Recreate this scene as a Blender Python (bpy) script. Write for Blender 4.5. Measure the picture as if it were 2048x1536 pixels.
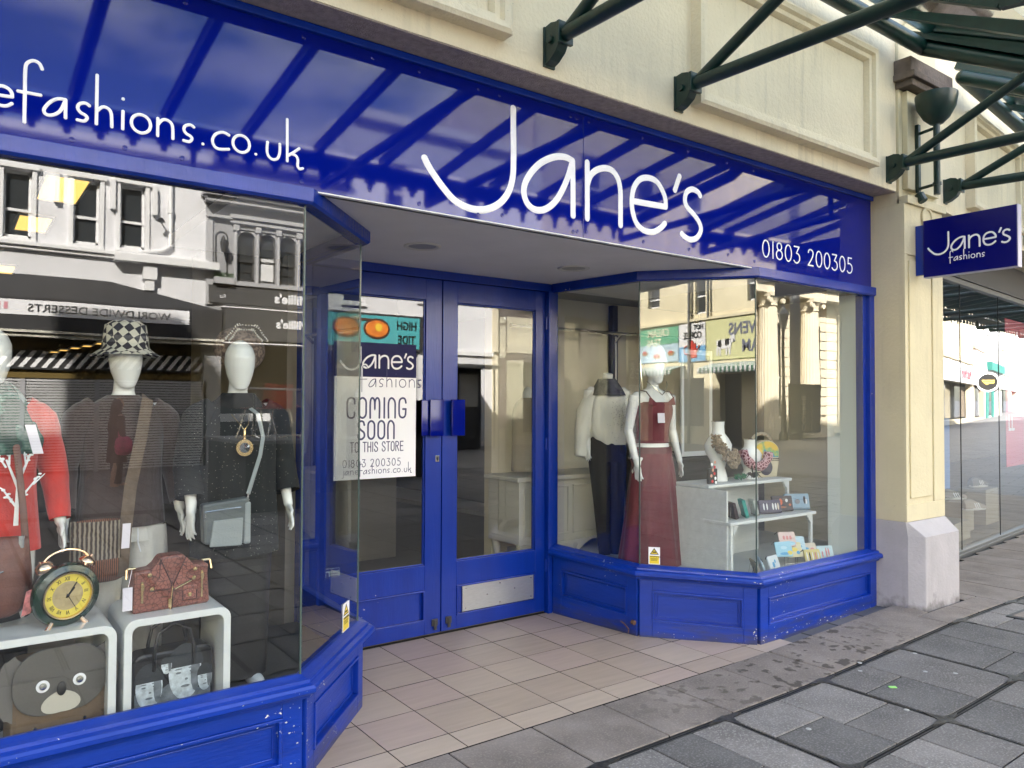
import bpy, bmesh, math, random
from mathutils import Vector, Matrix
random.seed(7)
S = bpy.context.scene
for o in list(bpy.data.objects): bpy.data.objects.remove(o)
COL = S.collection
R = math.radians
# ---------------------------------------------------------------- camera
cd = bpy.data.cameras.new('camera'); cam = bpy.data.objects.new('camera', cd); COL.objects.link(cam)
yaw, pitch, roll = R(36.376), R(1.408), R(0.22)
fw = Vector((math.sin(yaw)*math.cos(pitch), math.cos(yaw)*math.cos(pitch), math.sin(pitch)))
rt = Vector((math.cos(yaw), -math.sin(yaw), 0)); up = rt.cross(fw)
rr = math.cos(roll)*rt + math.sin(roll)*up; uu = -math.sin(roll)*rt + math.cos(roll)*up
mm = Matrix((rr, uu, -fw)).transposed().to_4x4(); mm.translation = Vector((-5.703, -3.091, 1.5))
cam.matrix_world = mm
cd.lens = 26.9; cd.sensor_width = 36; cd.clip_end = 600; cd.clip_start = 0.02
S.camera = cam
S.render.resolution_x = 1024; S.render.resolution_y = 768
# ---------------------------------------------------------------- light
SUN = Vector((-0.47, 0.70, 0.60)).normalized()          # direction towards the sun, behind the shop
elev = math.asin(SUN.z); az = math.atan2(SUN.x, SUN.y)
w = bpy.data.worlds.new('World'); S.world = w; w.use_nodes = True
nt = w.node_tree; N = nt.nodes; Lk = nt.links; N.clear()
sky = N.new('ShaderNodeTexSky'); sky.sky_type = 'NISHITA'; sky.sun_disc = False
sky.sun_elevation = elev; sky.sun_rotation = az; sky.altitude = 20; sky.air_density = 1.0; sky.dust_density = 2.0
tc = N.new('ShaderNodeTexCoord'); mp = N.new('ShaderNodeMapping'); mp.inputs['Scale'].default_value = (1.3, 1.3, 3.2)
nz = N.new('ShaderNodeTexNoise'); nz.inputs['Scale'].default_value = 2.1; nz.inputs['Detail'].default_value = 8; nz.inputs['Roughness'].default_value = .58
rp = N.new('ShaderNodeValToRGB'); rp.color_ramp.elements[0].position = .50; rp.color_ramp.elements[1].position = .70
mx = N.new('ShaderNodeMixRGB'); mx.inputs[2].default_value = (9.8, 9.5, 9.3, 1)
bg = N.new('ShaderNodeBackground'); bg.inputs[1].default_value = .11; wo = N.new('ShaderNodeOutputWorld')
Lk.new(tc.outputs['Generated'], mp.inputs[0]); Lk.new(mp.outputs[0], nz.inputs['Vector']); Lk.new(nz.outputs['Fac'], rp.inputs[0])
Lk.new(rp.outputs[0], mx.inputs[0]); Lk.new(sky.outputs[0], mx.inputs[1]); Lk.new(mx.outputs[0], bg.inputs[0]); Lk.new(bg.outputs[0], wo.inputs[0])
sd = bpy.data.lights.new('sun', 'SUN'); sd.energy = 5.0; sd.angle = R(.5); sd.color = (1, .95, .86)
so = bpy.data.objects.new('sun', sd); COL.objects.link(so); so.rotation_euler = SUN.to_track_quat('Z', 'Y').to_euler(); so.location = (0, 0, 30)
S.view_settings.view_transform = 'Standard'; S.view_settings.look = 'None'; S.view_settings.gamma = 1
S.view_settings.exposure = 3.05
S.render.engine = 'CYCLES'
try:
    S.cycles.max_bounces = 8; S.cycles.transparent_max_bounces = 24; S.cycles.glossy_bounces = 5
    S.cycles.caustics_reflective = False; S.cycles.sample_clamp_indirect = 6
except Exception: pass

# ---------------------------------------------------------------- materials
MATS = {}
def mat(name, col, rough=.6, spec=.5, metal=0, var=0, vs=6, bump=0, bs=60, coat=0, stretch=(1, 1, 1), emit=None, es=0,
        chips=0, chipcol=(.75, .72, .65), grime=None, coatrough=.05, gamma=0, sheen=0, streak=0, pits=0, folds=0, gs=420):
    """principled with procedural colour variation, bump, flaking paint and low-level grime"""
    if name in MATS: return MATS[name]
    m = bpy.data.materials.new(name); m.use_nodes = True; MATS[name] = m
    n = m.node_tree.nodes; l = m.node_tree.links; b = n['Principled BSDF']
    b.inputs['Roughness'].default_value = rough; b.inputs['Metallic'].default_value = metal
    b.inputs['Specular IOR Level'].default_value = spec
    b.inputs['Coat Weight'].default_value = coat; b.inputs['Coat Roughness'].default_value = coatrough
    if sheen: b.inputs['Sheen Weight'].default_value = sheen
    c = (*col, 1); b.inputs['Base Color'].default_value = c
    if emit: b.inputs['Emission Color'].default_value = (*emit, 1); b.inputs['Emission Strength'].default_value = es
    t = n.new('ShaderNodeTexCoord'); mpn = n.new('ShaderNodeMapping'); mpn.inputs['Scale'].default_value = stretch
    l.new(t.outputs['Object'], mpn.inputs[0]); vec = mpn.outputs[0]
    cur = None
    def noise(sc, det=4, ro=.55, v=vec):
        x = n.new('ShaderNodeTexNoise'); x.inputs['Scale'].default_value = sc; x.inputs['Detail'].default_value = det; x.inputs['Roughness'].default_value = ro
        l.new(v, x.inputs['Vector']); return x.outputs['Fac']
    def ramp(f, a, bb, va=0, vb=1):
        x = n.new('ShaderNodeMapRange'); x.inputs[1].default_value = a; x.inputs[2].default_value = bb; x.inputs[3].default_value = va; x.inputs[4].default_value = vb
        l.new(f, x.inputs[0]); return x.outputs[0]
    def mixc(f, c1, c2):
        x = n.new('ShaderNodeMixRGB'); l.new(f, x.inputs[0])
        for i, q in ((1, c1), (2, c2)):
            if hasattr(q, 'is_linked') or hasattr(q, 'links'): l.new(q, x.inputs[i])
            else: x.inputs[i].default_value = (*q[:3], 1)
        return x.outputs[0]
    if var:
        f = ramp(noise(vs), .3, .7)
        cur = mixc(f, tuple(k*(1-var) for k in col), tuple(min(1, k*(1+var)) for k in col))
    if gamma:      # fine speckle
        f = ramp(noise(gs, 2, v=t.outputs['Object']), .35, .65)
        cur = mixc(f, cur if cur else col, tuple(min(1, k*(1+gamma)) for k in col)) if not cur else mixc(ramp(noise(gs, 2, v=t.outputs['Object']), .5, .75, 0, gamma), cur, tuple(min(1, k*1.9+.05) for k in col))
    if grime:      # (height, amount): dirt kicked up from the ground, broken by noise
        sp = n.new('ShaderNodeSeparateXYZ'); l.new(t.outputs['Object'], sp.inputs[0])
        ad = n.new('ShaderNodeMath'); ad.operation = 'ADD'; l.new(sp.outputs['Z'], ad.inputs[0])
        l.new(ramp(noise(9, 6), 0, 1, -.22, .22), ad.inputs[1])
        g = ramp(ad.outputs[0], grime[0], grime[0]-.14, 0, grime[1])
        cur = mixc(g, cur if cur else col, (.05, .045, .04))
    if streak:      # rain streaks and dirt runs
        ms = n.new('ShaderNodeMapping'); ms.inputs['Scale'].default_value = (9, 9, .7); l.new(t.outputs['Object'], ms.inputs[0])
        f1 = ramp(noise(1.6, 7, .65, ms.outputs[0]), .5, .78, 0, streak); f2 = ramp(noise(1.1, 4, .6, t.outputs['Object']), .42, .7)
        mt = n.new('ShaderNodeMath'); mt.operation = 'MULTIPLY'; l.new(f1, mt.inputs[0]); l.new(f2, mt.inputs[1])
        cur = mixc(mt.outputs[0], cur if cur else col, (.17, .15, .12))
    if pits:
        cur = mixc(ramp(noise(75, 3, .6, t.outputs['Object']), .70, .74, 0, pits), cur if cur else col, (.10, .085, .06))
    if chips:
        a = noise(34, 5, .62, t.outputs['Object']); bl = noise(2.2, 2, .5, t.outputs['Object'])
        mlt = n.new('ShaderNodeMath'); mlt.operation = 'MULTIPLY'; l.new(a, mlt.inputs[0]); l.new(ramp(bl, .35, .7, .72, 1.12), mlt.inputs[1])
        k = ramp(mlt.outputs[0], chips, chips+.012)
        cur = mixc(k, cur if cur else col, chipcol)
    if cur: l.new(cur, b.inputs['Base Color'])
    if bump:
        bp = n.new('ShaderNodeBump'); bp.inputs['Strength'].default_value = bump; bp.inputs['Distance'].default_value = .01
        l.new(noise(bs, 5), bp.inputs['Height']); l.new(bp.outputs[0], b.inputs['Normal'])
        if folds:
            b2 = n.new('ShaderNodeBump'); b2.inputs['Strength'].default_value = folds; b2.inputs['Distance'].default_value = .03
            mf = n.new('ShaderNodeMapping'); mf.inputs['Scale'].default_value = (1, 1, .35); l.new(t.outputs['Object'], mf.inputs[0])
            l.new(noise(11, 3, .5, mf.outputs[0]), b2.inputs['Height']); l.new(bp.outputs[0], b2.inputs['Normal']); l.new(b2.outputs[0], b.inputs['Normal'])
    return m
def glass(name, tint=(.93, .96, .945), k=2.2, rough=0.0, film=0):
    if name in MATS: return MATS[name]
    m = bpy.data.materials.new(name); m.use_nodes = True; MATS[name] = m
    n = m.node_tree.nodes; l = m.node_tree.links; n.clear()
    out = n.new('ShaderNodeOutputMaterial'); tr = n.new('ShaderNodeBsdfTransparent'); tr.inputs[0].default_value = (*tint, 1)
    gl = n.new('ShaderNodeBsdfGlossy'); gl.inputs['Roughness'].default_value = rough; gl.inputs[0].default_value = (1, 1, 1, 1)
    ge = n.new('ShaderNodeNewGeometry'); mr = n.new('ShaderNodeMapRange'); mr.inputs[3].default_value = 1.5; mr.inputs[4].default_value = 1/1.5
    l.new(ge.outputs['Backfacing'], mr.inputs[0]); fr = n.new('ShaderNodeFresnel'); l.new(mr.outputs[0], fr.inputs[0])
    ml = n.new('ShaderNodeMath'); ml.operation = 'MULTIPLY_ADD'; ml.inputs[1].default_value = k; ml.inputs[2].default_value = film; ml.use_clamp = True; l.new(fr.outputs[0], ml.inputs[0])
    mi = n.new('ShaderNodeMixShader'); l.new(ml.outputs[0], mi.inputs[0]); l.new(tr.outputs[0], mi.inputs[1]); l.new(gl.outputs[0], mi.inputs[2])
    bp = n.new('ShaderNodeBump'); bp.inputs['Strength'].default_value = .006; bp.inputs['Distance'].default_value = .04
    t = n.new('ShaderNodeTexCoord'); x = n.new('ShaderNodeTexNoise'); x.inputs['Scale'].default_value = 2.0; x.inputs['Detail'].default_value = 1
    l.new(t.outputs['Object'], x.inputs['Vector']); l.new(x.outputs['Fac'], bp.inputs['Height']); l.new(bp.outputs[0], gl.inputs['Normal'])
    l.new(mi.outputs[0], out.inputs[0]); return m

# ---------------------------------------------------------------- mesh building
class MB:
    def __init__(s): s.v = []; s.f = []; s.mi = []
    def add(s, vs, fs, mi=0):
        o = len(s.v); s.v += [tuple(v) for v in vs]; s.f += [tuple(i+o for i in f) for f in fs]; s.mi += [mi]*len(fs); return s
    def box(s, x0, x1, y0, y1, z0, z1, mi=0, M=None):
        vs = [Vector((x, y, z)) for x in (x0, x1) for y in (y0, y1) for z in (z0, z1)]
        if M is not None: vs = [M @ v for v in vs]
        return s.add(vs, [(0, 1, 3, 2), (4, 6, 7, 5), (0, 4, 5, 1), (2, 3, 7, 6), (0, 2, 6, 4), (1, 5, 7, 3)], mi)
    def quad(s, a, b, c, d, mi=0): return s.add([a, b, c, d], [(0, 1, 2, 3)], mi)
    def ext(s, poly, M, d, mi=0):
        """poly (2-D) extruded by d along local z, placed by M"""
        n = len(poly); vs = [M @ Vector((x, y, 0)) for x, y in poly]+[M @ Vector((x, y, d)) for x, y in poly]
        return s.add(vs, [tuple(range(n-1, -1, -1)), tuple(range(n, 2*n))]+[(i, (i+1) % n, n+(i+1) % n, n+i) for i in range(n)], mi)
    def tube(s, pts, r, n=10, mi=0, sq=1.0, side=None, caps=True):
        """tube through pts; r number or list; sq flattens along 'side'"""
        pts = [Vector(p) for p in pts]; k = len(pts); rs = r if isinstance(r, (list, tuple)) else [r]*k
        vs = []; prev = None
        for i, p in enumerate(pts):
            d = (pts[min(i+1, k-1)]-pts[max(i-1, 0)])
            d = d.normalized() if d.length > 1e-9 else Vector((0, 0, 1))
            if side is not None: a = Vector(side); a = (a-d*a.dot(d)).normalized()
            elif prev is None: a = d.orthogonal().normalized()
            else: a = (prev-d*prev.dot(d)).normalized()
            prev = a; b = d.cross(a)
            for j in range(n):
                t = 2*math.pi*j/n; vs.append(p+(a*math.cos(t)*sq+b*math.sin(t))*rs[i])
        fs = [(i*n+j, i*n+(j+1) % n, (i+1)*n+(j+1) % n, (i+1)*n+j) for i in range(k-1) for j in range(n)]
        if caps: fs += [tuple(range(n-1, -1, -1)), tuple(range((k-1)*n, k*n))]
        return s.add(vs, fs, mi)
    def loft(s, rings, mi=0, caps=True):
        n = len(rings[0]); k = len(rings); vs = [p for r_ in rings for p in r_]
        fs = [(i*n+j, i*n+(j+1) % n, (i+1)*n+(j+1) % n, (i+1)*n+j) for i in range(k-1) for j in range(n)]
        if caps: fs += [tuple(range(n-1, -1, -1)), tuple(range((k-1)*n, k*n))]
        return s.add(vs, fs, mi)
    def lathe(s, prof, c=(0, 0, 0), n=24, M=None, mi=0):
        """prof [(r,z)]"""
        M = M or Matrix.Translation(Vector(c)); rings = []
        for r_, z in prof: rings.append([M @ Vector((max(r_, 1e-4)*math.cos(2*math.pi*j/n), max(r_, 1e-4)*math.sin(2*math.pi*j/n), z)) for j in range(n)])
        return s.loft(rings, mi)
    def ball(s, c, r, n=12, mi=0, sc=(1, 1, 1), M=None):
        pr = [(math.sin(math.pi*i/n), -math.cos(math.pi*i/n)) for i in range(n+1)]
        Q = (M or Matrix.Translation(Vector(c))) @ Matrix.Diagonal((r*sc[0], r*sc[1], r*sc[2], 1))
        return s.lathe(pr, n=n*2, M=Q, mi=mi)
    def sweep(s, path, prof, mi=0, caps=True):
        """profile [(n,z)] swept along horizontal path [(x,y,zoff)], n positive to the right-hand side of travel, mitred"""
        P = [Vector((p[0], p[1])) for p in path]; k = len(P); rings = []
        for i in range(k):
            ds = []
            if i > 0: ds.append((P[i]-P[i-1]).normalized())
            if i < k-1: ds.append((P[i+1]-P[i]).normalized())
            ns = [Vector((d.y, -d.x)) for d in ds]
            if len(ns) == 2: m_ = (ns[0]+ns[1]).normalized(); q = m_/max(.3, m_.dot(ns[0]))
            else: q = ns[0]
            zo = path[i][2] if len(path[i]) > 2 else 0
            rings.append([Vector((P[i].x+q.x*a, P[i].y+q.y*a, z+zo)) for a, z in prof])
        return s.loft(rings, mi, caps)
    def stroke(s, pts, r, dep, M, mi=0, sub=4):
        """rounded monoline stroke lying in the local xy plane, dep thick along local z"""
        P = [Vector((p[0], p[1], 0)) for p in pts]
        if len(P) > 2:          # catmull-rom smoothing
            Q = []
            for i in range(len(P)-1):
                p0 = P[max(i-1, 0)]; p1 = P[i]; p2 = P[i+1]; p3 = P[min(i+2, len(P)-1)]
                if i == 0 and (P[0]-P[-1]).length < 1e-4: p0 = p1
                for j in range(sub):
                    t = j/sub; Q.append(.5*((2*p1)+(-p0+p2)*t+(2*p0-5*p1+4*p2-p3)*t*t+(-p0+3*p1-3*p2+p3)*t**3))
            Q.append(P[-1]); P = Q
        if (P[-1]-P[0]).length < 1e-6: P[-1] = P[0]+(P[0]-P[1])*.001 if len(P) == 2 else P[-1]
        d0 = (P[0]-P[1]).normalized(); d1 = (P[-1]-P[-2]).normalized()
        rs = []; pts2 = []
        for a in (1, .8, .5, .2): pts2.append(P[0]+d0*r*a*.98); rs.append(r*math.sqrt(max(0.004, 1-a*a)))
        for p in P: pts2.append(p); rs.append(r)
        for a in (.2, .5, .8, 1): pts2.append(P[-1]+d1*r*a*.98); rs.append(r*math.sqrt(max(0.004, 1-a*a)))
        n = 8; vs = []
        for i, p in enumerate(pts2):
            q = pts2[min(i+1, len(pts2)-1)]-pts2[max(i-1, 0)]; q.normalize(); b = Vector((-q.y, q.x, 0))
            for j in range(n):
                t = 2*math.pi*j/n; vs.append(M @ (p+b*math.cos(t)*rs[i]+Vector((0, 0, 1))*math.sin(t)*dep*(rs[i]/r)))
        k = len(pts2); fs = [(i*n+j, i*n+(j+1) % n, (i+1)*n+(j+1) % n, (i+1)*n+j) for i in range(k-1) for j in range(n)]
        fs += [tuple(range(n-1, -1, -1)), tuple(range((k-1)*n, k*n))]
        return s.add(vs, fs, mi)
    def build(s, name, mats, parent=None, smooth=False, bev=0, sharp=40, label=None, remesh=0, sub=0, fixn=True):
        me = bpy.data.meshes.new(name); me.from_pydata(s.v, [], s.f)
        for m in (mats if isinstance(mats, (list, tuple)) else [mats]): me.materials.append(m)
        if len(me.materials) > 1: me.polygons.foreach_set('material_index', s.mi)
        if fixn:
            bm = bmesh.new(); bm.from_mesh(me); bmesh.ops.recalc_face_normals(bm, faces=bm.faces); bm.to_mesh(me); bm.free()
        if smooth:
            me.polygons.foreach_set('use_smooth', [True]*len(me.polygons))
            me.set_sharp_from_angle(angle=R(sharp))
        me.update(); o = bpy.data.objects.new(name, me); COL.objects.link(o)
        if parent is not None:
            o.parent = parent
            if parent.type == 'EMPTY': o.matrix_parent_inverse = Matrix.Translation(-parent.location)
        if bev:
            b = o.modifiers.new('bevel', 'BEVEL'); b.width = bev; b.segments = 2; b.limit_method = 'ANGLE'; b.angle_limit = R(50)
        if remesh:
            b = o.modifiers.new('remesh', 'REMESH'); b.mode = 'VOXEL'; b.voxel_size = remesh; b.use_smooth_shade = True
            c = o.modifiers.new('smooth', 'SMOOTH'); c.factor = .6; c.iterations = 6
        if sub:
            b = o.modifiers.new('sub', 'SUBSURF'); b.levels = sub; b.render_levels = sub
        if label: o['label'] = label
        return o
def thing(name, label, cat, loc=(0, 0, 0), group=None):
    o = bpy.data.objects.new(name, None); COL.objects.link(o); o.location = loc; o.empty_display_size = .1
    o['label'] = label; o['category'] = cat
    if group: o['group'] = group
    return o
def tag(o, label, cat, group=None):
    o['label'] = label; o['category'] = cat
    if group: o['group'] = group
    return o
def struct(o, kind='structure'): o['kind'] = kind; return o
def copy_tree(o, parent=None):
    c = o.copy(); COL.objects.link(c)
    if parent is not None: c.parent = parent
    for ch in [q for q in bpy.data.objects if q.parent == o]: copy_tree(ch, c)
    return c
def frame(O, u, n):
    """matrix with local x=u, local y=n-ish up (z), local z=n : for things drawn on a wall plane"""
    u = Vector(u).normalized(); n = Vector(n).normalized(); up_ = n.cross(u)
    m = Matrix((u, up_, n)).transposed().to_4x4(); m.translation = Vector(O); return m
def wallM(x, y, z): return frame((x, y, z), (1, 0, 0), (0, -1, 0))      # text on walls facing the street from our side
def oppM(x, y, z): return frame((x, y, z), (-1, 0, 0), (0, 1, 0))       # on the far side of the street
_fc = {}
def textmesh(txt, size, M, d=.004, font=None, bold=0, sx=1):
    """built-in font, returned as MB"""
    cu = bpy.data.curves.new('t', 'FONT'); cu.body = txt; cu.size = size; cu.extrude = d/2; cu.resolution_u = 3; cu.offset = bold
    o = bpy.data.objects.new('t', cu); COL.objects.link(o); dg = bpy.context.evaluated_depsgraph_get()
    me = bpy.data.meshes.new_from_object(o.evaluated_get(dg)); mb = MB()
    mb.add([M @ Vector((v.co.x*sx, v.co.y, v.co.z+d/2)) for v in me.vertices], [tuple(p.vertices) for p in me.polygons])
    bpy.data.objects.remove(o); bpy.data.meshes.remove(me); return mb
# ---- the shop's monoline lettering, units: x-height 1, baseline 0
GB = {'J': [[[-3.429, 2.988], [-3.428, 2.88], [-3.426, 2.741], [-3.431, 2.637], [-3.457, 2.558], [-3.509, 2.494], [-3.576, 2.455], [-3.646, 2.439], [-3.72, 2.445], [-3.783, 2.469], [-3.844, 2.52], [-3.894, 2.572], [-3.924, 2.609], [-3.94, 2.636]]],
 'a': [[[-3.033, 2.797], [-3.087, 2.807], [-3.162, 2.792], [-3.248, 2.746], [-3.314, 2.682], [-3.355, 2.613], [-3.357, 2.556], [-3.331, 2.513], [-3.283, 2.494], [-3.223, 2.506], [-3.161, 2.55], [-3.111, 2.616], [-3.067, 2.702], [-3.033, 2.797]], [[-3.033, 2.797], [-3.03, 2.669], [-3.029, 2.502]]],
 'n': [[[-2.928, 2.808], [-2.927, 2.502]], [[-2.927, 2.687], [-2.903, 2.742], [-2.856, 2.781], [-2.794, 2.802], [-2.738, 2.797], [-2.696, 2.758], [-2.679, 2.699], [-2.677, 2.606], [-2.677, 2.5]]],
 'e': [[[-2.58, 2.653], [-2.446, 2.657], [-2.306, 2.662]], [[-2.306, 2.662], [-2.312, 2.717], [-2.353, 2.776], [-2.4, 2.805], [-2.468, 2.807], [-2.529, 2.783], [-2.573, 2.727], [-2.588, 2.651], [-2.58, 2.589], [-2.551, 2.531], [-2.491, 2.497], [-2.415, 2.498], [-2.353, 2.528], [-2.314, 2.562]]],
 "'": [[[-2.185, 2.866], [-2.226, 2.775]]],
 's': [[[-1.997, 2.78], [-2.019, 2.799], [-2.07, 2.807], [-2.12, 2.782], [-2.137, 2.735], [-2.12, 2.693], [-2.053, 2.652], [-2.003, 2.609], [-1.991, 2.565], [-2.028, 2.515], [-2.087, 2.496], [-2.137, 2.506], [-2.165, 2.521]]]}
def arc(cx, cy, rx, ry, a0, a1, k=8): return [(cx+rx*math.cos(R(a0+(a1-a0)*i/k)), cy+ry*math.sin(R(a0+(a1-a0)*i/k))) for i in range(k+1)]
_s = [(.92, .88), (.7, 1), (.45, 1), (.28, .83), (.32, .62), (.62, .45), (.82, .3), (.8, .1), (.55, 0), (.3, .0), (.12, .1)]
GS = {'j': ([[(.35, 1), (.35, .2), (.3, -.5), (.1, -.85), (-.15, -.8)], [(.35, 1.45), (.352, 1.47)]], .65),
 'e': ([[(.05, .5), (.5, .52), (.93, .55)], [(.93, .55), (.9, .78), (.75, .95), (.5, 1.02), (.25, .93), (.08, .7), (.06, .4), (.18, .12), (.42, 0), (.7, .03), (.92, .2)]], 1.25),
 'f': ([[(.95, 2.35), (.82, 2.62), (.55, 2.7), (.28, 2.5), (.2, 2.1), (.2, .8), (.2, -.65)], [(-.1, .92), (.9, .95)]], 1.2),
 'a': ([[(1.0, .98), (.65, .95), (.3, .7), (.03, .28), (.05, .04), (.25, -.03), (.55, .1), (.8, .4), (1.0, .98)], [(1.0, .98), (1.01, 0)]], 1.5),
 's': ([[(.6, .92), (.4, 1.02), (.12, .9), (.05, .66), (.18, .46), (.4, .36), (.5, .22), (.36, .02), (.04, .02)]], 1.0),
 'h': ([[(.1, 2.7), (.1, 0)], [(.1, .7), (.38, 1), (.66, .98), (.82, .72), (.86, 0)]], 1.35),
 'i': ([[(.1, 1.68), (.102, 1.7)], [(.1, 1), (.1, 0)]], .6),
 'o': ([arc(.5, .5, .5, .52, 0, 360, 12)], 1.4),
 'n': ([[(.1, 1), (.1, 0)], [(.1, .65), (.35, .98), (.65, 1), (.88, .75), (.92, 0)]], 1.4),
 '.': ([[(.2, .03), (.202, .04)]], .75), 'c': ([[(.95, .88), (.6, .98), (.2, .8), (0, .42), (.1, .05), (.4, -.08), (.95, .02)]], 1.2),
 'u': ([[(.1, .95), (.08, .35), (.22, .03), (.48, -.08), (.75, .05), (.88, .45), (.88, .98)]], 1.25),
 'k': ([[(.1, 2.65), (.13, 0)], [(.13, .32), (.5, .6), (.9, .95)], [(.35, .5), (.68, .45), (.82, .2), (.8, -.15), (.93, -.35), (1.15, -.28)]], 1.2),
 ' ': ([], .9), "'": ([[(.3, 1.25), (.15, .9)]], .4)}
# digits and narrow capitals: cap height 1
GC = {'0': ([arc(.3, .5, .28, .5, 90, 450, 14)], .72), '1': ([[(.1, 1), (.1, 0)]], .3), '8': ([arc(.28, .28, .26, .28, 90, 450, 12), arc(.28, .78, .2, .22, -90, 270, 12)], .7),
 '3': ([[(.04, 1), (.48, 1)], [(.48, 1), (.24, .6)], [(.24, .6), (.42, .55), (.53, .38), (.5, .15), (.32, 0), (.12, .02), (.0, .12)]], .68),
 '2': ([[(.04, .8), (.1, .95), (.28, 1), (.46, .9), (.48, .7), (.35, .42), (.02, 0)], [(.02, 0), (.5, 0)]], .68),
 '5': ([[(.48, 1), (.12, 1)], [(.12, 1), (.1, .6)], [(.1, .6), (.3, .62), (.5, .48), (.52, .22), (.38, .02), (.15, 0), (.02, .1)]], .68),
 'C': ([[(.44, .72), (.42, .92), (.24, 1), (.05, .88), (.02, .5), (.05, .12), (.24, 0), (.42, .08), (.44, .28)]], .62),
 'O': ([[(.02, .5), (.04, .86), (.23, 1), (.42, .86), (.44, .5), (.42, .14), (.23, 0), (.04, .14), (.02, .5)]], .62),
 'M': ([[(.02, 0), (.02, .8), (.14, 1), (.27, .85), (.29, .4), (.31, .85), (.44, 1), (.56, .8), (.56, 0)]], .75),
 'I': ([[(.05, 0), (.05, 1)]], .27), 'N': ([[(.02, 0), (.02, .78), (.2, 1), (.4, .82), (.42, .4), (.42, 0)]], .6),
 'G': ([[(.44, .76), (.38, .95), (.22, 1), (.05, .88), (.02, .5), (.05, .12), (.22, 0), (.4, .1), (.44, .44)], [(.44, .44), (.26, .44)]], .62),
 'S': ([[(.42, .78), (.36, .95), (.2, 1), (.05, .88), (.05, .68), (.22, .5), (.4, .36), (.42, .14), (.24, 0), (.06, .06), (.02, .24)]], .6),
 'T': ([[(0, 1), (.46, 1)], [(.23, 1), (.23, 0)]], .6), 'H': ([[(.03, 0), (.03, 1)], [(.43, 0), (.43, 1)], [(.03, .5), (.43, .5)]], .62),
 'R': ([[(.03, 0), (.03, 1)], [(.03, 1), (.3, .98), (.42, .78), (.3, .55), (.03, .52)], [(.2, .52), (.44, 0)]], .62),
 'E': ([[(.42, 1), (.03, 1)], [(.03, 1), (.03, 0)], [(.03, 0), (.42, 0)], [(.03, .52), (.36, .52)]], .58), ' ': ([], .4)}
def lettering(mb, txt, font, x, y, size, r, dep, M, track=1.0, sx=1.0):
    for ch in txt:
        g, adv = font[ch]
        for st in g: mb.stroke([(x+p[0]*size*sx, y+p[1]*size) for p in st], r, dep, M)
        x += adv*size*sx*track
    return x
def janes(mb, x, y, s, r, dep, M):
    """big logo word, s = scale relative to the fascia original"""
    for ch in GB:
        for st in GB[ch]: mb.stroke([(x+(p[0]+3.94)*s, y+(p[1]-2.5)*s) for p in st], r, dep, M)
# ================================================================ materials of the place
BLUE = mat('blue_gloss_paint', (.0008, .026, .28), rough=.25, coat=.08, coatrough=.1, var=.12, vs=3, bump=.16, bs=26, stretch=(3, 3, .35), chips=.735)
BLUEB = mat('blue_weathered_paint', (.0008, .032, .31), rough=.34, coat=.08, coatrough=.18, var=.16, vs=4, bump=.22, bs=26, stretch=(.5, .5, 3), chips=.70, grime=(.035, .75))
SIGNB = mat('blue_sign_panel', (.0003, .006, .20), rough=.04, spec=.46, var=.04, vs=2)
BOXB = mat('blue_lightbox_face', (.001, .002, .13), rough=.25, spec=.4)
WHT = mat('white_letter_vinyl', (.88, .88, .9), rough=.45)
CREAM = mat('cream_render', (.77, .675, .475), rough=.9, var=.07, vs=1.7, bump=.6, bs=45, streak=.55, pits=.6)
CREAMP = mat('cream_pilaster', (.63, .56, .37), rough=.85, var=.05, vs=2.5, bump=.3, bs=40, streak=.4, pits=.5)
CREAMD = mat('weathered_cream_trim', (.62, .56, .43), rough=.9, streak=.5, var=.12, vs=6, bump=.35, bs=60, stretch=(5, 5, .8))
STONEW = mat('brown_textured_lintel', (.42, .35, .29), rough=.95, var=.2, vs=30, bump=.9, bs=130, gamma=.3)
LILAC = mat('lilac_grey_plinth', (.42, .395, .40), rough=.8, var=.07, vs=5, bump=.3, bs=50, streak=.35, pits=.4, grime=(.07, .8))
SOFF = mat('grey_plaster_soffit', (.74, .72, .72), rough=.85, var=.05, vs=3, bump=.1, bs=20)
TRIMW = mat('white_edge_trim', (.85, .85, .85), rough=.5)
GREEN = mat('dark_green_steel', (.003, .024, .0175), rough=.35, coat=.12, coatrough=.2, var=.25, vs=14, bump=.12, bs=50)
BRN = mat('brown_stone_cap', (.12, .095, .075), rough=.9, var=.25, vs=12, bump=.6, bs=50)
STEEL = mat('brushed_steel', (.55, .56, .57), rough=.38, metal=.85, var=.08, vs=30, stretch=(1, 1, 8))
CHROME = mat('chrome_tube', (.75, .75, .75), rough=.12, metal=1)
GL = glass('window_glass'); GLC = glass('canopy_glass', tint=(.84, .9, .87), k=2.6, rough=.05, film=.10)
GEDGE = mat('glass_edge', (.07, .10, .09), rough=.2)
DARK = mat('dark_rubber_joint', (.018, .018, .018), rough=.8)

def gz(x):
    if x < -2.4: return -.06
    if x < -1.2:
        t = (x+2.4)/1.2; return -.06+.0175*t*t*1.2
    if x < 0: return -.039+.035*(x+1.2)
    if x < 30: return .003
    return .003+.01*(x-30)

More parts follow.
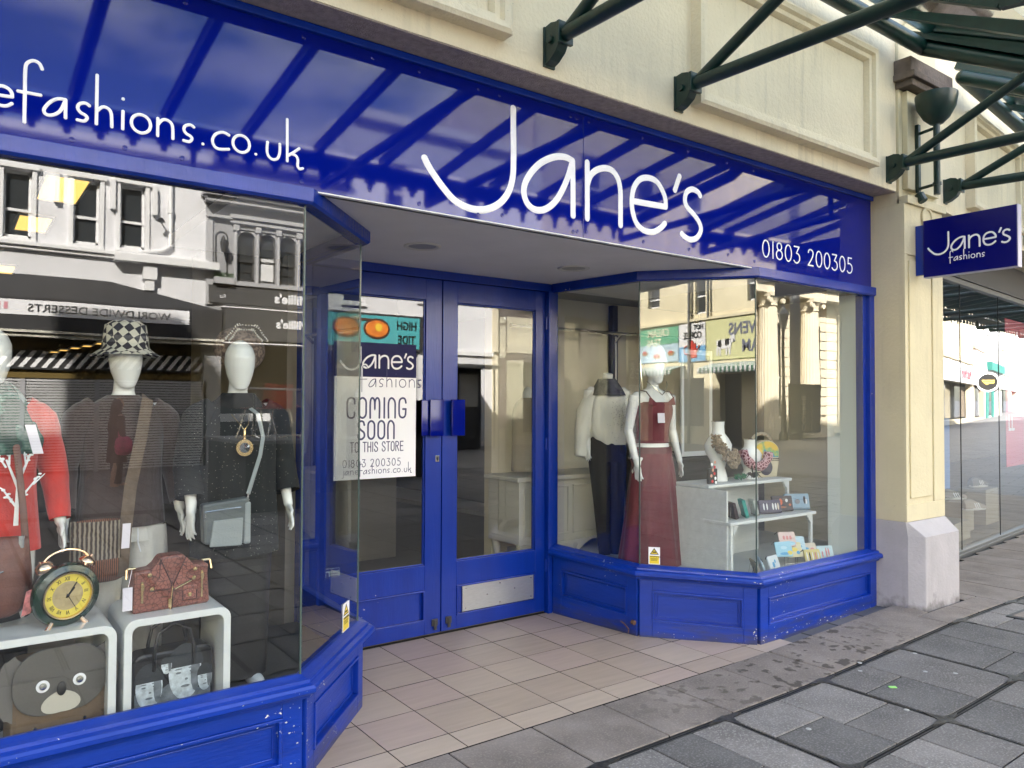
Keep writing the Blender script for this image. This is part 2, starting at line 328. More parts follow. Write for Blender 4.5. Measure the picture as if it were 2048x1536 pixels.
# ================================================================ ground
def slabmat(name, c, gam=.85, grime=None, warm=0):
    return mat(name, c, rough=.75, spec=.3, var=.26, vs=3.3, pits=.5, bump=.5, bs=150, gamma=gam, gs=105)
GRAN = [slabmat('granite_slab_a', (.15, .14, .131)), slabmat('granite_slab_b', (.185, .173, .162)), slabmat('granite_slab_c', (.122, .116, .11)), slabmat('granite_slab_d', (.205, .19, .177))]
def stained_slab():
    m = slabmat('brown_concrete_slab', (.24, .205, .178), .35)
    n = m.node_tree.nodes; l = m.node_tree.links; b = n['Principled BSDF']
    src = b.inputs['Base Color'].links[0].from_socket
    t = n.new('ShaderNodeTexCoord'); v = n.new('ShaderNodeTexNoise'); v.inputs['Scale'].default_value = 13; v.inputs['Detail'].default_value = 3; v.inputs['Roughness'].default_value = .45
    l.new(t.outputs['Object'], v.inputs['Vector'])
    a = n.new('ShaderNodeMapRange'); a.inputs[1].default_value = .57; a.inputs[2].default_value = .63; l.new(v.outputs['Fac'], a.inputs[0])
    sp = n.new('ShaderNodeSeparateXYZ'); l.new(t.outputs['Object'], sp.inputs[0])   # stains where people stop by the window
    g1 = n.new('ShaderNodeMapRange'); g1.inputs[1].default_value = -3.2; g1.inputs[2].default_value = -1.9; l.new(sp.outputs[0], g1.inputs[0])
    g2 = n.new('ShaderNodeMapRange'); g2.inputs[1].default_value = -.35; g2.inputs[2].default_value = -.9; l.new(sp.outputs[0], g2.inputs[0])
    q = n.new('ShaderNodeMath'); q.operation = 'MULTIPLY'; l.new(g1.outputs[0], q.inputs[0]); l.new(g2.outputs[0], q.inputs[1])
    q2 = n.new('ShaderNodeMath'); q2.operation = 'MULTIPLY'; l.new(q.outputs[0], q2.inputs[0]); l.new(a.outputs[0], q2.inputs[1])
    q3 = n.new('ShaderNodeMath'); q3.operation = 'MULTIPLY'; q3.inputs[1].default_value = .8; l.new(q2.outputs[0], q3.inputs[0])
    x = n.new('ShaderNodeMixRGB'); l.new(q3.outputs[0], x.inputs[0]); l.new(src, x.inputs[1]); x.inputs[2].default_value = (.055, .045, .035, 1)
    l.new(x.outputs[0], b.inputs['Base Color']); return m
ROW1 = stained_slab()
TILE = mat('pinkish_floor_tile', (.45, .345, .28), rough=.45, spec=.4, var=.07, vs=3.5, bump=.05, bs=60, stretch=(1, 8, 1), gamma=.1)
def brick_ground():
    m = bpy.data.materials.new('far_paving'); m.use_nodes = True; n = m.node_tree.nodes; l = m.node_tree.links; b = n['Principled BSDF']
    t = n.new('ShaderNodeTexCoord'); mp_ = n.new('ShaderNodeMapping'); mp_.inputs['Rotation'].default_value = (0, 0, R(90)); br = n.new('ShaderNodeTexBrick')
    l.new(t.outputs['Object'], mp_.inputs[0]); l.new(mp_.outputs[0], br.inputs['Vector'])
    br.inputs['Color1'].default_value = (.10, .10, .105, 1); br.inputs['Color2'].default_value = (.15, .145, .145, 1); br.inputs['Mortar'].default_value = (.02, .02, .02, 1)
    br.inputs['Scale'].default_value = 1; br.inputs['Mortar Size'].default_value = .012; br.inputs['Brick Width'].default_value = .7; br.inputs['Row Height'].default_value = .33
    nz_ = n.new('ShaderNodeTexNoise'); nz_.inputs['Scale'].default_value = .9; nz_.inputs['Detail'].default_value = 6; l.new(t.outputs['Object'], nz_.inputs['Vector'])
    mu = n.new('ShaderNodeMixRGB'); mu.blend_type = 'MULTIPLY'; mu.inputs[0].default_value = .7; l.new(br.outputs[0], mu.inputs[1])
    mr = n.new('ShaderNodeMapRange'); mr.inputs[3].default_value = .6; mr.inputs[4].default_value = 1.5; l.new(nz_.outputs['Fac'], mr.inputs[0]); l.new(mr.outputs[0], mu.inputs[2])
    l.new(mu.outputs[0], b.inputs['Base Color']); b.inputs['Roughness'].default_value = .6; return m
FARP = brick_ground()
gm = MB(); xs = [-300, -60, -20, -12, -9, -6, -4, -2.4, -2.1, -1.8, -1.5, -1.2, 0, 2, 5, 9, 14, 20, 40, 80, 300]
ys = [-300, -60, -30, -20, -9, -3, 0, 20, 300]
for x in xs:
    for y in ys: gm.v.append((x, y, gz(x)-.03))
for i in range(len(xs)-1):
    for j in range(len(ys)-1):
        a = i*len(ys)+j; gm.f.append((a, a+len(ys), a+len(ys)+1, a+1)); gm.mi.append(0)
struct(gm.build('ground', FARP))
jb = MB()      # dark bedding under the near slabs
jx = [-9, -6, -4, -2.4, -2.1, -1.8, -1.5, -1.2, 0, 3, 9]
for i in range(len(jx)-1):
    a, c = jx[i], jx[i+1]; jb.quad((a, -9.05, gz(a)-.018), (c, -9.05, gz(c)-.018), (c, -.15, gz(c)-.018), (a, -.15, gz(a)-.018))
struct(jb.build('paving_bed', DARK))
pv = MB(); rs = random.Random(3)
def slab(x0, x1, y0, y1, mi, g=.0045):
    x0 += g; x1 -= g; y0 += g; y1 -= g
    if x1-x0 < .03 or y1-y0 < .03: return
    c = .0022; t = rs.uniform(-.0012, .0012)
    z = lambda x, o: gz(x)+o+t
    vs = [(x0, y0, z(x0, -.017)), (x1, y0, z(x1, -.017)), (x1, y1, z(x1, -.017)), (x0, y1, z(x0, -.017)),
          (x0, y0, z(x0, -.005)), (x1, y0, z(x1, -.005)), (x1, y1, z(x1, -.005)), (x0, y1, z(x0, -.005)),
          (x0+c, y0+c, z(x0+c, 0)), (x1-c, y0+c, z(x1-c, 0)), (x1-c, y1-c, z(x1-c, 0)), (x0+c, y1-c, z(x0+c, 0))]
    pv.add(vs, [(0, 1, 5, 4), (1, 2, 6, 5), (2, 3, 7, 6), (3, 0, 4, 7), (4, 5, 9, 8), (5, 6, 10, 9), (6, 7, 11, 10), (7, 4, 8, 11), (8, 9, 10, 11)], mi); pv.mi[-9:-5] = [5]*4
x = -9.03                                            # first course of brown slabs along the shop fronts
for k in range(38):
    x1 = x+.468
    y1 = -.152 if x < -.2 else (-.40 if x < .62 else .15+.1157*(x-.6))
    slab(x, x1, -.612, y1, 4); x = x1
slab(-.22, .02, -.40, -.152, 4, .003); slab(.605, .79, -.40, .14, 4, .003)
xe = [-.02-.85*k for k in range(11, 0, -1)]+[-.02+.85*k for k in range(0, 11)]
ye = [-.634-.66*k for k in range(0, 13)]
for i in range(len(xe)-1):
    for j in range(len(ye)-1):
        x0, x1, y1, y0 = xe[i], xe[i+1], ye[j]-.014, ye[j+1]+.014
        x0 += .013; x1 -= .013; n = rs.choice((2, 3)); xc = [x0]+sorted(x0+(x1-x0)*(q/n+rs.uniform(-.04, .04)) for q in range(1, n))+[x1]
        for q in range(n):
            ym = rs.choice((None, rs.uniform(y0+.15, y1-.15)))
            if ym is None: slab(xc[q], xc[q+1], y0, y1, rs.randrange(4))
            else: slab(xc[q], xc[q+1], y0, ym, rs.randrange(4)); slab(xc[q], xc[q+1], ym, y1, rs.randrange(4))
struct(pv.build('pavement', GRAN+[ROW1, DARK]))
IRON = mat('worn_cast_iron', (.065, .063, .06), rough=.45, metal=.5, var=.3, vs=30, bump=.3, bs=90)
jn = MB()                                            # metal edging channels with star plates where they meet
for j, y in enumerate(ye[:5]):
    for i in range(len(xe)-1):
        a, c = xe[i], xe[i+1]
        for yy, wd, zo in ((y-.008, .007, -.004), (y+.008, .007, -.004)):
            jn.add([(a, yy-wd/2, gz(a)+zo), (c, yy-wd/2, gz(c)+zo), (c, yy+wd/2, gz(c)+zo), (a, yy+wd/2, gz(a)+zo)], [(0, 1, 2, 3)])
for i, x_ in enumerate(xe):
    for yy, wd in ((x_-.007, .006), (x_+.007, .006)):
        jn.add([(yy-wd/2, ye[5], gz(x_)-.003), (yy+wd/2, ye[5], gz(x_)-.003), (yy+wd/2, ye[0], gz(x_)-.003), (yy-wd/2, ye[0], gz(x_)-.003)], [(0, 1, 2, 3)])
for i, x_ in enumerate(xe):
    for j, y in enumerate(ye[:5]):
        k = .125; pts = []
        for q in range(8):
            rr_ = k if q % 2 == 0 else .04; t = q*math.pi/4
            if j == 0 and math.sin(t) > .1: rr_ = .03
            pts.append((x_+rr_*math.cos(t), y+rr_*math.sin(t)*.85))
        jn.ext(pts, Matrix.Translation((0, 0, gz(x_)-.004)), .0085)
        for s_ in (-1, 1): jn.box(x_+s_*.04-.012, x_+s_*.04+.012, y-.004, y+.004, gz(x_)+.0045, gz(x_)+.006)
struct(jn.build('paving_channels', IRON))
dc = thing('drain_cover', 'small rectangular brown drain cover set in the paving beside the white plinth', 'drain cover', (.6, -.9, gz(.6)))
M_ = MB(); M_.box(.34, .86, -1.03, -.78, gz(.6)-.01, gz(.6)+.0075); M_.build('rim', IRON, dc, bev=.003)
M_ = MB(); M_.box(.38, .82, -1.0, -.81, gz(.6)-.002, gz(.6)+.0105); M_.build('lid', ROW1, dc, bev=.003)
# litter
M_ = MB(); M_.box(-.012, .012, -.02, .02, 0, .003, M=Matrix.Translation((-1.52, -.93, gz(-1.5)+.002)) @ Matrix.Rotation(.9, 4, 'Z'))
tag(M_.build('paper_scrap', mat('lime_paper', (.35, .75, .2))), 'tiny lime green paper scrap lying on a grey slab', 'litter')
GUMW = ('nearest the channel', 'by the channel corner', 'on the middle slab', 'left of the paper scrap', 'farthest right', 'right of the paper scrap', 'nearest the left slabs')
GUM = mat('grey_chewing_gum', (.4, .4, .38), rough=.7)
for k, (gx, gy) in enumerate(((-1.42, -.69), (-1.3, -.62), (-1.15, -.93), (-1.75, -1.12), (-.9, -.75), (-1.05, -1.05), (-2.35, -.95))):
    M_ = MB(); M_.lathe([(0, 0), (.014, 0), (.013, .0025), (.006, .004), (0, .004)], (gx, gy, gz(gx)-.0005), n=9)
    tag(M_.build('chewing_gum', GUM, smooth=True), 'flattened pale chewing gum spot on the paving, the one '+GUMW[k], 'chewing gum', 'gum spots on the paving')

# porch tiles
tb = MB(); tb.box(-4.6, -1.3, -.15, 1.42, -.12, -.066); struct(tb.build('porch_floor', mat('dark_grout', (.012, .01, .009), rough=.95)))
tm = MB(); tx = [-3.776+.3185*k for k in range(-3, 9)]; ty = [-.31, .02, .35, .68, 1.03, 1.37]
for i in range(len(tx)-1):
    for j in range(len(ty)-1):
        a, c, d, e = tx[i]+.0026, tx[i+1]-.0026, max(-.148, ty[j]+.0026), ty[j+1]-.0026
        t = rs.uniform(-.0006, .0006); tm.box(a, c, d, e, -.07, -.06+t, mi=3); tm.mi[-5] = 3; k_ = len(tm.f)-6+5; tm.mi[k_] = rs.randrange(3)
TILES = [TILE, mat('floor_tile_b', (.42, .33, .252), rough=.42, spec=.4, var=.08, vs=3.5, stretch=(1, 8, 1), gamma=.1), mat('floor_tile_c', (.475, .38, .295), rough=.48, spec=.4, var=.06, vs=4, stretch=(1, 8, 1), gamma=.1), MATS['dark_grout']]
struct(tm.build('porch_tiles', TILES))

# ================================================================ our building
FZ = 2.39
bd = thing('shop_building', 'cream rendered building above the blue shop front with raised panels and a tall parapet', 'building', (-4, 0, 0))
m = MB(); m.box(-12, .008, -.20, .5, 3.10, 14.5, 0)
m.build('wall', CREAM, bd)
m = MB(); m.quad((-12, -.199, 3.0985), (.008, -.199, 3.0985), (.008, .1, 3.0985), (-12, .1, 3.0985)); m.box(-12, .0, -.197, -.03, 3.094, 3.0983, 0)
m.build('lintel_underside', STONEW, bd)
m = MB(); m.box(-12, .6, .5, 9.5, 3.3, 14.3, 0); m.box(-12.2, .8, -.35, 9.7, 14.5, 14.8, 0); m.build('roof', CREAMD, bd)
m = MB(); m.box(-16.6+2, -12.9+.9, -.2, 3, 14.8, 17.2); m.build('unseen_shadow_block', CREAMD, bd)  # unseen block added on the roofline to throw shade across the street
for k, (x0, x1) in enumerate(((-2.31, -.37), (-5.57, -3.63), (-8.8, -6.9))):
    m = MB(); z0, z1 = 3.2, 4.05; y0 = -.2
    # picture-frame moulding: profile swept round the rectangle
    prof = [(0, 0), (0, .075), (.02, .085), (.05, .08), (.06, .055), (.085, .05), (.095, .02), (.1, 0)]
    loop = [(x0, z0), (x1, z0), (x1, z1), (x0, z1)]; sg = [(1, 1), (-1, 1), (-1, -1), (1, -1)]; rings = []
    for (px, pz), (sx, sz) in zip(loop, sg): rings.append([Vector((px+sx*a, y0-b, pz+sz*a)) for a, b in prof])
    rings.append(rings[0]); m.loft(rings, caps=False)
    m.box(x0+.1, x1-.1, -.212, -.199, z0+.1, z1-.1)
    m.build('wall_panel', CREAMD if k == 9 else CREAM, bd)
# pilaster
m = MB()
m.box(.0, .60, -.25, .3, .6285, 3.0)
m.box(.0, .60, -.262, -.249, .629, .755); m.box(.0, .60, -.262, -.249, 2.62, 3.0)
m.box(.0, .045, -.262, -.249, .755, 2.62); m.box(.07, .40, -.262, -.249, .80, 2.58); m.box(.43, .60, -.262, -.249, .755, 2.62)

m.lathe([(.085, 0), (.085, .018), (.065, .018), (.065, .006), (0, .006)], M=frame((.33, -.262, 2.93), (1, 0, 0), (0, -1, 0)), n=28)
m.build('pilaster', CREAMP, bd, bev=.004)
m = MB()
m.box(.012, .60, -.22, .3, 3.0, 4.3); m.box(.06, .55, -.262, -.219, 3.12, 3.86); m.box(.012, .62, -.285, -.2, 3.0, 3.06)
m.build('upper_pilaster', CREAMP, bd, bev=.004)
m = MB(); m.box(-.03, .66, -.36, -.2, 3.92, 3.97); m.box(-.0, .63, -.33, -.2, 3.87, 3.92); m.box(-.02, .65, -.33, -.2, 3.97, 4.08); m.build('pilaster_cap', BRN, bd, bev=.006)
# plinth with chamfered corner and sloping top
m = MB()
q = [(-.004, .3), (-.004, -.27), (.055, -.37), (.585, -.37), (.60, -.25), (.60, .3)]; qt = [(-.004, .3), (-.004, -.255), (.01, -.266), (.59, -.266), (.60, -.25), (.60, .3)]
rings = [[Vector((a, b, -.1)) for a, b in q], [Vector((a, b, .53)) for a, b in q], [Vector((a, b, .628)) for a, b in qt]]
m.loft(rings); m.build('plinth', LILAC, bd, bev=.006)

# ---------------- fascia
fs = thing('fascia_sign', 'long blue fascia sign reading Jane\'s with web address and phone number', 'shop sign', (-3, 0, 2.4))
m = MB(); m.box(-9.5, -2.958, -.006, .06, 2.392, 3.093); m.box(-2.9555, -.0015, -.006, .06, 2.392, 3.093)
m.build('sign_panel', SIGNB, fs, bev=.0015)
m = MB(); m.box(-9.5, 0, -.03, .0, 3.06, 3.0935); m.build('top_rail', BLUE, fs, bev=.003)
m = MB(); m.box(-4.46, -1.42, -.009, .02, 2.3865, 2.3915); m.build('edge_trim', TRIMW, fs)
rs2 = random.Random(11)
for x_ in [-5.2, -5.0, -4.53, -4.2, -3.98, -3.66, -3.5, -3.03, -2.99, -2.93, -2.5, -2.1, -1.75, -1.45, -5.35]:
    for z_ in (2.425+rs2.uniform(-.01, .02), 3.035):
        sc = MB(); sc.lathe([(.010, 0), (.010, .0015), (.0075, .0022), (.0068, .001), (.003, .001), (0, .002)], M=wallM(x_+rs2.uniform(-.02, .02), -.006, z_), n=12); sc.build('screw_head', SIGNB, fs, smooth=True)
I4 = wallM(0, -.006, 0)
m = MB()
for ch in GB:
    for st in GB[ch]: m.stroke(st, .0178, .004, I4)
m.build('main_lettering', WHT, fs, smooth=True)
m = MB(); WEB = [('j', -5.93), ('a', -5.83), ('n', -5.735)]
def sg_(ch, x0, dx=1): lettering(m, ch, GS, x0, 2.497, .0655, .0059, .003, I4)
for ch, x0 in (('n', -5.70), ('e', -5.607), ('f', -5.523), ('a', -5.454), ('s', -5.354), ('h', -5.298), ('i', -5.2125), ('o', -5.1775), ('n', -5.094), ('s', -4.998), ('.', -4.938), ('c', -4.889), ('o', -4.811), ('.', -4.733), ('u', -4.68), ('k', -4.599)): sg_(ch, x0)
m.build('web_address_lettering', WHT, fs, smooth=True)
xx = -1.372
for word in ('01803', '200305'):
    m = MB()
    for ch in word:
        g, adv = GC[ch]
        for st in g: m.stroke([(xx+p[0]*.128, 2.478+p[1]*.112) for p in st], .0052, .003, I4)
        xx += (adv+.085)*.128
    xx += (.4+.085)*.128*1.15
    m.build('phone_number', WHT, fs, smooth=True)

# ---------------- porch soffit and downlights
m = MB(); m.box(-4.7, -.9, -.0, 1.6, 2.392, 2.45); struct(m.build('porch_ceiling', SOFF))
for k, (x_, y_, lb) in enumerate(((-3.539, .713, 'round recessed downlight in the porch ceiling nearer the left window'), (-2.387, .729, 'round recessed downlight in the porch ceiling nearer the right window'))):
    t = thing('downlight', lb, 'ceiling light', (x_, y_, 2.392), 'downlights in the porch ceiling')
    m = MB(); m.lathe([(.078, 0), (.084, -.006), (.098, -.008), (.106, -.004), (.108, 0)], (x_, y_, 2.3915), n=36); m.build('trim_ring', mat('offwhite_plastic', (.62, .6, .56), rough=.5), t, smooth=True)
    m = MB(); m.lathe([(0, 0), (.079, 0), (.079, -.001), (0, -.0012)], (x_, y_, 2.3912), n=30); m.build('lens', mat('frosted_lens', (.3, .3, .31), rough=.4), t)

# ---------------- bay windows
def bay(path, segs, sillz, gtop, label, name='display_window'):
    """path: [(x,y,dz)] ; riser faces n=.03 outwards (right-hand normal of travel)"""
    t = thing(name, label, 'shop window', (path[len(path)//2][0], path[len(path)//2][1], 0)); return t
def segframe(A, B):
    u = Vector((B[0]-A[0], B[1]-A[1], 0)); L_ = u.length; u.normalize(); n_ = Vector((u.y, -u.x, 0)); return u, n_, L_
def hexa(mb, A, B, u0, u1, n0, n1, z0, z1, mi=0):
    """box in segment space, its height following the end offsets A.z, B.z"""
    u, n_, L_ = segframe(A, B); vs = []
    for uu_ in (u0, u1):
        zo = A[2]+(B[2]-A[2])*uu_/L_
        for nn in (n0, n1):
            for z in (z0, z1): vs.append(Vector((A[0], A[1], 0))+u*uu_+n_*nn+Vector((0, 0, z+(zo if z > .0 else 0))))
    mb.add(vs, [(0, 1, 3, 2), (4, 6, 7, 5), (0, 4, 5, 1), (2, 3, 7, 6), (0, 2, 6, 4), (1, 5, 7, 3)], mi)
def riser(mb, A, B, zt, g0=-.12, ua=.0, ub=.0, gb=.0):
    """panelled stall riser between A and B"""
    u, n_, L_ = segframe(A, B); st = .085; zr0 = gb+.085; zr1 = zt-.075
    hexa(mb, A, B, ua, L_-ub, -.03, .008, g0, zt)                                   # back board
    hexa(mb, A, B, ua, st, .008, .03, g0, zt); hexa(mb, A, B, L_-st, L_-ub, .008, .03, g0, zt)
    hexa(mb, A, B, st, L_-st, .008, .0298, g0, zr0); hexa(mb, A, B, st, L_-st, .008, .0298, zr1, zt)
    for (a, b, c, d) in ((st, L_-st, zr0, zr0+.014), (st, L_-st, zr1-.014, zr1), (st, st+.014, zr0+.014, zr1-.014), (L_-st-.014, L_-st, zr0+.014, zr1-.014)):
        hexa(mb, A, B, a, b, .008, .037, c, d)
    for (a, b, c, d) in ((st+.03, L_-st-.03, zr0+.03, zr0+.036), (st+.03, L_-st-.03, zr1-.036, zr1-.03), (st+.03, st+.036, zr0+.036, zr1-.036), (L_-st-.036, L_-st-.03, zr0+.036, zr1-.036)):
        hexa(mb, A, B, a, b, .008, .014, c, d)
SILL = [(-.02, .375), (.0, .376), (.03, .366), (.05, .362), (.052, .35), (.075, .344), (.083, .334), (.083, .318), (.075, .309), (.058, .304), (.05, .288), (.028, .282), (-.02, .282)]
HEAD = [(-.04, 2.392), (.045, 2.392), (.045, 2.335), (.033, 2.325), (-.01, 2.325), (-.01, 2.333), (-.04, 2.333)]
def panes(t, P, zb, zt, subset=None):
    for i in range(len(P)-1):
        A, B = P[i], P[i+1]; m_ = MB()
        m_.quad((A[0], A[1], zb+A[2]), (B[0], B[1], zb+B[2]), (B[0], B[1], zt), (A[0], A[1], zt)); m_.build('glass_pane', GL, t, fixn=False)
    m_ = MB()
    for A in P[1:-1]: m_.box(A[0]-.0035, A[0]+.0035, A[1]-.0035, A[1]+.0035, zb+A[2], zt)
    m_.build('glass_joint', GEDGE, t)
LP = [(-9.5, 0, -.06), (-4.51, 0, -.0), (-3.985, .575, .0), (-3.985, 1.34, .02)]
lw = thing('display_window', 'left display window with three mannequins and handbags behind splayed glass', 'shop window', (-5, 0, -.06))
m = MB()
riser(m, (-7.6, 0, -.03), (-5.95, 0, -.01), .30); riser(m, (-5.95, 0, -.01), (-4.51, 0, 0), .30, gb=-.055); riser(m, LP[1], LP[2], .30, gb=-.06); riser(m, LP[2], LP[3], .30, gb=-.06)
m.build('stall_riser', BLUEB, lw, bev=.003)
m = MB(); m.sweep([(-9.5, 0, -.03), (-4.51, 0, 0), (-3.985, .575, .0), (-3.985, 1.34, .03)], SILL); m.build('sill', BLUEB, lw, bev=.002)
m = MB(); m.sweep([(-9.5, 0), (-4.51, 0), (-3.985, .575), (-3.985, .66)], HEAD); m.sweep([(-3.985, .66), (-3.985, 1.34)], HEAD); m.build('head_rail', BLUE, lw, bev=.002)
panes(lw, LP, .37, 2.345)
FLK = mat('flaked_primer', (.52, .50, .45), rough=.8)
def flakes(t, items, seed):
    r_ = random.Random(seed); m_ = MB()
    for (A, B, n0, u0, u1, z0, z1, cnt, sz) in items:
        u, n_, L_ = segframe(A, B)
        for q in range(cnt):
            s_ = sz*r_.choice((.25, .3, .4, .5, .9)); uu_ = r_.uniform(u0, u1); zz_ = r_.uniform(z0, z1); k_ = r_.uniform(.6, 2.2); pts = []
            if A[2] or B[2]: zz_ += A[2]+(B[2]-A[2])*uu_/L_
            for w_ in range(8):
                a_ = w_*math.pi/4; e_ = s_*r_.uniform(.5, 1.2); pts.append((e_*k_*math.cos(a_), e_*math.sin(a_)))
            m_.ext(pts, frame(Vector((A[0], A[1], zz_))+u*uu_+n_*n0, u, n_), .0006)
    m_.build('paint_flakes', FLK, t)
flakes(lw, [((-5.95, 0, 0), (-4.51, 0, 0), .030, 1.37, 1.43, -.04, .27, 18, .0035), ((-5.95, 0, 0), (-4.51, 0, 0), .030, 1.1, 1.36, -.05, .1, 7, .003), ((-5.95, 0, 0), (-4.51, 0, 0), .083, .2, 1.44, .317, .335, 11, .003), ((-5.95, 0, 0), (-4.51, 0, 0), .0375, .4, 1.34, .21, .222, 9, .0025),
    ((-4.51, 0, 0), (-3.985, .575, 0), .030, .0, .03, -.04, .27, 16, .004), ((-4.51, 0, 0), (-3.985, .575, 0), .0375, .1, .7, -.0, .03, 12, .005), ((-4.51, 0, 0), (-3.985, .575, 0), .083, .0, .1, .31, .335, 6, .005), ((-4.51, 0, 0), (-3.985, .575, 0), .030, .1, .75, -.05, .22, 8, .0025)], 3)
RP = [(-2.03, 1.34, .045), (-1.93, .572, .02), (-1.44, .0, -.005), (-.115, .0, .0)]
rw = thing('display_window', 'right display window with a maroon dress mannequin and white stepped shelves behind splayed glass', 'shop window', (-1, .3, 0))
m = MB(); riser(m, RP[0], RP[1], .31, gb=-.05); riser(m, RP[1], RP[2], .31, gb=-.055); riser(m, RP[2], (-.0, 0, .005), .31, gb=-.03); m.build('stall_riser', BLUEB, rw, bev=.003)
m = MB(); m.sweep([(-2.03, 1.34, .05), (-1.93, .572, .02), (-1.44, 0, 0), (.025, 0, .008)], [(a, b+.02) for a, b in SILL]); m.build('sill', BLUEB, rw, bev=.002)
flakes(rw, [((-1.44, .0, -.005), (-.0, .0, .005), .030, .03, 1.4, -.045, -.0, 60, .005), ((-1.44, .0, -.005), (-.0, .0, .005), .083, .1, 1.4, .335, .355, 16, .004), ((-1.44, .0, -.005), (-.0, .0, .005), .0375, .1, 1.3, .03, .06, 12, .003), ((-1.93, .572, 0), (-1.44, .0, 0), .030, .1, .72, -.05, -.02, 12, .003), ((-1.93, .572, 0), (-1.44, .0, 0), .030, .73, .752, -.04, .05, 9, .006),
    ((-1.93, .572, 0), (-1.44, .0, 0), .083, .7, .78, .33, .355, 5, .005), ((-2.03, 1.34, .0), (-1.93, .572, 0), .0375, .1, .7, .0, .03, 8, .002)], 5)
m = MB(); m.sweep([(-2.03, 1.34), (-1.93, .572), (-1.44, 0), (0, 0)], HEAD); m.build('head_rail', BLUE, rw, bev=.002)
m = MB(); m.box(-.068, -.001, -.03, .06, .37, 2.334); m.box(-.115, -.068, .0, .06, .37, 2.334); m.build('jamb_post', BLUE, rw, bev=.003)
panes(rw, RP, .385, 2.35)
m = MB(); m.tube([(-2.0, .68, .02), (-2.0, .655, .015), (-1.985, .62, -.02), (-1.99, .62, -.045)], .004, n=6); m.tube([(-1.975, .60, .03), (-1.975, .575, .03)], .016, n=9)
m.build('bolt_hook', mat('rusty_iron', (.12, .06, .04), rough=.8, var=.3, vs=60), rw, smooth=True)

# ---------------- doors
DY = 1.38
dr = thing('entrance_doors', 'pair of blue half glazed doors in the recessed porch', 'door', (-3, DY, -.05))
m = MB(); m.box(-3.985, -2.03, DY-.03, DY+.08, 2.335, 2.392); m.box(-4.0, -3.935, DY-.03, DY+.08, -.06, 2.335); m.box(-2.062, -2.0, DY-.03, DY+.08, -.06, 2.335)
m.box(-2.10, -2.06, DY-.045, DY+.01, -.06, 2.335); m.box(-3.94, -2.1, DY+.02, DY+.08, 2.30, 2.335)
m.build('door_frame', BLUE, dr, bev=.004)
def leaf(x0, x1, g0, g1, side):
    y0 = DY-.005; y1 = DY+.045; zb, zt = -.045, 2.333; m_ = MB()
    m_.box(x0, g0, y0, y1, zb, zt); m_.box(g1, x1, y0, y1, zb, zt); m_.box(g0, g1, y0, y1, zb, .045); m_.box(g0, g1, y0, y1, .25, .415); m_.box(g0, g1, y0, y1, 2.19, zt)
    m_.box(g0, g1, y0+.02, y1-.01, .045, .25)
    for (a, b, c, d) in ((g0, g1, .045, .057), (g0, g1, .238, .25), (g0, g0+.012, .057, .238), (g1-.012, g1, .057, .238)): m_.box(a, b, y0-.008, y0+.02, c, d)
    for (a, b, c, d) in ((g0, g1, .415, .425), (g0, g1, 2.18, 2.19), (g0, g0+.01, .425, 2.18), (g1-.01, g1, .425, 2.18)): m_.box(a, b, y0+.012, y0+.03, c, d)
    lf = m_.build('door_leaf', BLUE, dr, bev=.003)
    m_ = MB(); m_.quad((g0+.008, y0+.02, .42), (g1-.008, y0+.02, .42), (g1-.008, y0+.02, 2.185), (g0+.008, y0+.02, 2.185)); m_.build('glass_pane', GL, lf, fixn=False)
    m_ = MB(); hx = x1-.115 if side < 0 else x0+.045; m_.box(hx, hx+.105, y0-.05, y0-.035, 1.275, 1.52); m_.box(hx+.04, hx+.065, y0-.036, y0, 1.29, 1.505)
    if side < 0: m_.box(hx-.055, hx-.002, y0-.03, y0-.022, 1.28, 1.515)
    else: m_.box(hx+.002, hx+.048, y0-.053, y0-.05, 1.28, 1.515)
    m_.build('pull_handle', SIGNB, lf, bev=.003)
    m_ = MB(); bx_ = x1-.07 if side < 0 else x0+.03; m_.box(bx_, bx_+.045, y0-.012, y0, .005, .05); m_.box(bx_+.012, bx_+.033, y0-.02, y0-.012, -.02, .045); m_.build('floor_bolt', IRON, lf, bev=.002)
    return lf
l1 = leaf(-3.925, -3.006, -3.828, -3.13, -1); l2 = leaf(-2.998, -2.105, -2.88, -2.195, 1)
m = MB(); m.box(-3.055, -3.025, DY-.012, DY-.005, 1.10, 1.145); m.build('lock_plate', CHROME, l1, bev=.002)
m = MB(); m.box(-3.044, -3.036, DY-.0135, DY-.011, 1.112, 1.133); m.build('keyhole', DARK, l1)
m = MB(); m.box(-2.826, -2.202, DY-.0, DY+.01, .06, .236); kp = m.build('kick_plate', STEEL, l2, bev=.001)
m = MB()
for a, b in ((-2.80, .08), (-2.80, .215), (-2.23, .08), (-2.23, .215), (-2.51, .08), (-2.51, .215), (-2.62, .15), (-2.38, .16)): m.lathe([(.006, 0), (.005, .002), (0, .003)], M=wallM(a, DY, b), n=10)
m.build('rivets', CHROME, kp, smooth=True)
m = MB()
for z_ in (.25, 1.15, 2.05): m.tube([(-2.1, DY-.012, z_), (-2.1, DY-.012, z_+.09)], .008, n=8)
m.build('hinges', BLUE, dr, smooth=True)
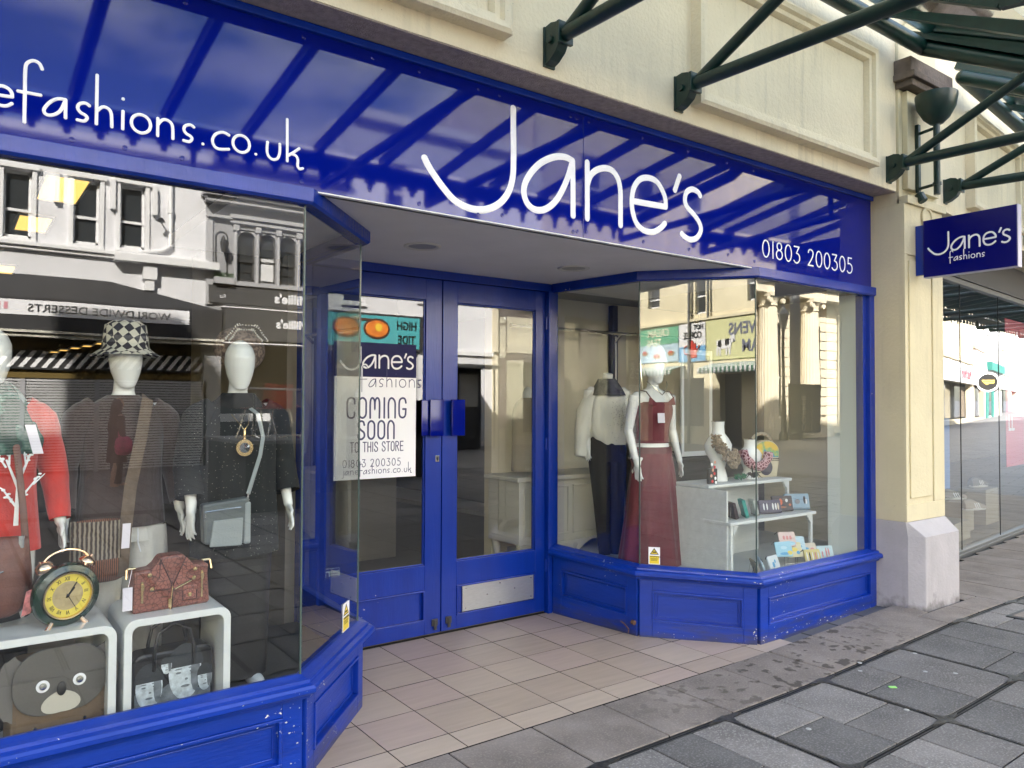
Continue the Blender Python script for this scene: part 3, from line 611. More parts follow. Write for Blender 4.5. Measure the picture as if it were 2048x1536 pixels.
# coming soon poster on the outside of the left door glass
po = thing('poster', 'blue and white coming soon poster on the left door glass', 'poster', (-3.48, DY, 1.0))
PM = Matrix.Translation((0, 0, 0)); py = DY+.006
m = MB(); m.box(-3.775, -3.198, py, py+.003, 1.012, 1.662); m.build('paper_sheet', mat('white_poster_paper', (.93, .93, .95), rough=.35), po)
m = MB(); m.box(-3.775, -3.198, py, py+.003, 1.6625, 1.882); m.build('header_band', mat('navy_print', (.012, .012, .075), rough=.5, spec=.2), po)
PW = wallM(0, py, 0); NAVY = mat('navy_ink', (.03, .03, .12), rough=.4)
m = MB(); janes(m, -3.735, 1.722, .263, .0062, .0012, PW); lettering(m, 'f', GS, -3.60, 1.6, .052, .0058, .0012, PW); m.build('logo_lettering', WHT, po, smooth=True)
m = MB(); lettering(m, 'fashions', GS, -3.60, 1.6, .05, .0026, .0016, PW, sx=.98); m.build('fashions_lettering', NAVY, po, smooth=True)
for txt, fnt, x_, z_, sz_, r_, trk, sx_ in (('COMING', GC, -3.69, 1.40, .128, .0062, 1.07, .93), ('SOON', GC, -3.615, 1.265, .115, .0062, 1.07, .93), ('TO THIS STORE', GC, -3.665, 1.185, .06, .0033, 1.04, .86),
        ('01803 200305', GC, -3.715, 1.09, .046, .0024, 1.28, .92), ('janefashions.co.uk', GS, -3.715, 1.045, .0235, .0021, 1.0, 1.0)):
    m = MB(); lettering(m, txt, fnt, x_, z_, sz_, r_, .0012, PW, track=trk, sx=sx_); m.build('notice_lettering', NAVY, po, smooth=True)
# warning stickers
YEL = mat('yellow_sticker', (.8, .6, .03), rough=.4)
def warn(A, B, s0, s1, z0, z1, label):
    u, n_, L_ = segframe(A, B); O = Vector((A[0], A[1], 0))+u*s0+n_*.003; F_ = frame(O, u, n_); W_ = s1-s0
    t = thing('warning_sticker', label, 'sticker', tuple(O+Vector((0, 0, z0))))
    P_ = MB(); P_.box(0, W_, z0, z1, 0, .0008, M=F_); P_.build('white_backing', WHT, t)
    zc = z0+(z1-z0)*.52; h = z1-zc
    P_ = MB(); P_.ext([(W_*.1, zc+.006), (W_*.9, zc+.006), (W_*.5, z1-.006)], F_ @ Matrix.Translation((0, 0, .0006)), .0008); P_.build('black_triangle', DARK, t)
    P_ = MB(); P_.ext([(W_*.2, zc+.011), (W_*.8, zc+.011), (W_*.5, z1-.016)], F_ @ Matrix.Translation((0, 0, .0012)), .0006); P_.box(W_*.08, W_*.92, z0+.004, zc-.002, .0006, .0012, M=F_); P_.build('yellow_print', YEL, t)
    P_ = MB(); P_.box(W_*.34, W_*.66, zc+.018, zc+.026, .0017, .0024, M=F_ @ Matrix.Rotation(.0, 4, 'Z')); 
    P_.build('symbol', DARK, t)
    textmesh('WARNING', .0135*W_/.075, F_ @ Matrix.Translation((W_*.14, zc-.013, .0013)), d=.0004, bold=.0003).build('lettering', DARK, t)
    P_ = MB()
    for q in range(3): P_.box(W_*(.16+.03*q), W_*(.84-.04*q), zc-.022-.007*q, zc-.0195-.007*q, .0012, .0016, M=F_)
    P_.build('small_print', DARK, t)
warn(RP[1], RP[2], .059, .135, .42, .535, 'yellow and white warning sticker on the glass before the maroon dress')
warn(LP[1], LP[2], .53, .63, .385, .52, 'yellow and white warning sticker on the splayed pane left of the doors')
t = thing('door_sticker', 'small white notice sticker low on the left door glass', 'sticker', (-3.77, DY, .4))
m = MB(); m.box(-3.822, -3.727, DY+.008, DY+.0095, .398, .475); m.build('white_backing', mat('pale_green_paper', (.6, .7, .64), rough=.5), t)
m = MB(); m.box(-3.82, -3.73, DY+.006, DY+.008, .46, .472); m.box(-3.815, -3.80, DY+.006, DY+.008, .408, .45)
for q in range(3): m.box(-3.79, -3.735, DY+.006, DY+.008, .41+.014*q, .417+.014*q)
m.build('print', NAVY, t)

# ---------------- hanging sign
hs = thing('hanging_sign', 'small blue projecting box sign reading Jane\'s fashions fixed to the pilaster', 'shop sign', (.15, -.6, 2.44))
m = MB(); m.box(.15, .215, -.95, -.325, 2.448, 2.872); m.build('sign_box', BOXB, hs, bev=.003)
m = MB(); m.box(.163, .205, -.325, -.262, 2.47, 2.845); m.build('wall_mount', BLUE, hs, bev=.003)
m = MB(); m.box(.152, .213, -.955, -.95, 2.446, 2.874); m.box(.152, .213, -.953, -.323, 2.443, 2.4478); m.build('edge_strip', mat('silver_edge', (.42, .42, .55), rough=.4, metal=.3), hs)
HM = frame((.15, -.362, 0), (0, -1, 0), (-1, 0, 0))
m = MB(); janes(m, .0, 2.622, .279, .0066, .002, HM); m.build('logo_lettering', WHT, hs, smooth=True)
m = MB(); lettering(m, 'fashions', GS, .148, 2.545, .0265, .0029, .0015, HM, track=.98); m.build('small_lettering', WHT, hs, smooth=True)
HM2 = frame((.215, -.90, 0), (0, 1, 0), (1, 0, 0)); m = MB(); janes(m, .005, 2.622, .27, .0068, .002, HM2); m.build('rear_lettering', WHT, hs, smooth=True)

# ---------------- wall uplight
ul = thing('wall_uplight', 'dark green bowl shaped wall uplight on a pole bracket above the hanging sign', 'lamp', (.17, -.44, 3.1))
m = MB(); prof = [(.001, -.235), (.05, -.225), (.1, -.18), (.145, -.1), (.16, -.02), (.16, 0), (.152, 0), (.14, -.09), (.09, -.17), (.001, -.2)]
m.lathe([(a*.9, z*.95) for a, z in prof], (.15, -.43, 3.79), n=32); m.build('bowl', GREEN, ul, smooth=True)
m = MB(); m.tube([(.15, -.43, 3.58), (.15, -.43, 3.05)], .023, n=14); m.tube([(.15, -.43, 3.6), (.15, -.43, 3.57)], .03, n=14); m.tube([(.15, -.43, 3.14), (.15, -.43, 3.12)], .03, n=14); m.build('pole', GREEN, ul, smooth=True)
m = MB(); m.box(.17, .205, -.29, -.262, 3.1, 3.62); m.tube([(.19, -.28, 3.09), (.19, -.31, 3.03)], .035, n=12); m.tube([(.19, -.28, 3.13), (.15, -.43, 3.13)], .012, n=8); m.tube([(.19, -.28, 3.55), (.15, -.43, 3.55)], .012, n=8); m.build('wall_bracket', GREEN, ul, bev=.003)

# ---------------- canopy
def canopy(T, bars, brs, x0, x1, lampend, yw=-.38, zw=4.14, yf=-2.62, zf=3.42):
    """T world matrix, built in a local frame whose x runs along the wall"""
    yk = -1.35; zk = 3.60; zz = lambda y: zw+(y-yw)*(zk-zw)/(yk-yw) if y > yk else zk+(y-yk)*(zf-zk)/(yf-yk)
    X = lambda p: T @ Vector(p)
    cn = None
    m = MB(); m.tube([X((x0, yw, zw)), X((x1, yw, zw))], .055, n=16); m.build('wall_purlin', GREEN, CN, smooth=True)
    m = MB(); m.tube([X((x0, yf, zf-.02)), X((x1, yf, zf-.02))], .06, n=14); m.build('front_beam', GREEN, CN, smooth=True)
    m = MB(); m.box(x0, x1, yf-.16, yf-.08, zf-.06, zf+.03, M=T)
    k = x0+.1
    while k < x1: # valance of small drop finials
        m.box(k-.05, k+.05, yf-.125, yf-.11, zf-.10, zf-.06, M=T); m.ball(tuple(X((k, yf-.117, zf-.12))), .028, n=5)
        if int(k*7) % 3 == 0: m.box(k-.02, k+.02, yf-.125, yf-.11, zf-.19, zf-.10, M=T)
        k += .2
    m.build('gutter_valance', GREEN, CN)
    for k, bx_ in enumerate(bars):
        m = MB()
        for ya, ye_ in ((yw+.05, yk), (yk, yf-.1)):
            a = X((bx_, ya, zz(ya)+.09)); b = X((bx_, ye_, zz(ye_)+.09))
            u_ = T.to_3x3() @ Vector((1, 0, 0)); d_ = (b-a).normalized(); v_ = d_.cross(u_)
            Q = Matrix((u_, d_, v_)).transposed().to_4x4(); Q.translation = a
            m.box(-.027, .027, 0, (b-a).length, -.03, .03, M=Q); m.box(-.038, .038, 0, (b-a).length, .03, .037, M=Q)
        for q in (0, .99): m.tube([X((bx_, yw+(yf-yw)*q, zz(yw+(yf-yw)*q)+.03)), X((bx_, yw+(yf-yw)*q, zz(yw+(yf-yw)*q)+.09))], .018, n=6)
        m.build('glazing_bar', GREEN, CN)
        if k < len(bars)-1:
            m = MB(); n1 = bars[k+1]; m.add([X(p) for p in ((bx_, yw+.05, zz(yw)+.105), (n1, yw+.05, zz(yw)+.105), (n1, yk, zk+.105), (bx_, yk, zk+.105), (n1, yf-.1, zz(yf)+.105), (bx_, yf-.1, zz(yf)+.105))], [(0, 1, 2, 3), (3, 2, 4, 5)]); m.build('roof_glass', GLC, CN, fixn=False)
    for e in lampend:
        m = MB(); m.tube([X((e, yw, zw)), X((e, yk, zk)), X((e, yf, zf-.02))], .055, n=16); m.ball(tuple(X((e, yw, zw))), .055, n=8); m.build('end_tube', GREEN, CN, smooth=True)
    for bx_ in brs:
        m = MB(); yb = -.2; zb = 3.265
        # wall shoe: plate, half-round cheek with bolt, collar
        m.box(bx_-.035, bx_+.035, yb-.012, yb, zb-.125, zb+.07, M=T)
        cheek = [(0, -.12), (.045, -.105), (.09, -.075), (.115, -.035), (.12, .0), (.115, .04), (.09, .065), (.05, .075), (0, .068)]
        C_ = T @ frame((bx_+.03, yb-.005, zb), (0, -1, 0), (-1, 0, 0)); m.ext(cheek, C_, .06)
        m.tube([X((bx_-.045, yb-.055, zb-.01)), X((bx_+.045, yb-.055, zb-.01))], .02, n=6)
        m.box(bx_-.045, bx_+.045, yb-.135, yb-.115, zb-.05, zb+.055, M=T)
        m.build('wall_bracket', GREEN, CN, bev=.002)
        dx = 0
        m = MB(); m.tube([X((bx_, yb-.11, zb)), X((bx_, yf, 3.20))], .036, n=14); m.build('tie_strut', GREEN, CN, smooth=True)
        m = MB(); m.tube([X((bx_, yb-.13, zb)), X((bx_, -1.2, zz(-1.2)))], .031, n=14); m.build('raking_strut', GREEN, CN, smooth=True)
        m = MB(); m.tube([X((bx_, yf, 3.20)), X((bx_, yf, zf))], .03, n=10); m.build('hanger_rod', GREEN, CN, smooth=True)
CN = thing('canopy', 'dark green steel and glass canopy over the pavement before the blue fascia', 'canopy', (-4, -.2, 3.3))
bars = [.02-.565*k for k in range(0, 19)]
canopy(Matrix.Identity(4), bars, (-.11, -2.42, -3.36, -5.72, -6.66), -10.4, .06, (.06,))
NB = 6.6; NU = Vector((math.cos(R(NB)), math.sin(R(NB)), 0)); NN = Vector((math.sin(R(NB)), -math.cos(R(NB)), 0))
TN = Matrix.Translation((.60, .0, 0)) @ Matrix.Rotation(R(NB), 4, 'Z')
CN = thing('canopy', 'dark green steel and glass canopy beyond the pilaster over the shoe shop', 'canopy', (6, .6, 3.3))
canopy(TN, [.12+.565*k for k in range(0, 44)], (.22, 2.6, 3.55, 5.9, 6.85, 9.2, 10.15, 12.5, 13.4, 15.8, 16.7, 19.1, 20), .1, 25, (.1,), zw=4.1)
# ================================================================ the far side of the street (seen in the glass)
WW = mat('white_painted_wall', (.74, .74, .76), rough=.85, var=.08, vs=1.2, bump=.2, bs=20)
GW = mat('grey_painted_wall', (.34, .34, .35), rough=.8, var=.06, vs=1.5)
GT = mat('grey_trim', (.42, .42, .43), rough=.7)
CW = mat('sunny_cream_wall', (.80, .72, .50), rough=.9, var=.1, vs=1.0, bump=.3, bs=25)
PW2 = mat('pale_pink_wall', (.6, .5, .46), rough=.9, var=.08, vs=1.0)
ST = mat('bath_stone', (.6, .54, .41), rough=.9, var=.12, vs=2, bump=.3, bs=25)
CHAR = mat('charcoal_fascia', (.035, .035, .037), rough=.6, var=.2, vs=3)
CHAR2 = mat('dark_grey_awning', (.07, .07, .07), rough=.8, var=.15, vs=3)
PANE = mat('dark_window_pane', (.035, .04, .045), rough=.06, spec=.6)
INSIDE = mat('dark_shop_inside', (.012, .012, .014), rough=.9)
OCH = mat('ochre_inside_wall', (.16, .11, .03), rough=.9)
SHUT = mat('grey_roller_shutter', (.58, .58, .58), rough=.5, var=.15, vs=4)
WP = mat('white_gloss_frame', (.8, .8, .8), rough=.4)
BLK = mat('black_paint', (.01, .01, .01), rough=.5)
OY = -16.5
def oppwall(mb, x0, x1, z0, z1, holes, y=OY, d=.35, M=None):
    """wall with real openings: tiles the rectangle, leaving the holes"""
    xs_ = sorted({x0, x1}|{h[i] for h in holes for i in (0, 1)}); zs_ = sorted({z0, z1}|{h[i] for h in holes for i in (2, 3)})
    for i in range(len(xs_)-1):
        for j in range(len(zs_)-1):
            cx, cz = (xs_[i]+xs_[i+1])/2, (zs_[j]+zs_[j+1])/2
            if any(h[0] < cx < h[1] and h[2] < cz < h[3] for h in holes): continue
            mb.box(xs_[i], xs_[i+1], y-d, y, zs_[j], zs_[j+1], M=M)
def sash(t, x0, x1, z0, z1, y=OY, fm=None, surround=None, M=None, bars=False):
    fm = fm or WP; m_ = MB(); w_ = .05; yy = y-.10; zm = z0+(z1-z0)*.42
    for a, b, c, d in ((x0, x0+w_, z0, z1), (x1-w_, x1, z0, z1), (x0, x1, z0, z0+.07), (x0, x1, z1-.06, z1)): m_.box(a, b, yy-.05, yy, c, d, M=M)
    m_.box(x0, x1, yy-.05, yy+.02, zm-.03, zm+.03, M=M)
    if bars:
        m_.box(x0, x1, yy-.04, yy-.005, z0+(zm-z0)*.5-.012, z0+(zm-z0)*.5+.012, M=M); m_.box(x0, x1, yy-.04, yy-.005, zm+(z1-zm)*.5-.012, zm+(z1-zm)*.5+.012, M=M)
    f = m_.build('window_frame', fm, t)
    m_ = MB(); m_.box(x0, x1, yy-.06, yy-.045, z0, z1, M=M); m_.build('pane', PANE, f)
    if surround:
        m_ = MB(); s_ = .09
        m_.box(x0-s_, x0, y-.02, y+.06, z0-.05, z1+s_, M=M); m_.box(x1, x1+s_, y-.02, y+.06, z0-.05, z1+s_, M=M); m_.box(x0-s_-.05, x1+s_+.05, y-.02, y+.1, z1+.02, z1+s_+.04, M=M); m_.box(x0-s_, x1+s_, y-.02, y+.09, z0-.1, z0-.02, M=M)
        m_.build('window_surround', surround, f, bev=.01)
def otext(t, name, txt, size, x, z, m_, y=OY, bold=0, sx=1, d=.01): textmesh(txt, size, oppM(x, y, z), d=d, bold=bold, sx=sx).build(name, m_, t)

# --- cream cafe far left (seen in the splayed pane)
t = thing('cafe_building', 'sunlit cream cafe building across the street with a row of painted signs and striped awning', 'building', (-22, -17, 0))
hl = [(-23.95, -23.2, 5.5, 6.35), (-21.0, -20.4, 5.0, 6.6), (-28, -27.2, 5.2, 6.6), (-31, -30.2, 5.2, 6.6), (-18.2, -17.4, 5.2, 6.7), (-15.6, -14.8, 5.2, 6.7), (-19.6, -18.5, -.1, 2.6), (-24, -22.9, -.1, 2.6), (-28.5, -25.5, .5, 2.7), (-17.6, -14.8, .5, 2.7), (-22.3, -20.5, .6, 2.5)]
m = MB(); oppwall(m, -34, -14, -.3, 9.5, hl); m.box(-34, -14, OY-8, OY-.35, -.3, 9.3); m.build('wall', CW, t)
m = MB(); m.box(-34, -14, OY, OY+.25, 9.4, 9.7); m.box(-34, -14, OY, OY+.12, 4.72, 4.82); m.build('cornice', CW, t)
for h in hl[:6]: sash(t, *h)
m = MB()
for h in hl[6:]: m.box(h[0], h[1], OY-.3, OY-.25, h[2], h[3])
m.build('shop_glass', PANE, t)
m = MB(); m.tube([(-21.25, OY+.1, -.1), (-21.25, OY+.1, 9.4)], .06, n=8); m.tube([(-20.15, OY+.1, 4.8), (-20.15, OY+.1, 9.4)], .05, n=8); m.build('drainpipe', mat('grey_pipe', (.2, .2, .19)), t)
def board(x0, x1, z0, z1, m_, label, y=OY):
    b_ = thing('sign_board', label, 'sign', ((x0+x1)/2, y, z0), 'painted sign boards on the cream cafe')
    q = MB(); q.box(x0, x1, y, y+.06, z0, z1); q.build('board', m_, b_, bev=.01); return b_
yb_ = OY+.06
b_ = board(-24.5, -21.95, 3.2, 4.62, mat('board_pale_blue', (.45, .62, .72)), 'cream teas board with green top and pictures of scones')
q = MB(); q.box(-24.5, -21.95, yb_, yb_+.01, 3.95, 4.62); q.build('green_band', mat('board_green', (.12, .42, .25)), b_)
otext(b_, 'lettering', 'CREAM', .42, -22.5, 4.28, mat('pale_print', (.8, .8, .6)), yb_+.01, .01); otext(b_, 'lettering', 'TEAS', .42, -23.0, 3.9, mat('pale_print', ()), yb_+.01, .01)
for k, (x_, z_, s_) in enumerate(((-22.4, 3.55, .22), (-23.3, 3.45, .26), (-24.1, 3.6, .2))):
    q = MB(); q.lathe([(s_, 0), (s_*.9, .02), (0, .03)], M=oppM(x_, yb_, z_) @ Matrix.Diagonal((1, .45, 1, 1)), n=16); q.build('scone_picture', mat('board_tan', (.5, .3, .12)), b_)
    q = MB(); q.lathe([(s_*.6, .03), (s_*.5, .04), (0, .05)], M=oppM(x_, yb_, z_+.05) @ Matrix.Diagonal((1, .45, 1, 1)), n=16); q.build('jam_picture', mat('board_red', (.6, .04, .02)), b_)
b_ = board(-21.9, -20.35, 3.15, 4.66, mat('board_white', (.8, .8, .8)), 'hot coffee board with a red coffee pot on blue')
q = MB(); q.box(-21.9, -20.35, yb_, yb_+.01, 3.15, 3.75); q.build('blue_band', mat('board_blue', (.15, .4, .65)), b_)
otext(b_, 'lettering', 'HOT', .26, -20.45, 4.4, BLK, yb_+.01, .006); otext(b_, 'lettering', 'COFFEE', .36, -20.55, 4.06, BLK, yb_+.01, .006, sx=.85)
q = MB(); Q_ = oppM(-21.1, yb_+.01, 3.3); q.ext([(-.28, 0), (.28, 0), (.2, .55), (-.2, .55)], Q_, .02); q.ext([(-.08, .55), (.08, .55), (.02, .68), (-.02, .68)], Q_, .02); q.tube([Q_ @ Vector(p) for p in ((.25, .12, .01), (.45, .2, .01), (.45, .42, .01), (.2, .5, .01))], .03, n=6); q.tube([Q_ @ Vector(p) for p in ((-.24, .2, .01), (-.42, .45, .01))], .04, n=6); q.build('coffee_pot_picture', mat('board_red', ()), b_)
b_ = board(-20.3, -15.4, 3.15, 4.68, mat('board_yellow', (.66, .66, .34)), 'pale yellow board lettered heavens cream with a cow')
otext(b_, 'lettering', 'HEAVENS', .62, -16.6, 4.05, mat('board_slate', (.12, .13, .2)), yb_, .012, sx=.95); otext(b_, 'lettering', 'CREAM', .62, -16.5, 3.4, mat('board_slate', ()), yb_, .012, sx=.95)
q = MB(); Q_ = oppM(-19.35, yb_, 3.3); q.ext([(-.4, .25), (.35, .25), (.38, .6), (-.4, .62)], Q_, .02)
for x_ in (-.36, -.2, .15, .3): q.ext([(x_, 0), (x_+.07, 0), (x_+.09, .27), (x_-.02, .27)], Q_, .02)
q.ext([(-.62, .5), (-.38, .45), (-.36, .7), (-.55, .78)], Q_, .02); q.build('cow_picture', mat('board_white', ()), b_)
q = MB(); q.ext([(-.3, .4), (-.1, .35), (-.08, .62), (-.3, .62)], Q_, .024); q.ext([(.1, .3), (.3, .36), (.28, .55), (.12, .6)], Q_, .024); q.ext([(-.62, .5), (-.52, .48), (-.5, .62)], Q_, .024); q.build('cow_patches', BLK, b_)
for k, (x0, x1) in enumerate(((-20.1, -14.9), (-25.4, -21.6))):
    aw = thing('striped_awning', 'green and white striped awning with scalloped edge %s' % ('under the pale yellow board' if k == 0 else 'under the cream teas board'), 'awning', ((x0+x1)/2, OY, 2.7), 'striped awnings of the cream cafe')
    a1 = MB(); a2 = MB(); n_ = int((x1-x0)/.11)
    for i in range(n_):
        a, b = x0+(x1-x0)*i/n_, x0+(x1-x0)*(i+1)/n_; q = a1 if i % 2 else a2
        q.add([(a, OY+.02, 3.02), (b, OY+.02, 3.02), (b, OY+.7, 2.83), (a, OY+.7, 2.83), (a, OY+.02, 3.0), (b, OY+.02, 3.0), (b, OY+.69, 2.8), (a, OY+.69, 2.8)], [(0, 1, 2, 3), (4, 7, 6, 5), (0, 3, 7, 4), (1, 5, 6, 2), (3, 2, 6, 7)])
        q.ext([(a, 2.82), (b, 2.82), (b, 2.64), ((a+b)/2, 2.6), (a, 2.64)], Matrix(((1, 0, 0, 0), (0, 0, -1, OY+.7), (0, 1, 0, 0), (0, 0, 0, 1))), .01)
    a1.build('green_stripes', mat('awning_green', (.06, .2, .13)), aw); a2.build('white_stripes', mat('board_white', ()), aw)

# --- filler between
t = thing('pink_building', 'pale pink town house across the street between cream cafe and white house', 'building', (-11, -17, 0))
hl = [(-13+i*1.6, -12.3+i*1.6, z, z+1.4) for i in range(3) for z in (4.6, 6.8)]+[(-13.2, -8.6, .4, 2.8)]
m = MB(); oppwall(m, -14, -8, -.3, 8.6, hl); m.box(-14, -8, OY-8, OY-.35, -.3, 8.4); m.build('wall', PW2, t)
for h in hl[:-1]: sash(t, *h, surround=WP)
m = MB(); m.box(-13.2, -8.6, OY-.3, OY-.25, .4, 2.8); m.build('shop_glass', PANE, t)

# --- white house with the dark dessert shop
HT = 7.45
t = thing('white_building', 'white painted building across the street with narrow sash windows above a dessert shop', 'building', (-4.4, -17, 0))
hl = [(-4.83+1.14*k, -4.31+1.14*k, 5.03, 6.5) for k in (-2, -1, 0)]+[(-3.51, -2.99, 5.05, 6.5), (-2.57, -2.05, 5.07, 6.53), (-7.6, -.5-.16, -.2, 2.9)]
hl[0] = (-7.5, -6.98, 5.03, 6.5); hl[1] = (-6.5, -5.98, 5.03, 6.5)
m = MB(); oppwall(m, -8, -.66, -.3, HT, hl); m.box(-8, -.66, OY-8, OY-.9, -.3, HT); m.build('wall', WW, t)
for h in hl[:-1]: sash(t, *h, surround=WP)
m = MB(); m.box(-8.05, -.62, OY, OY+.16, 4.86, 4.95); m.box(-8.05, -.62, OY, OY+.1, 4.78, 4.86); m.box(-2.7, -.4, OY, OY+.3, 4.72, 4.9); m.box(-8.1, -.6, OY, OY+.3, HT-.15, HT+.05)
for x_ in (-5.75, -3.9, -2.78, -1.9): m.box(x_, x_+.1, OY, OY+.14, 5.9, 6.6)
m.box(-2.1, -1.8, OY, OY+.2, 4.35, 4.7); m.box(-2.05, -1.85, OY, OY+.16, 4.1, 4.35)
m.build('cornice', WP, t, bev=.01)
m = MB(); m.tube([(-1.5, OY+.08, HT-.1), (-1.5, OY+.08, 5.2), (-1.7, OY+.1, 5.05), (-2.2, OY+.1, 4.98)], .055, n=10); m.tube([(-1.5, OY+.08, 6.1), (-1.5, OY+.08, 6.0)], .075, n=10); m.build('drainpipe', WP, t, smooth=True)
m = MB(); m.tube([(-1.75, OY+.02, 5.85), (-1.75, OY+.3, 5.8)], .02, n=6); m.lathe([(.02, .1), (.05, .06), (.09, 0)], (-1.75, OY+.3, 5.72), n=10); m.build('wall_lamp', BLK, t)
m = MB(); m.box(-8, -.66, OY-.88, OY-.85, -.2, 2.95); m.build('shop_interior', INSIDE, t)
m = MB(); m.box(-7.6, -.66, OY-.32, OY-.29, 1.95, 2.92); m.build('ochre_backing', OCH, t)
m = MB(); m.box(-8.0, -.33, OY+.0, OY+.32, 3.02, 3.72); m.add([(-8, OY, 3.72), (-.33, OY, 3.72), (-.33, OY+.32, 3.72), (-8, OY+.32, 3.72), (-8, OY, 4.25), (-2.75, OY, 4.25), (-8, OY+.02, 4.25), (-2.75, OY+.02, 4.25)], [(3, 2, 7, 6), (0, 4, 5, 1), (0, 3, 6, 4), (1, 5, 7, 2), (4, 6, 7, 5)]); m.build('shop_fascia', CHAR, t)
m = MB(); m.box(-8.0, -.28, OY+.0, OY+.36, 2.965, 3.02); m.box(-8.0, -.28, OY+.0, OY+.3, 2.88, 2.94); m.build('shutter_rail', mat('worn_white_rail', (.6, .58, .5), var=.4, vs=12), t)
bn = thing('banner', 'long white banner lettered worldwide desserts on the charcoal shop fascia', 'banner', (-3.4, OY+.33, 3.3))
m = MB(); m.box(-5.7, -1.1, OY+.325, OY+.335, 3.34, 3.665); m.build('cloth', WHT, bn)
otext(bn, 'lettering', 'WORLDWIDE DESSERTS', .235, -1.52, 3.42, mat('dark_grey_print', (.02, .02, .02)), OY+.337, .001, sx=1.115)
m = MB()
for q in range(3): m.box(-5.05+q*.13, -4.98+q*.13, OY+.337, OY+.342, 3.45, 3.6)
m.build('pink_motif', mat('pink_print', (.7, .3, .35)), bn)
m = MB(); k = -7.5
while k < -.6:
    m.ext([(k, 2.24), (k+.095, 2.24), (k+.36, 2.60), (k+.265, 2.60)], Matrix(((1, 0, 0, 0), (0, 0, 1, OY-.2), (0, 1, 0, 0), (0, 0, 0, 1))), .008); k += .215
m.build('diagonal_stripes', WHT, t)
m = MB(); m.box(-7.6, -.66, OY-.26, OY-.21, 2.2, 2.62); m.build('stripe_band', CHAR, t)
for x0, x1 in ((-7.4, -5.9), (-5.8, -4.45), (-4.37, -3.03), (-2.93, -.6)):
    m = MB(); z = -.05
    while z < 1.95: m.box(x0, x1, OY-.06, OY-.02, z, z+.04); m.box(x0, x1, OY-.065, OY-.055, z+.035, z+.07, 1); z += .062  # black strips paint in the shade between the slats
    m.build('roller_shutter', [SHUT, BLK], t)
m = MB()
for x_ in (-7.5, -5.85, -4.41, -2.98, -.63): m.box(x_-.045, x_+.045, OY-.1, OY, -.1, 1.98)
m.build('shutter_posts', mat('grey_post', (.4, .4, .42)), t)

# --- grey ornate house (Millie's)
t = thing('grey_building', 'grey painted ornate building across the street with arched windows above the Millie\'s shop', 'building', (1.2, -17, 0))
wz = [(.12, .56), (.66, 1.1), (1.2, 1.64), (1.74, 2.18), (2.28, 2.72)]
hl = [(a, b, 4.56, 5.82) for a, b in wz]+[(-.25, 3.0, .3, 2.95)]
m = MB(); oppwall(m, -.66, 3.05, -.3, 7.6, hl); m.box(-.66, 3.05, OY-8, OY-.9, -.3, 7.6); m.build('wall', GW, t)
for a, b in wz:
    sash(t, a, b, 4.56, 5.82, fm=mat('dark_frame', (.05, .05, .05)), bars=True)
    m = MB(); pts = [(a, 5.86)]+[(a+.22*0+(b-a)/2*(1-math.cos(q*math.pi/10)), 5.62+.2*math.sin(q*math.pi/10)) for q in range(11)]+[(b, 5.86)]
    m.ext(pts, Matrix(((1, 0, 0, 0), (0, 0, -1, OY-.0), (0, 1, 0, 0), (0, 0, 0, 1))), .09); m.build('arch_head', GT, t)
m = MB(); m.box(.7, 1.06, OY-.085, OY-.08, 4.62, 5.2)
for q in range(9):
    m.box(.7+.04*q, .705+.04*q, OY-.08, OY-.07, 4.62, 5.2)
m.build('lattice_blind', mat('white_lattice', (.7, .7, .7)), t)
m = MB()
for x_ in (.055, .61, 1.15, 1.69, 2.23, 2.78): m.tube([(x_, OY+.03, 4.5), (x_, OY+.03, 5.8)], .045, n=10); m.box(x_-.07, x_+.07, OY, OY+.1, 5.8, 5.95)
m.box(.0, 3.05, OY, OY+.14, 4.42, 4.5); m.box(-.1, 3.05, OY, OY+.1, 5.98, 6.06); m.box(-.1, 3.05, OY, OY+.16, 6.1, 6.2)
m.box(-.66, -.5, OY, OY+.06, 3.9, 6.1); m.box(-.66, -.06, OY, OY+.14, 6.06, 6.13); m.box(-.72, 3.05, OY, OY+.3, 6.42, 6.55); m.box(-.8, 3.05, OY, OY+.4, 6.55, 6.62); m.box(-.72, 3.1, OY, OY+.3, 7.5, 7.65)
m.build('mouldings', GT, t, bev=.008)
m = MB(); m.tube([(-.42, OY+.01, 4.6), (-.42, OY+.01, 5.6)]+[(-.28-.14*math.cos(q*math.pi/8), OY+.01, 5.6+.14*math.sin(q*math.pi/8)) for q in range(1, 8)]+[(-.14, OY+.01, 5.6), (-.14, OY+.01, 4.6)], .02, n=6); m.build('niche_moulding', mat('dark_frame', ()), t)
m = MB(); m.tube([(-.28, OY, 5.55), (-.28, OY+.2, 5.6), (-.28, OY+.26, 5.5)], .018, n=6); m.lathe([(.02, .3), (.1, .22), (.11, .2), (.07, 0), (.03, -.04)], (-.28, OY+.26, 5.22), n=8); m.build('lantern', BLK, t)
m = MB(); m.box(-.5, -.02, OY, OY+.22, 4.42, 4.58); fb = m.build('flower_box', GT, t)
m = MB(); rq = random.Random(5)
for q in range(160):
    c = Vector((rq.uniform(-.5, -.02), OY+rq.uniform(.02, .2), 4.58+rq.uniform(0, .12))); a = Vector((rq.uniform(-1, 1), rq.uniform(-1, 1), rq.uniform(-1, 1))).normalized()*.025; b = a.orthogonal().normalized()*.015
    m.quad(c-a, c-b, c+a, c+b)
m.build('flowers', mat('leafy_green', (.05, .12, .03), var=.5, vs=60), fb)
m = MB(); m.box(-.66, 3.05, OY-.88, OY-.85, -.2, 3); m.build('shop_interior', INSIDE, t)
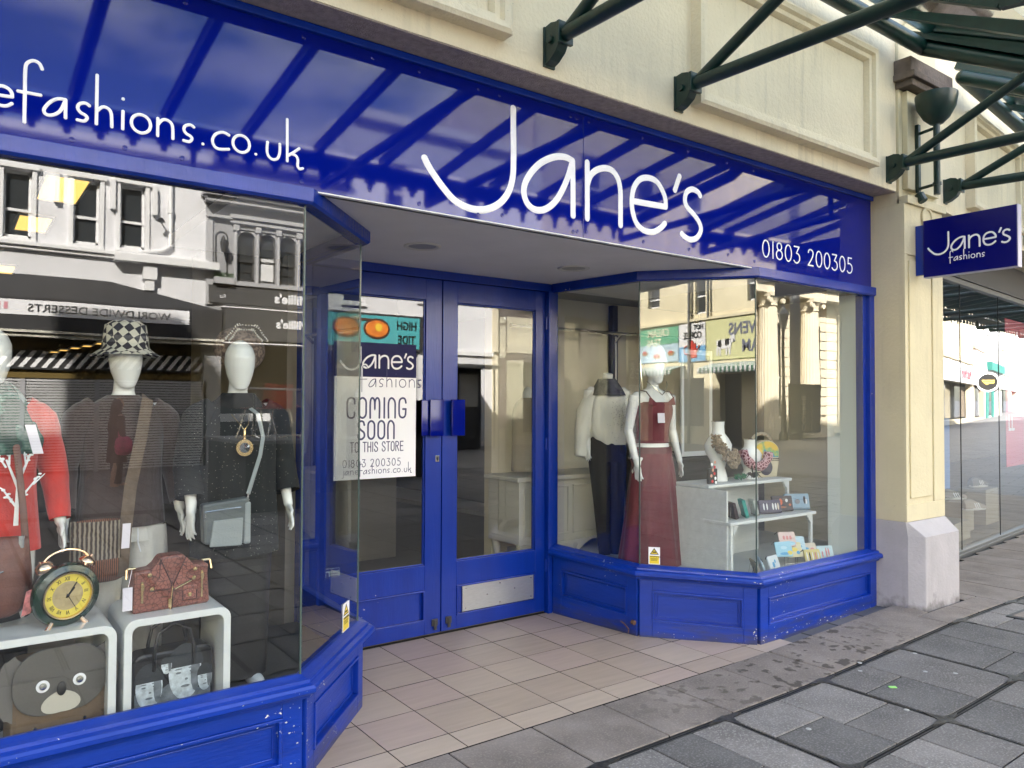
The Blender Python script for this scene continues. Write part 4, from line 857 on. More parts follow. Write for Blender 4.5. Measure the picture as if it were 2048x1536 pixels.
m = MB(); m.box(-.6, 3.05, OY+.0, OY+.1, 3.95, 4.38); m.build('upper_fascia', CHAR2, t)
m = MB(); m.box(-.3, 3.05, OY+.0, OY+.5, 3.02, 3.78); m.build('awning', CHAR2, t)
m = MB(); m.box(-.3, 3.05, OY+.0, OY+.14, 3.84, 3.87); m.box(-.3, 3.05, OY, OY+.5, 2.93, 2.96); m.box(-.25, 3.0, OY-.3, OY-.28, 1.0, 1.2); m.build('white_lines', WP, t)
otext(t, 'upper_lettering', "Millie's", .34, 1.95, 4.05, WHT, OY+.11, .012); otext(t, 'awning_lettering', "Millie's", .3, 1.75, 3.36, WHT, OY+.51, .012); otext(t, 'small_lettering', "Est", .13, -.2, 4.07, WHT, OY+.11, 0)

# --- high white building with the High Tide sign
t = thing('rendered_building', 'tall white rendered building across the street with a turquoise High Tide sign', 'building', (6.5, -17, 0))
hl = [(4.2, 4.9, 4.65, 6.0), (6.9, 7.6, 4.9, 6.2), (4.2, 4.9, 7.0, 8.3), (6.9, 7.6, 7.0, 8.3), (3.5, 6.9, .3, 3.1)]
m = MB(); oppwall(m, 3.05, 9.9, -.3, 9.6, hl); m.box(3.05, 9.9, OY-8, OY-.9, -.3, 9.6); m.build('wall', WW, t)
for h in hl[:4]: sash(t, *h, surround=WP)
m = MB(); m.box(3.05, 9.9, OY-.88, OY-.85, -.2, 3.2); m.build('shop_interior', INSIDE, t)
m = MB(); m.box(3.05, 9.9, OY, OY+.3, 9.4, 9.65); m.box(7.2, 9.9, OY, OY+.1, 3.15, 3.3); m.build('cornice', WP, t)
b_ = thing('shop_sign', 'turquoise high tide shop sign painted with orange sunglasses', 'shop sign', (5.3, OY, 3.2))
m = MB(); m.box(3.4, 7.0, OY+.0, OY+.12, 3.2, 4.35); m.build('backing', CHAR, b_)
m = MB(); m.box(3.5, 6.86, OY+.12, OY+.14, 3.27, 4.28); m.build('panel', mat('turquoise', (.08, .40, .43)), b_)
otext(b_, 'lettering', 'HIGH', .38, 6.75, 3.87, BLK, OY+.141, .01, sx=.8); otext(b_, 'lettering', 'TIDE', .38, 6.7, 3.42, BLK, OY+.141, .01, sx=.8)
m = MB()
for x_ in (5.3, 4.25): m.lathe([(.47, 0), (.45, .02), (0, .03)], M=oppM(x_, OY+.14, 3.85) @ Matrix.Diagonal((1, .72, 1, 1)), n=20)
m.box(4.1, 5.5, OY+.14, OY+.165, 4.1, 4.17); m.build('sunglasses_frame', mat('brown_print', (.08, .03, .015)), b_)
m = MB()
for x_ in (5.3, 4.25): m.lathe([(.4, 0), (.38, .012), (0, .016)], M=oppM(x_, OY+.165, 3.85) @ Matrix.Diagonal((1, .68, 1, 1)), n=20)
m.build('orange_lens', mat('orange_print', (.9, .22, .03), var=.4, vs=3), b_)
m = MB(); m.lathe([(.13, 0), (0, .01)], M=oppM(5.35, OY+.18, 3.9), n=16); m.build('sun_print', mat('yellow_print', (.9, .6, .05)), b_)
t = thing('market_kiosk', 'dark covered market kiosk with flat awning standing in the street opposite', 'kiosk', (7.9, -15.2, 0))
m = MB(); m.box(7.3, 8.35, -15.9, -14.9, 0.0, 2.6); m.build('body', CHAR, t, bev=.02)
m = MB(); m.box(7.0, 8.7, -16.1, -14.4, 2.6, 2.72); m.build('awning', mat('grey_canvas', (.3, .29, .27)), t)
m = MB(); m.box(7.5, 8.2, -14.9, -14.87, 1.35, 2.4); m.build('hatch_window', mat('pale_hatch', (.35, .35, .34), rough=.3), t)
m = MB()
for x_ in (7.1, 8.6): m.tube([(x_, -14.5, .0), (x_, -14.5, 2.6)], .03, n=6)
m.build('awning_posts', BLK, t)
t = thing('bollard', 'slim steel bollard standing in the paving before the market kiosk', 'bollard', (7.1, -12, 0))
m = MB(); m.lathe([(.09, 0), (.09, .03), (.055, .04), (.055, .95), (.045, .99), (0, 1.0)], (7.1, -12, gz(7.1)), n=14); m.build('post', STEEL, t, smooth=True)

# --- cream stone building
t = thing('stone_building', 'tall cream stone building across the street with flat pilasters', 'building', (15, -17, 0))
hl = [(x_, x_+1.1, z, z+h_) for x_ in (11.6, 14.3, 17.0) for z, h_ in ((4.8, 2.2), (8.2, 1.8))]+[(11.3, 19.8, .4, 3.2)]
m = MB(); oppwall(m, 9.9, 20.3, -.3, 13, hl); m.box(9.9, 20.3, OY-8, OY-.9, -.3, 13); m.build('wall', ST, t)
for h in hl[:-1]: sash(t, *h, surround=ST)
m = MB()
for x_ in (9.95, 13.2, 15.9, 18.6, 19.9): m.box(x_, x_+.5, OY, OY+.15, -.1, 11.8)
m.box(9.9, 20.3, OY, OY+.4, 11.8, 12.2); m.box(9.9, 20.3, OY, OY+.3, 3.3, 3.6); m.build('pilasters', ST, t, bev=.01)
m = MB(); m.box(10, 20, OY-.88, OY-.85, 0, 3.3); m.build('shop_interior', INSIDE, t)
# --- classical bank
t = thing('bank_building', 'classical stone bank across the street with round fluted columns', 'building', (26, -17.5, 0))
hl = [(22.4+3*k, 23.5+3*k, .9, 5.0) for k in range(4)]
m = MB(); oppwall(m, 20.3, 35, -.3, 13.5, hl); m.box(20.3, 35, OY-8, OY-.9, -.3, 13.5); m.build('wall', ST, t)
for h in hl: sash(t, *h, fm=WP)
m = MB(); m.box(20.3, 35, OY, OY+.75, 6.05, 6.5); m.box(20.3, 35, OY, OY+.95, 6.5, 6.75); m.box(20.3, 35, OY, OY+.7, 6.75, 7.6); m.box(20.3, 35, OY, OY+1.1, 7.6, 7.9)
for z in [1.0+.42*k for k in range(12)]:
    for k in range(5): m.box(20.35+3*k-.3 if k else 20.35, 22.1+3*(k-1)+2.9 if k else 22.2, OY, OY+.03, z, z+.38)
m.build('entablature', ST, t, bev=.01)
for k in range(5):
    x_ = 21.6+3.0*k; m = MB(); rings = []
    for z, rr_ in ((.5, .42), (2.5, .42), (5.5, .36)):
        rings.append([Vector((x_+rr_*(1-.06*(j % 2))*math.cos(2*math.pi*j/40), OY+.4+rr_*(1-.06*(j % 2))*math.sin(2*math.pi*j/40), z)) for j in range(40)])
    m.loft(rings); m.lathe([(.36, 5.5), (.42, 5.55), (.36, 5.6), (.4, 5.75), (.52, 5.9), (0, 5.9)], (x_, OY+.4, 0), n=20); m.box(x_-.5, x_+.5, OY, OY+.92, 5.9, 6.05); m.box(x_-.5, x_+.5, OY, OY+.92, .2, .5)
    for s_ in (-1, 1): m.tube([(x_+s_*.42, OY+.75, 5.78), (x_+s_*.42, OY+.85, 5.78)], .14, n=10)
    m.build('column', ST, t)
# lamp standards and cafe banner in the street
t = thing('street_lamp', 'old fashioned lantern street lamp standing before the stone bank', 'street lamp', (16.6, -12, 0))
m = MB(); m.lathe([(.16, .3), (.16, .5), (.09, .6), (.07, 1.6), (.05, 1.7), (.045, 3.9), (.07, 3.95), (.03, 4.0)], (16.6, -12, 0), n=12); m.build('post', BLK, t, smooth=True)
m = MB(); m.lathe([(.08, 4.0), (.17, 4.45), (.19, 4.47), (.05, 4.7), (.02, 4.8)], (16.6, -12, 0), n=6); m.build('lantern', mat('lantern_glass', (.2, .2, .18), rough=.2), t)
t = thing('column_post', 'thick dark grey utility post with camera arm standing before the stone bank', 'post', (17.3, -12, 0))
m = MB(); m.lathe([(.24, .3), (.22, 1.6), (.17, 1.7), (.17, 9), (0, 9.1)], (17.4, -12.1, 0), n=16); m.build('shaft', mat('grey_post_paint', (.1, .1, .1)), t, smooth=True)
t = thing('cafe_barrier', 'dark cafe barrier panel lettered coffee standing in front of the bank', 'barrier', (17, -11.6, 0))
m = MB(); m.box(16.1, 17.9, -11.5, -11.45, .55, 2.15); m.build('panel', CHAR, t)
textmesh('COFFEE', .34, frame((16.75, -11.44, .6), (0, 0, 1), (0, 1, 0)), d=.01, bold=.004).build('lettering', mat('gold_print', (.5, .42, .28)), t)
textmesh('CAKES  PASTRIES', .13, frame((17.3, -11.44, .6), (0, 0, 1), (0, 1, 0)), d=.01).build('small_lettering', mat('gold_print', ()), t)

# --- raised terrace with tables, red chairs
t = thing('terrace_deck', 'raised dark cafe terrace with a grey edge in the middle of the street', 'terrace', (.1, -8.6, 0))
m = MB(); m.box(-2.35, 2.6, -9.6, -7.7, -.1, .9); m.build('riser', CHAR, t); m = MB(); m.box(-2.4, 2.65, -9.65, -7.65, .9, .95); m.build('edge', mat('grey_paving_edge', (.2, .2, .2)), t)
def cafe_table(x, y, z, lb):
    t = thing('cafe_table', lb, 'table', (0, 0, 0), 'cafe tables on the terrace')
    m = MB(); m.lathe([(0, .73), (.31, .73), (.32, .74), (.31, .755), (0, .755)], n=24); m.build('tabletop', WP, t, smooth=True)
    m = MB(); m.tube([(0, 0, .02), (0, 0, .73)], .025, n=8)
    for q in range(4): m.tube([(0, 0, .05), (.24*math.cos(q*1.57), .24*math.sin(q*1.57), .01)], .014, n=6)
    m.build('pedestal', CHROME, t); t.location = (x, y, z); return t
def red_chair(x, y, z, rz, lb):
    t = thing('cafe_chair', lb, 'chair', (0, 0, 0), 'red cafe chairs on the terrace')
    m = MB(); n_ = 10; rows = []
    for i in range(9):
        s_ = i/8
        yy = .2-.4*min(1, s_/.5) if s_ < .5 else -.2-.06*(s_-.5)*2; zz_ = .45 if s_ < .5 else .45+.38*(s_-.5)*2
        rows.append([Vector(((-.2+.4*j/n_)*(1-.12*abs(s_-.5)), yy+.05*abs(j/n_-.5)*(s_ > .5), zz_+.02*abs(j/n_-.5))) for j in range(n_+1)])
    vs = [p for r_ in rows for p in r_]+[p+Vector((0, .012 if True else 0, -.012)) for r_ in rows for p in r_]; k = n_+1; o_ = 9*k
    fs = [(i*k+j, i*k+j+1, (i+1)*k+j+1, (i+1)*k+j) for i in range(8) for j in range(n_)]; fs += [(o_+a, o_+d, o_+c, o_+b) for a, b, c, d in fs]
    m.add(vs, fs); m.build('seat_shell', mat('red_plastic', (.6, .01, .015), rough=.3), t, smooth=True)
    for sx, sy in ((-1, 1), (1, 1), (-1, -1), (1, -1)):
        m = MB(); m.tube([(sx*.12, sy*.12, .45), (sx*.21, sy*.22, 0)], .011, n=6); m.build('leg', CHROME, t)
    t.location = (x, y, z); t.rotation_euler = (0, 0, rz); return t
cafe_table(-2.02, -8.4, .95, 'round white cafe table at the left of the two red chairs'); cafe_table(-1.5, -8.15, .95, 'round white cafe table beside the person in the white cap')
red_chair(-1.86, -8.75, .95, 2.4, 'red cafe chair turned sideways on the terrace'); red_chair(-1.5, -8.7, .95, .3, 'red cafe chair facing the white table on the terrace')
# --- far buildings down the street on the right (seen in the shoe shop glass)
P0 = Vector((40, -7.9, 0)); U2 = Vector((60, -3.2, 0)).normalized(); TR = Matrix.Translation(P0) @ Matrix.Rotation(math.atan2(U2.y, U2.x), 4, 'Z')
def farb(name, lab, x0, x1, h, wm, holes, extra=None, cat='building', zb=3.0, zt=4.3, fm=None):
    t = thing(name, lab, cat, tuple(TR @ Vector(((x0+x1)/2, -.5, 0))))
    m = MB(); oppwall(m, x0, x1, .2, h, holes, y=0, M=TR); m.box(x0, x1, -8, -.9, .2, h, M=TR); m.build('wall', wm, t)
    for hq in holes:
        if hq[2] > 3: sash(t, *hq, y=0, fm=fm or WP, M=TR)
    m = MB(); m.box(x0, x1, -.88, -.85, .2, 3.6, M=TR); m.build('shop_interior', PANE, t)
    m = MB(); m.box(x0+.2, x1-.2, 0, .2, zb, zt, M=TR); f = m.build('shop_fascia', mat('far_sign_white', (.5, .5, .52)), t)
    m = MB(); m.box(x0, x1, 0, .35, h-.3, h, M=TR); m.box(x0, x1, 0, .15, zt+.15, zt+.35, M=TR); m.build('cornice', wm, t)
    return t, f
def fl(a, b, z): return TR @ frame((a, b, z), (-1, 0, 0), (0, 1, 0))
t, f = farb('cream_shop', 'cream shop building down the street with a white pantry sign', 4, 20, 12.5, mat('far_cream', (.42, .37, .26)), [(6, 7.2, 5.2, 8), (10, 11.2, 5.2, 8), (15, 16.2, 5.2, 8), (5, 19, .5, 3)])
textmesh('Post Pantry', 1.0, fl(17.5, .21, 3.35), d=.02, bold=.02, sx=1.1).build('lettering', mat('multicolour_print', (.6, .08, .1), var=.9, vs=1.2), f)
t, f = farb('tan_building', 'narrow tan and white building down the street with a tall striped window', 20, 28, 13.5, mat('tan_wall', (.3, .24, .18)), [(21.5, 26.5, 6.6, 12), (21, 27, .5, 3)], zb=3.0, zt=5.6)
m = MB()
for q in range(6): m.box(21.6+q*.85, 21.75+q*.85, -.1, .02, 6.6, 12, M=TR); m.box(21+q*1.0, 21.15+q*1.0, .2, .26, 3.3, 5.2, M=TR)
m.build('fins', WP, t)
t, f = farb('bright_white_building', 'bright white building down the street over a dark green shop front', 28, 40, 13, mat('far_white', (.4, .4, .41)), [(30, 32, 5, 7.6), (35, 37, 5, 7.6), (29, 39, .5, 3)], zb=3.1, zt=4.4)
m = MB(); m.box(28.2, 39.8, 0, .5, 4.4, 5.1, M=TR); m.box(28.2, 30, 0, .1, .3, 3, M=TR); m.box(33, 34.2, 0, .1, .3, 3, M=TR); m.build('green_shopfront', mat('teal_front', (.01, .12, .1)), t)
t, f = farb('olive_grey_building', 'olive grey house at the end of the street with small sash windows', 40, 60, 14, mat('olive_grey_wall', (.24, .25, .2)), [(43, 45, 4.9, 7), (43, 45, 9, 11.4), (50, 52, 4.9, 7), (50, 52, 9, 11.4), (42, 58, .5, 3)], fm=WP)
t = thing('round_sign', 'round black projecting sign with gold emblem on the far shops', 'sign', tuple(TR @ Vector((21, .8, 3))))
m = MB(); m.lathe([(0, 0), (.75, 0), (.75, .12), (0, .12)], M=TR @ frame((21, .9, 3.2), (0, 1, 0), (-1, 0, 0)), n=28); m.build('disc', WHT, t)
m = MB(); m.lathe([(0, 0), (.62, 0), (.62, .13), (0, .13)], M=TR @ frame((21, .9, 3.2), (0, 1, 0), (-1, 0, 0)), n=28); m.build('black_face', BLK, t)
m = MB(); Q_ = TR @ frame((20.86, .9, 3.2), (0, 1, 0), (-1, 0, 0)); m.ext([(-.4, -.02), (-.1, .22), (.1, .12), (.4, .1), (.42, -.02)], Q_, .02); m.box(-.42, .42, -.16, -.06, 0, .02, M=Q_); m.build('gold_emblem', mat('gold_print2', (.7, .5, .1)), t)
t = thing('pavement_sign', 'white folding pavement sign standing in the street near the far shops', 'sign', (24, -4.5, gz(24)))
m = MB(); Q_ = Matrix.Translation((24, -4.6, gz(24))) @ Matrix.Rotation(R(8), 4, 'X'); m.box(-.03, .03, -.3, .3, 0, 1.05, M=Matrix.Translation((24, -4.6, gz(24))) @ Matrix.Rotation(R(9), 4, 'Y')); m.box(-.03, .03, -.3, .3, 0, 1.05, M=Matrix.Translation((24.32, -4.6, gz(24))) @ Matrix.Rotation(R(-9), 4, 'Y')); m.build('boards', WHT, t, bev=.01)
# white van far down the street
t = thing('parked_van', 'small white van parked far down the street on the right', 'van', (70, -4.2, gz(70)))
V_ = Matrix.Translation((70, -4.6, gz(70)))
m = MB(); side = [(-2.6, .35), (-2.65, .95), (-2.3, 1.15), (-1.7, 1.95), (-1.4, 2.1), (2.5, 2.15), (2.6, .35)]
m.ext([(a, b) for a, b in side], V_ @ Matrix(((1, 0, 0, 0), (0, 0, 1, -.95), (0, 1, 0, 0), (0, 0, 0, 1))), 1.9); bo = m.build('body', mat('white_car_paint', (.8, .8, .8), rough=.25, coat=.5), t, bev=.08)
m = MB(); m.add([V_ @ Vector(p) for p in ((-2.31, -.8, 1.18), (-2.31, .8, 1.18), (-1.72, .75, 1.95), (-1.72, -.75, 1.95))], [(0, 1, 2, 3)]); bo2 = m.build('windscreen', PANE, t, fixn=False); bo2.location = (-.02, 0, .01)
for x_ in (-1.8, 1.8):
    for y_ in (-.95, .8): m = MB(); m.lathe([(0, 0), (.34, 0), (.34, .18), (0, .18)], M=V_ @ frame((x_, y_+.17, .34), (1, 0, 0), (0, -1, 0)), n=20); m.build('wheel', BLK, t)
for y_ in (-.65, .5): m = MB(); m.box(-2.68, -2.62, y_, y_+.2, .72, .92, M=V_); m.build('headlight', mat('headlamp', (.7, .7, .7), rough=.1), t)
m = MB(); m.box(-2.69, -2.64, -.35, .35, .6, .95, M=V_); m.build('grille', mat('grey_grille', (.2, .2, .2)), t)
# buildings closing the left of our side and the street ends
t = thing('brown_corner_building', 'plain brown brick building closing the street on the far left', 'building', (-60, -8, 0))
m = MB(); m.box(-62, -48, -30, 14, -.3, 9); m.build('wall', mat('brick_brown', (.25, .14, .1), var=.2, vs=3), t); m = MB(); m.box(-62, -47.8, -30, 14, 9, 9.4); m.build('parapet', CREAMD, t)
t = thing('left_neighbour_building', 'cream neighbour building continuing the terrace to the left of the blue shop', 'building', (-20, 3, 0))
m = MB(); m.box(-40, -22, -.1, 9, -.2, 15.6); m.box(-22, -12, -.1, 9, -.2, 14.3); m.build('wall', CREAM, t); m = MB(); m.box(-40, -22, -.4, 9, 15.6, 15.9); m.box(-22, -12, -.4, 9, 14.3, 14.6); m.build('parapet', CREAMD, t)

# ================================================================ shoe shop to the right
TG = Matrix.Translation((.6, .2, 0)) @ Matrix.Rotation(R(NB), 4, 'Z')
sh = thing('shoe_shop_building', 'cream building of the shoe shop to the right of the pilaster', 'building', (6, .8, 0))
m = MB(); m.box(.0, 18, -.2, .5, 3.08, 16, M=TN); m.box(18, 60, -.2, .5, 3.08, 11.6, M=TN); m.box(60, 60.5, -.3, 9, -.3, 11.6, M=TN); m.box(0, 18, .5, 9, 3.3, 15.8, M=TN); m.box(18, 60, .5, 9, 3.3, 11.4, M=TN); m.box(26, 60, .1, .4, -.2, 3.2, M=TN); m.build('wall', CREAM, sh)
for x0, x1 in ((.75, 2.35), (3.85, 5.7), (7.2, 9)):
    m = MB(); prof = [(0, 0), (0, .075), (.02, .085), (.05, .08), (.06, .055), (.085, .05), (.095, .02), (.1, 0)]
    loop = [(x0, 3.2), (x1, 3.2), (x1, 4.05), (x0, 4.05)]; rings = []
    for (px, pz), (sx, sz) in zip(loop, ((1, 1), (-1, 1), (-1, -1), (1, -1))): rings.append([TN @ Vector((px+sx*a, -.2-b, pz+sz*a)) for a, b in prof])
    rings.append(rings[0]); m.loft(rings, caps=False); m.box(x0+.1, x1-.1, -.212, -.199, 3.3, 3.95, M=TN); m.build('wall_panel', CREAM, sh)
m = MB(); m.box(.0, 26, -.05, .1, 2.75, 3.08, M=TG); m.build('shop_fascia', mat('dark_fascia_grey', (.05, .05, .055)), sh)
ALU = mat('grey_aluminium', (.13, .135, .14), rough=.4, metal=.4)
m = MB(); m.box(.0, 26, -.03, .06, -.1, .055, M=TG); m.box(.0, 26, -.045, .06, .0, .03, M=TG); m.box(.0, 26, -.03, .06, 2.7, 2.75, M=TG); m.build('window_base', ALU, sh, bev=.003)
xw = [0, .63, 1.87, 3.16, 4.4, 5.7, 7, 8.3, 9.6, 12, 14.4, 16.8, 19.2, 21.6, 24, 26]
for i in range(len(xw)-1):
    a, b = xw[i], xw[i+1]; m = MB(); m.quad(*[TG @ Vector(p) for p in ((a, 0, .055), (b, 0, .055), (b, 0, 2.7), (a, 0, 2.7))]); m.build('glass_pane', GL, sh, fixn=False)
for a in xw[1:-1]: m = MB(); m.box(a-.004, a+.004, -.004, .004, .055, 2.7, M=TG); m.build('glass_joint', DARK, sh)
PALE = mat('pale_wood_floor', (.3, .28, .25), rough=.5, var=.1, vs=3, stretch=(1, 8, 1))
m = MB(); m.box(.0, 26, .06, 9, .0, .06, M=TG); struct(m.build('shoe_shop_floor', PALE))
m = MB(); m.box(.0, 26, 4, 4.1, .06, 2.7, M=TG); m.box(-.1, 0, .06, 4, .06, 2.7, M=TG); m.box(0, 26, .1, 4, 2.7, 2.75, M=TG); m.build('interior_wall', mat('grey_inner_wall', (.13, .13, .14)), sh)
ACR = mat('pale_plinth_block', (.45, .42, .34), rough=.4)
for k, (x_, y_, w_, h_, lb) in enumerate(((1.45, .12, .34, .22, 'low cream display plinth nearest the pilaster in the shoe shop window'), (2.15, .15, .5, .2, 'low cream display plinth in the middle of the shoe shop window'), (2.9, .3, .4, .34, 'taller cream display plinth under the trainers'), (3.75, .3, .5, .42, 'tallest cream display plinth at the right edge'))):
    m = MB(); m.box(x_, x_+w_, y_, y_+.3, .06, .06+h_, M=TG); tag(m.build('display_plinth', ACR, bev=.005), lb, 'plinth', 'plinths in the shoe shop window')
def shoe(lb, x, y, z, rz, col, sole=(.7, .7, .66), trainer=True):
    t = thing('trainer' if trainer else 'shoe', lb, 'shoe', (0, 0, 0), 'shoes in the shoe shop window')
    m = MB(); rings = []
    for u_, w_, h_ in ((-.14, .028, .075), (-.12, .036, .088), (-.07, .037, .092), (-.02, .036, .085), (.03, .04, .062), (.08, .045, .045), (.12, .04, .034), (.145, .02, .02)):
        rings.append([Vector((u_, w_*math.cos(a), .016+h_*max(0, math.sin(a))**.8)) for a in [math.pi*q/10 for q in range(11)]])
    m.loft(rings); m.build('upper', mat('shoe_%d%d%d' % tuple(int(c*99) for c in col), col, rough=.8), t, smooth=True)
    m = MB(); pts = [(.15*math.cos(a)*(1 if math.cos(a) > 0 else .97), (.048 if math.cos(a) > -.2 else .04)*math.sin(a)) for a in [2*math.pi*q/20 for q in range(20)]]; m.ext(pts, Matrix.Identity(4), .022); m.build('sole', mat('shoe_sole_%d' % int(sole[0]*99), sole, rough=.6), t, bev=.004)
    if trainer:
        m = MB()
        for s_ in (-1, 1):
            for q in range(3): m.add([Vector((-.02+q*.025, s_*.039, .025)), Vector((-.01+q*.025, s_*.041, .025)), Vector((-.03+q*.025, s_*.036, .07)), Vector((-.04+q*.025, s_*.034, .07))], [(0, 1, 2, 3)])
        m.build('side_stripes', WHT, t)
    t.location = TG @ Vector((x, y, z)); t.rotation_euler = (0, 0, rz+R(NB)); t.scale = (1.15,)*3
shoe('grey trainer with white stripes on the middle plinth in the shoe window', 3.1, .45, .41, -.5, (.3, .28, .25)); shoe('grey trainer with white stripes highest at the right edge', 4.0, .45, .49, -.3, (.22, .22, .22))
shoe('beige trainer in front of the grey ones', 2.95, .2, .33, -.4, (.42, .38, .32)); shoe('brown suede shoe beside the pilaster', 1.5, .35, .3, -.5, (.25, .15, .1), (.15, .1, .07), False); shoe('tan suede shoe lower beside the pilaster', 1.5, .22, .285, -.35, (.45, .3, .17), (.2, .14, .1), False)
t = thing('sale_poster', 'tall pink and red poster lettered LL inside the shoe shop glass', 'poster', tuple(TG @ Vector((4.2, .03, .8))))
m = MB(); m.box(3.55, 4.6, .03, .034, .78, 2.5, M=TG); m.build('sheet', mat('pink_poster', (.75, .12, .18), rough=.4), t)
textmesh('LL', .26, TG @ frame((3.62, .028, 1.2), (1, 0, 0), (0, -1, 0)), d=.002, bold=.004).build('lettering', WHT, t)
t = thing('blue_display_panel', 'blue graphic panel standing in the shoe window behind the trainers', 'display panel', tuple(TG @ Vector((4, 1.2, .06))))
m = MB(); m.box(2.9, 5.4, 1.2, 1.23, .06, 1.3, M=TG); m.build('panel', mat('blue_graphic', (.15, .3, .65)), t, bev=.004)

# ================================================================ inside our shop
def room(nm, m_, *b): q = MB(); q.box(*b); struct(q.build(nm, m_))
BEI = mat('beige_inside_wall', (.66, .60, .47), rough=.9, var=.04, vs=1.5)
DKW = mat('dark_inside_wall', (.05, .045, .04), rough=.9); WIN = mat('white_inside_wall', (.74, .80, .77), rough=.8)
room('floor', mat('inside_carpet', (.16, .145, .125), rough=.95), -9, .5, 1.43, 9, -.1, .0)
q = MB(); q.ext([(-2.01, 1.36), (-1.915, .58), (-1.43, .015), (.4, .015), (.4, 1.98), (-2.01, 1.98)], Matrix.Translation((0, 0, .1)), .23); struct(q.build('floor', mat('display_floor_white', (.5, .52, .52), rough=.6, var=.05, vs=5)))
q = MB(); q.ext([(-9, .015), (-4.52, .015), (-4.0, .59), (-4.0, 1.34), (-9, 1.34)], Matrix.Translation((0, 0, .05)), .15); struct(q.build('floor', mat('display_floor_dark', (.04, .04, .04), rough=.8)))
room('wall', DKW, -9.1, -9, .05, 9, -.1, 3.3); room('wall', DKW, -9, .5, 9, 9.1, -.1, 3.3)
MIDW = mat('mid_brown_inside_wall', (.24, .21, .17), rough=.9, var=.05, vs=2); room('wall', MIDW, -3.98, -2.17, 3.6, 3.7, 0, 2.72); room('wall', MIDW, -4.06, -3.98, 1.43, 3.7, 0, 2.72)
room('wall', BEI, -2.17, .5, 1.98, 2.08, .12, 2.75); room('wall', BEI, .38, .48, .3, 1.98, .12, 2.75); room('wall', WIN, -.112, .48, .2, .3, .12, 2.46); room('wall', WIN, -.112, -.06, .03, .2, .33, 2.34)
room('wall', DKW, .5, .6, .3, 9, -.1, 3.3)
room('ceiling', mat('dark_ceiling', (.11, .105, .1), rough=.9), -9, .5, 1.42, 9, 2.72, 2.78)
room('ceiling', mat('grey_window_ceiling', (.34, .34, .3), rough=.9), -9, -4.72, .06, 1.42, 2.72, 2.76); room('ceiling', mat('grey_window_ceiling', ()), -4.68, -4.03, .62, 1.42, 2.40, 2.44); room('ceiling', mat('grey_window_ceiling', ()), -1.9, .4, .06, 1.98, 2.40, 2.44)
LITP = mat('lit_ceiling_panel', (.8, .6, .3), emit=(1, .58, .14), es=.2); LITW = mat('lit_white_panel', (.8, .8, .7), emit=(1, .9, .7), es=1.2)
for k, (x_, y_, z_, w_, d_, lb) in enumerate(((-5.2, 1.93, 2.71, .10, .3, 'nearest glowing ceiling light panel above the left mannequins'), (-5.26, 3.02, 2.71, .09, .26, 'second glowing ceiling light panel behind the first'), (-5.3, 5.3, 2.71, .06, .25, 'third glowing ceiling light panel at the left edge'),
        (-2.95, 3.0, 2.5, .2, .15, 'slim glowing ceiling light panel seen through the left door glass'),
        (-4.68, 7.65, 2.1, .04, .12, 'farthest of five small glowing strips in a receding row'), (-4.63, 7.2, 2.1, .04, .12, 'fourth of five small glowing strips in a receding row'), (-4.57, 6.7, 2.1, .04, .12, 'third of five small glowing strips in a receding row'), (-4.51, 6.25, 2.1, .04, .12, 'second of five small glowing strips in a receding row'), (-4.45, 5.75, 2.1, .04, .12, 'nearest of five small glowing strips in a receding row'))):
    t = thing('ceiling_panel_light', lb, 'ceiling light', (x_, y_, z_), 'glowing light panels in the shop ceiling')
    m = MB(); m.box(x_-w_, x_+w_, y_-d_, y_+d_, z_-.005, z_+.002); m.build('diffuser', LITP, t)
    m = MB(); e_ = .012
    for a, b, c, d in ((x_-w_-e_, x_-w_, y_-d_-e_, y_+d_+e_), (x_+w_, x_+w_+e_, y_-d_-e_, y_+d_+e_), (x_-w_, x_+w_, y_-d_-e_, y_-d_), (x_-w_, x_+w_, y_+d_, y_+d_+e_)): m.box(a, b, c, d, z_-.01, z_+.005)
    m.build('frame', WP, t)
# slotted posts and rail behind the right window
rl = thing('display_rail', 'black slotted wall posts with a horizontal chrome hanging rail behind the right window', 'rail', (-.5, 1.9, .3))
for x_ in (-.87, .25):
    m = MB(); m.box(x_-.03, x_+.03, 1.90, 1.96, .4, 2.38); p_ = m.build('post', mat('black_slotted_post', (.03, .03, .03), rough=.4), rl)
    m = MB(); m.box(x_-.004, x_+.012, 1.895, 1.90, .4, 2.1); m.build('bright_slot', mat('bright_strip', (.85, .85, .8), rough=.4), p_)
m = MB(); m.tube([(-2.1, 1.82, 2.12), (.3, 1.82, 2.12)], .016, n=8); m.tube([(-.87, 1.9, 2.05), (-.87, 1.82, 2.12)], .012, n=6); m.tube([(.25, 1.9, 2.05), (.25, 1.82, 2.12)], .012, n=6); m.build('hanging_rail', CHROME, rl, smooth=True)

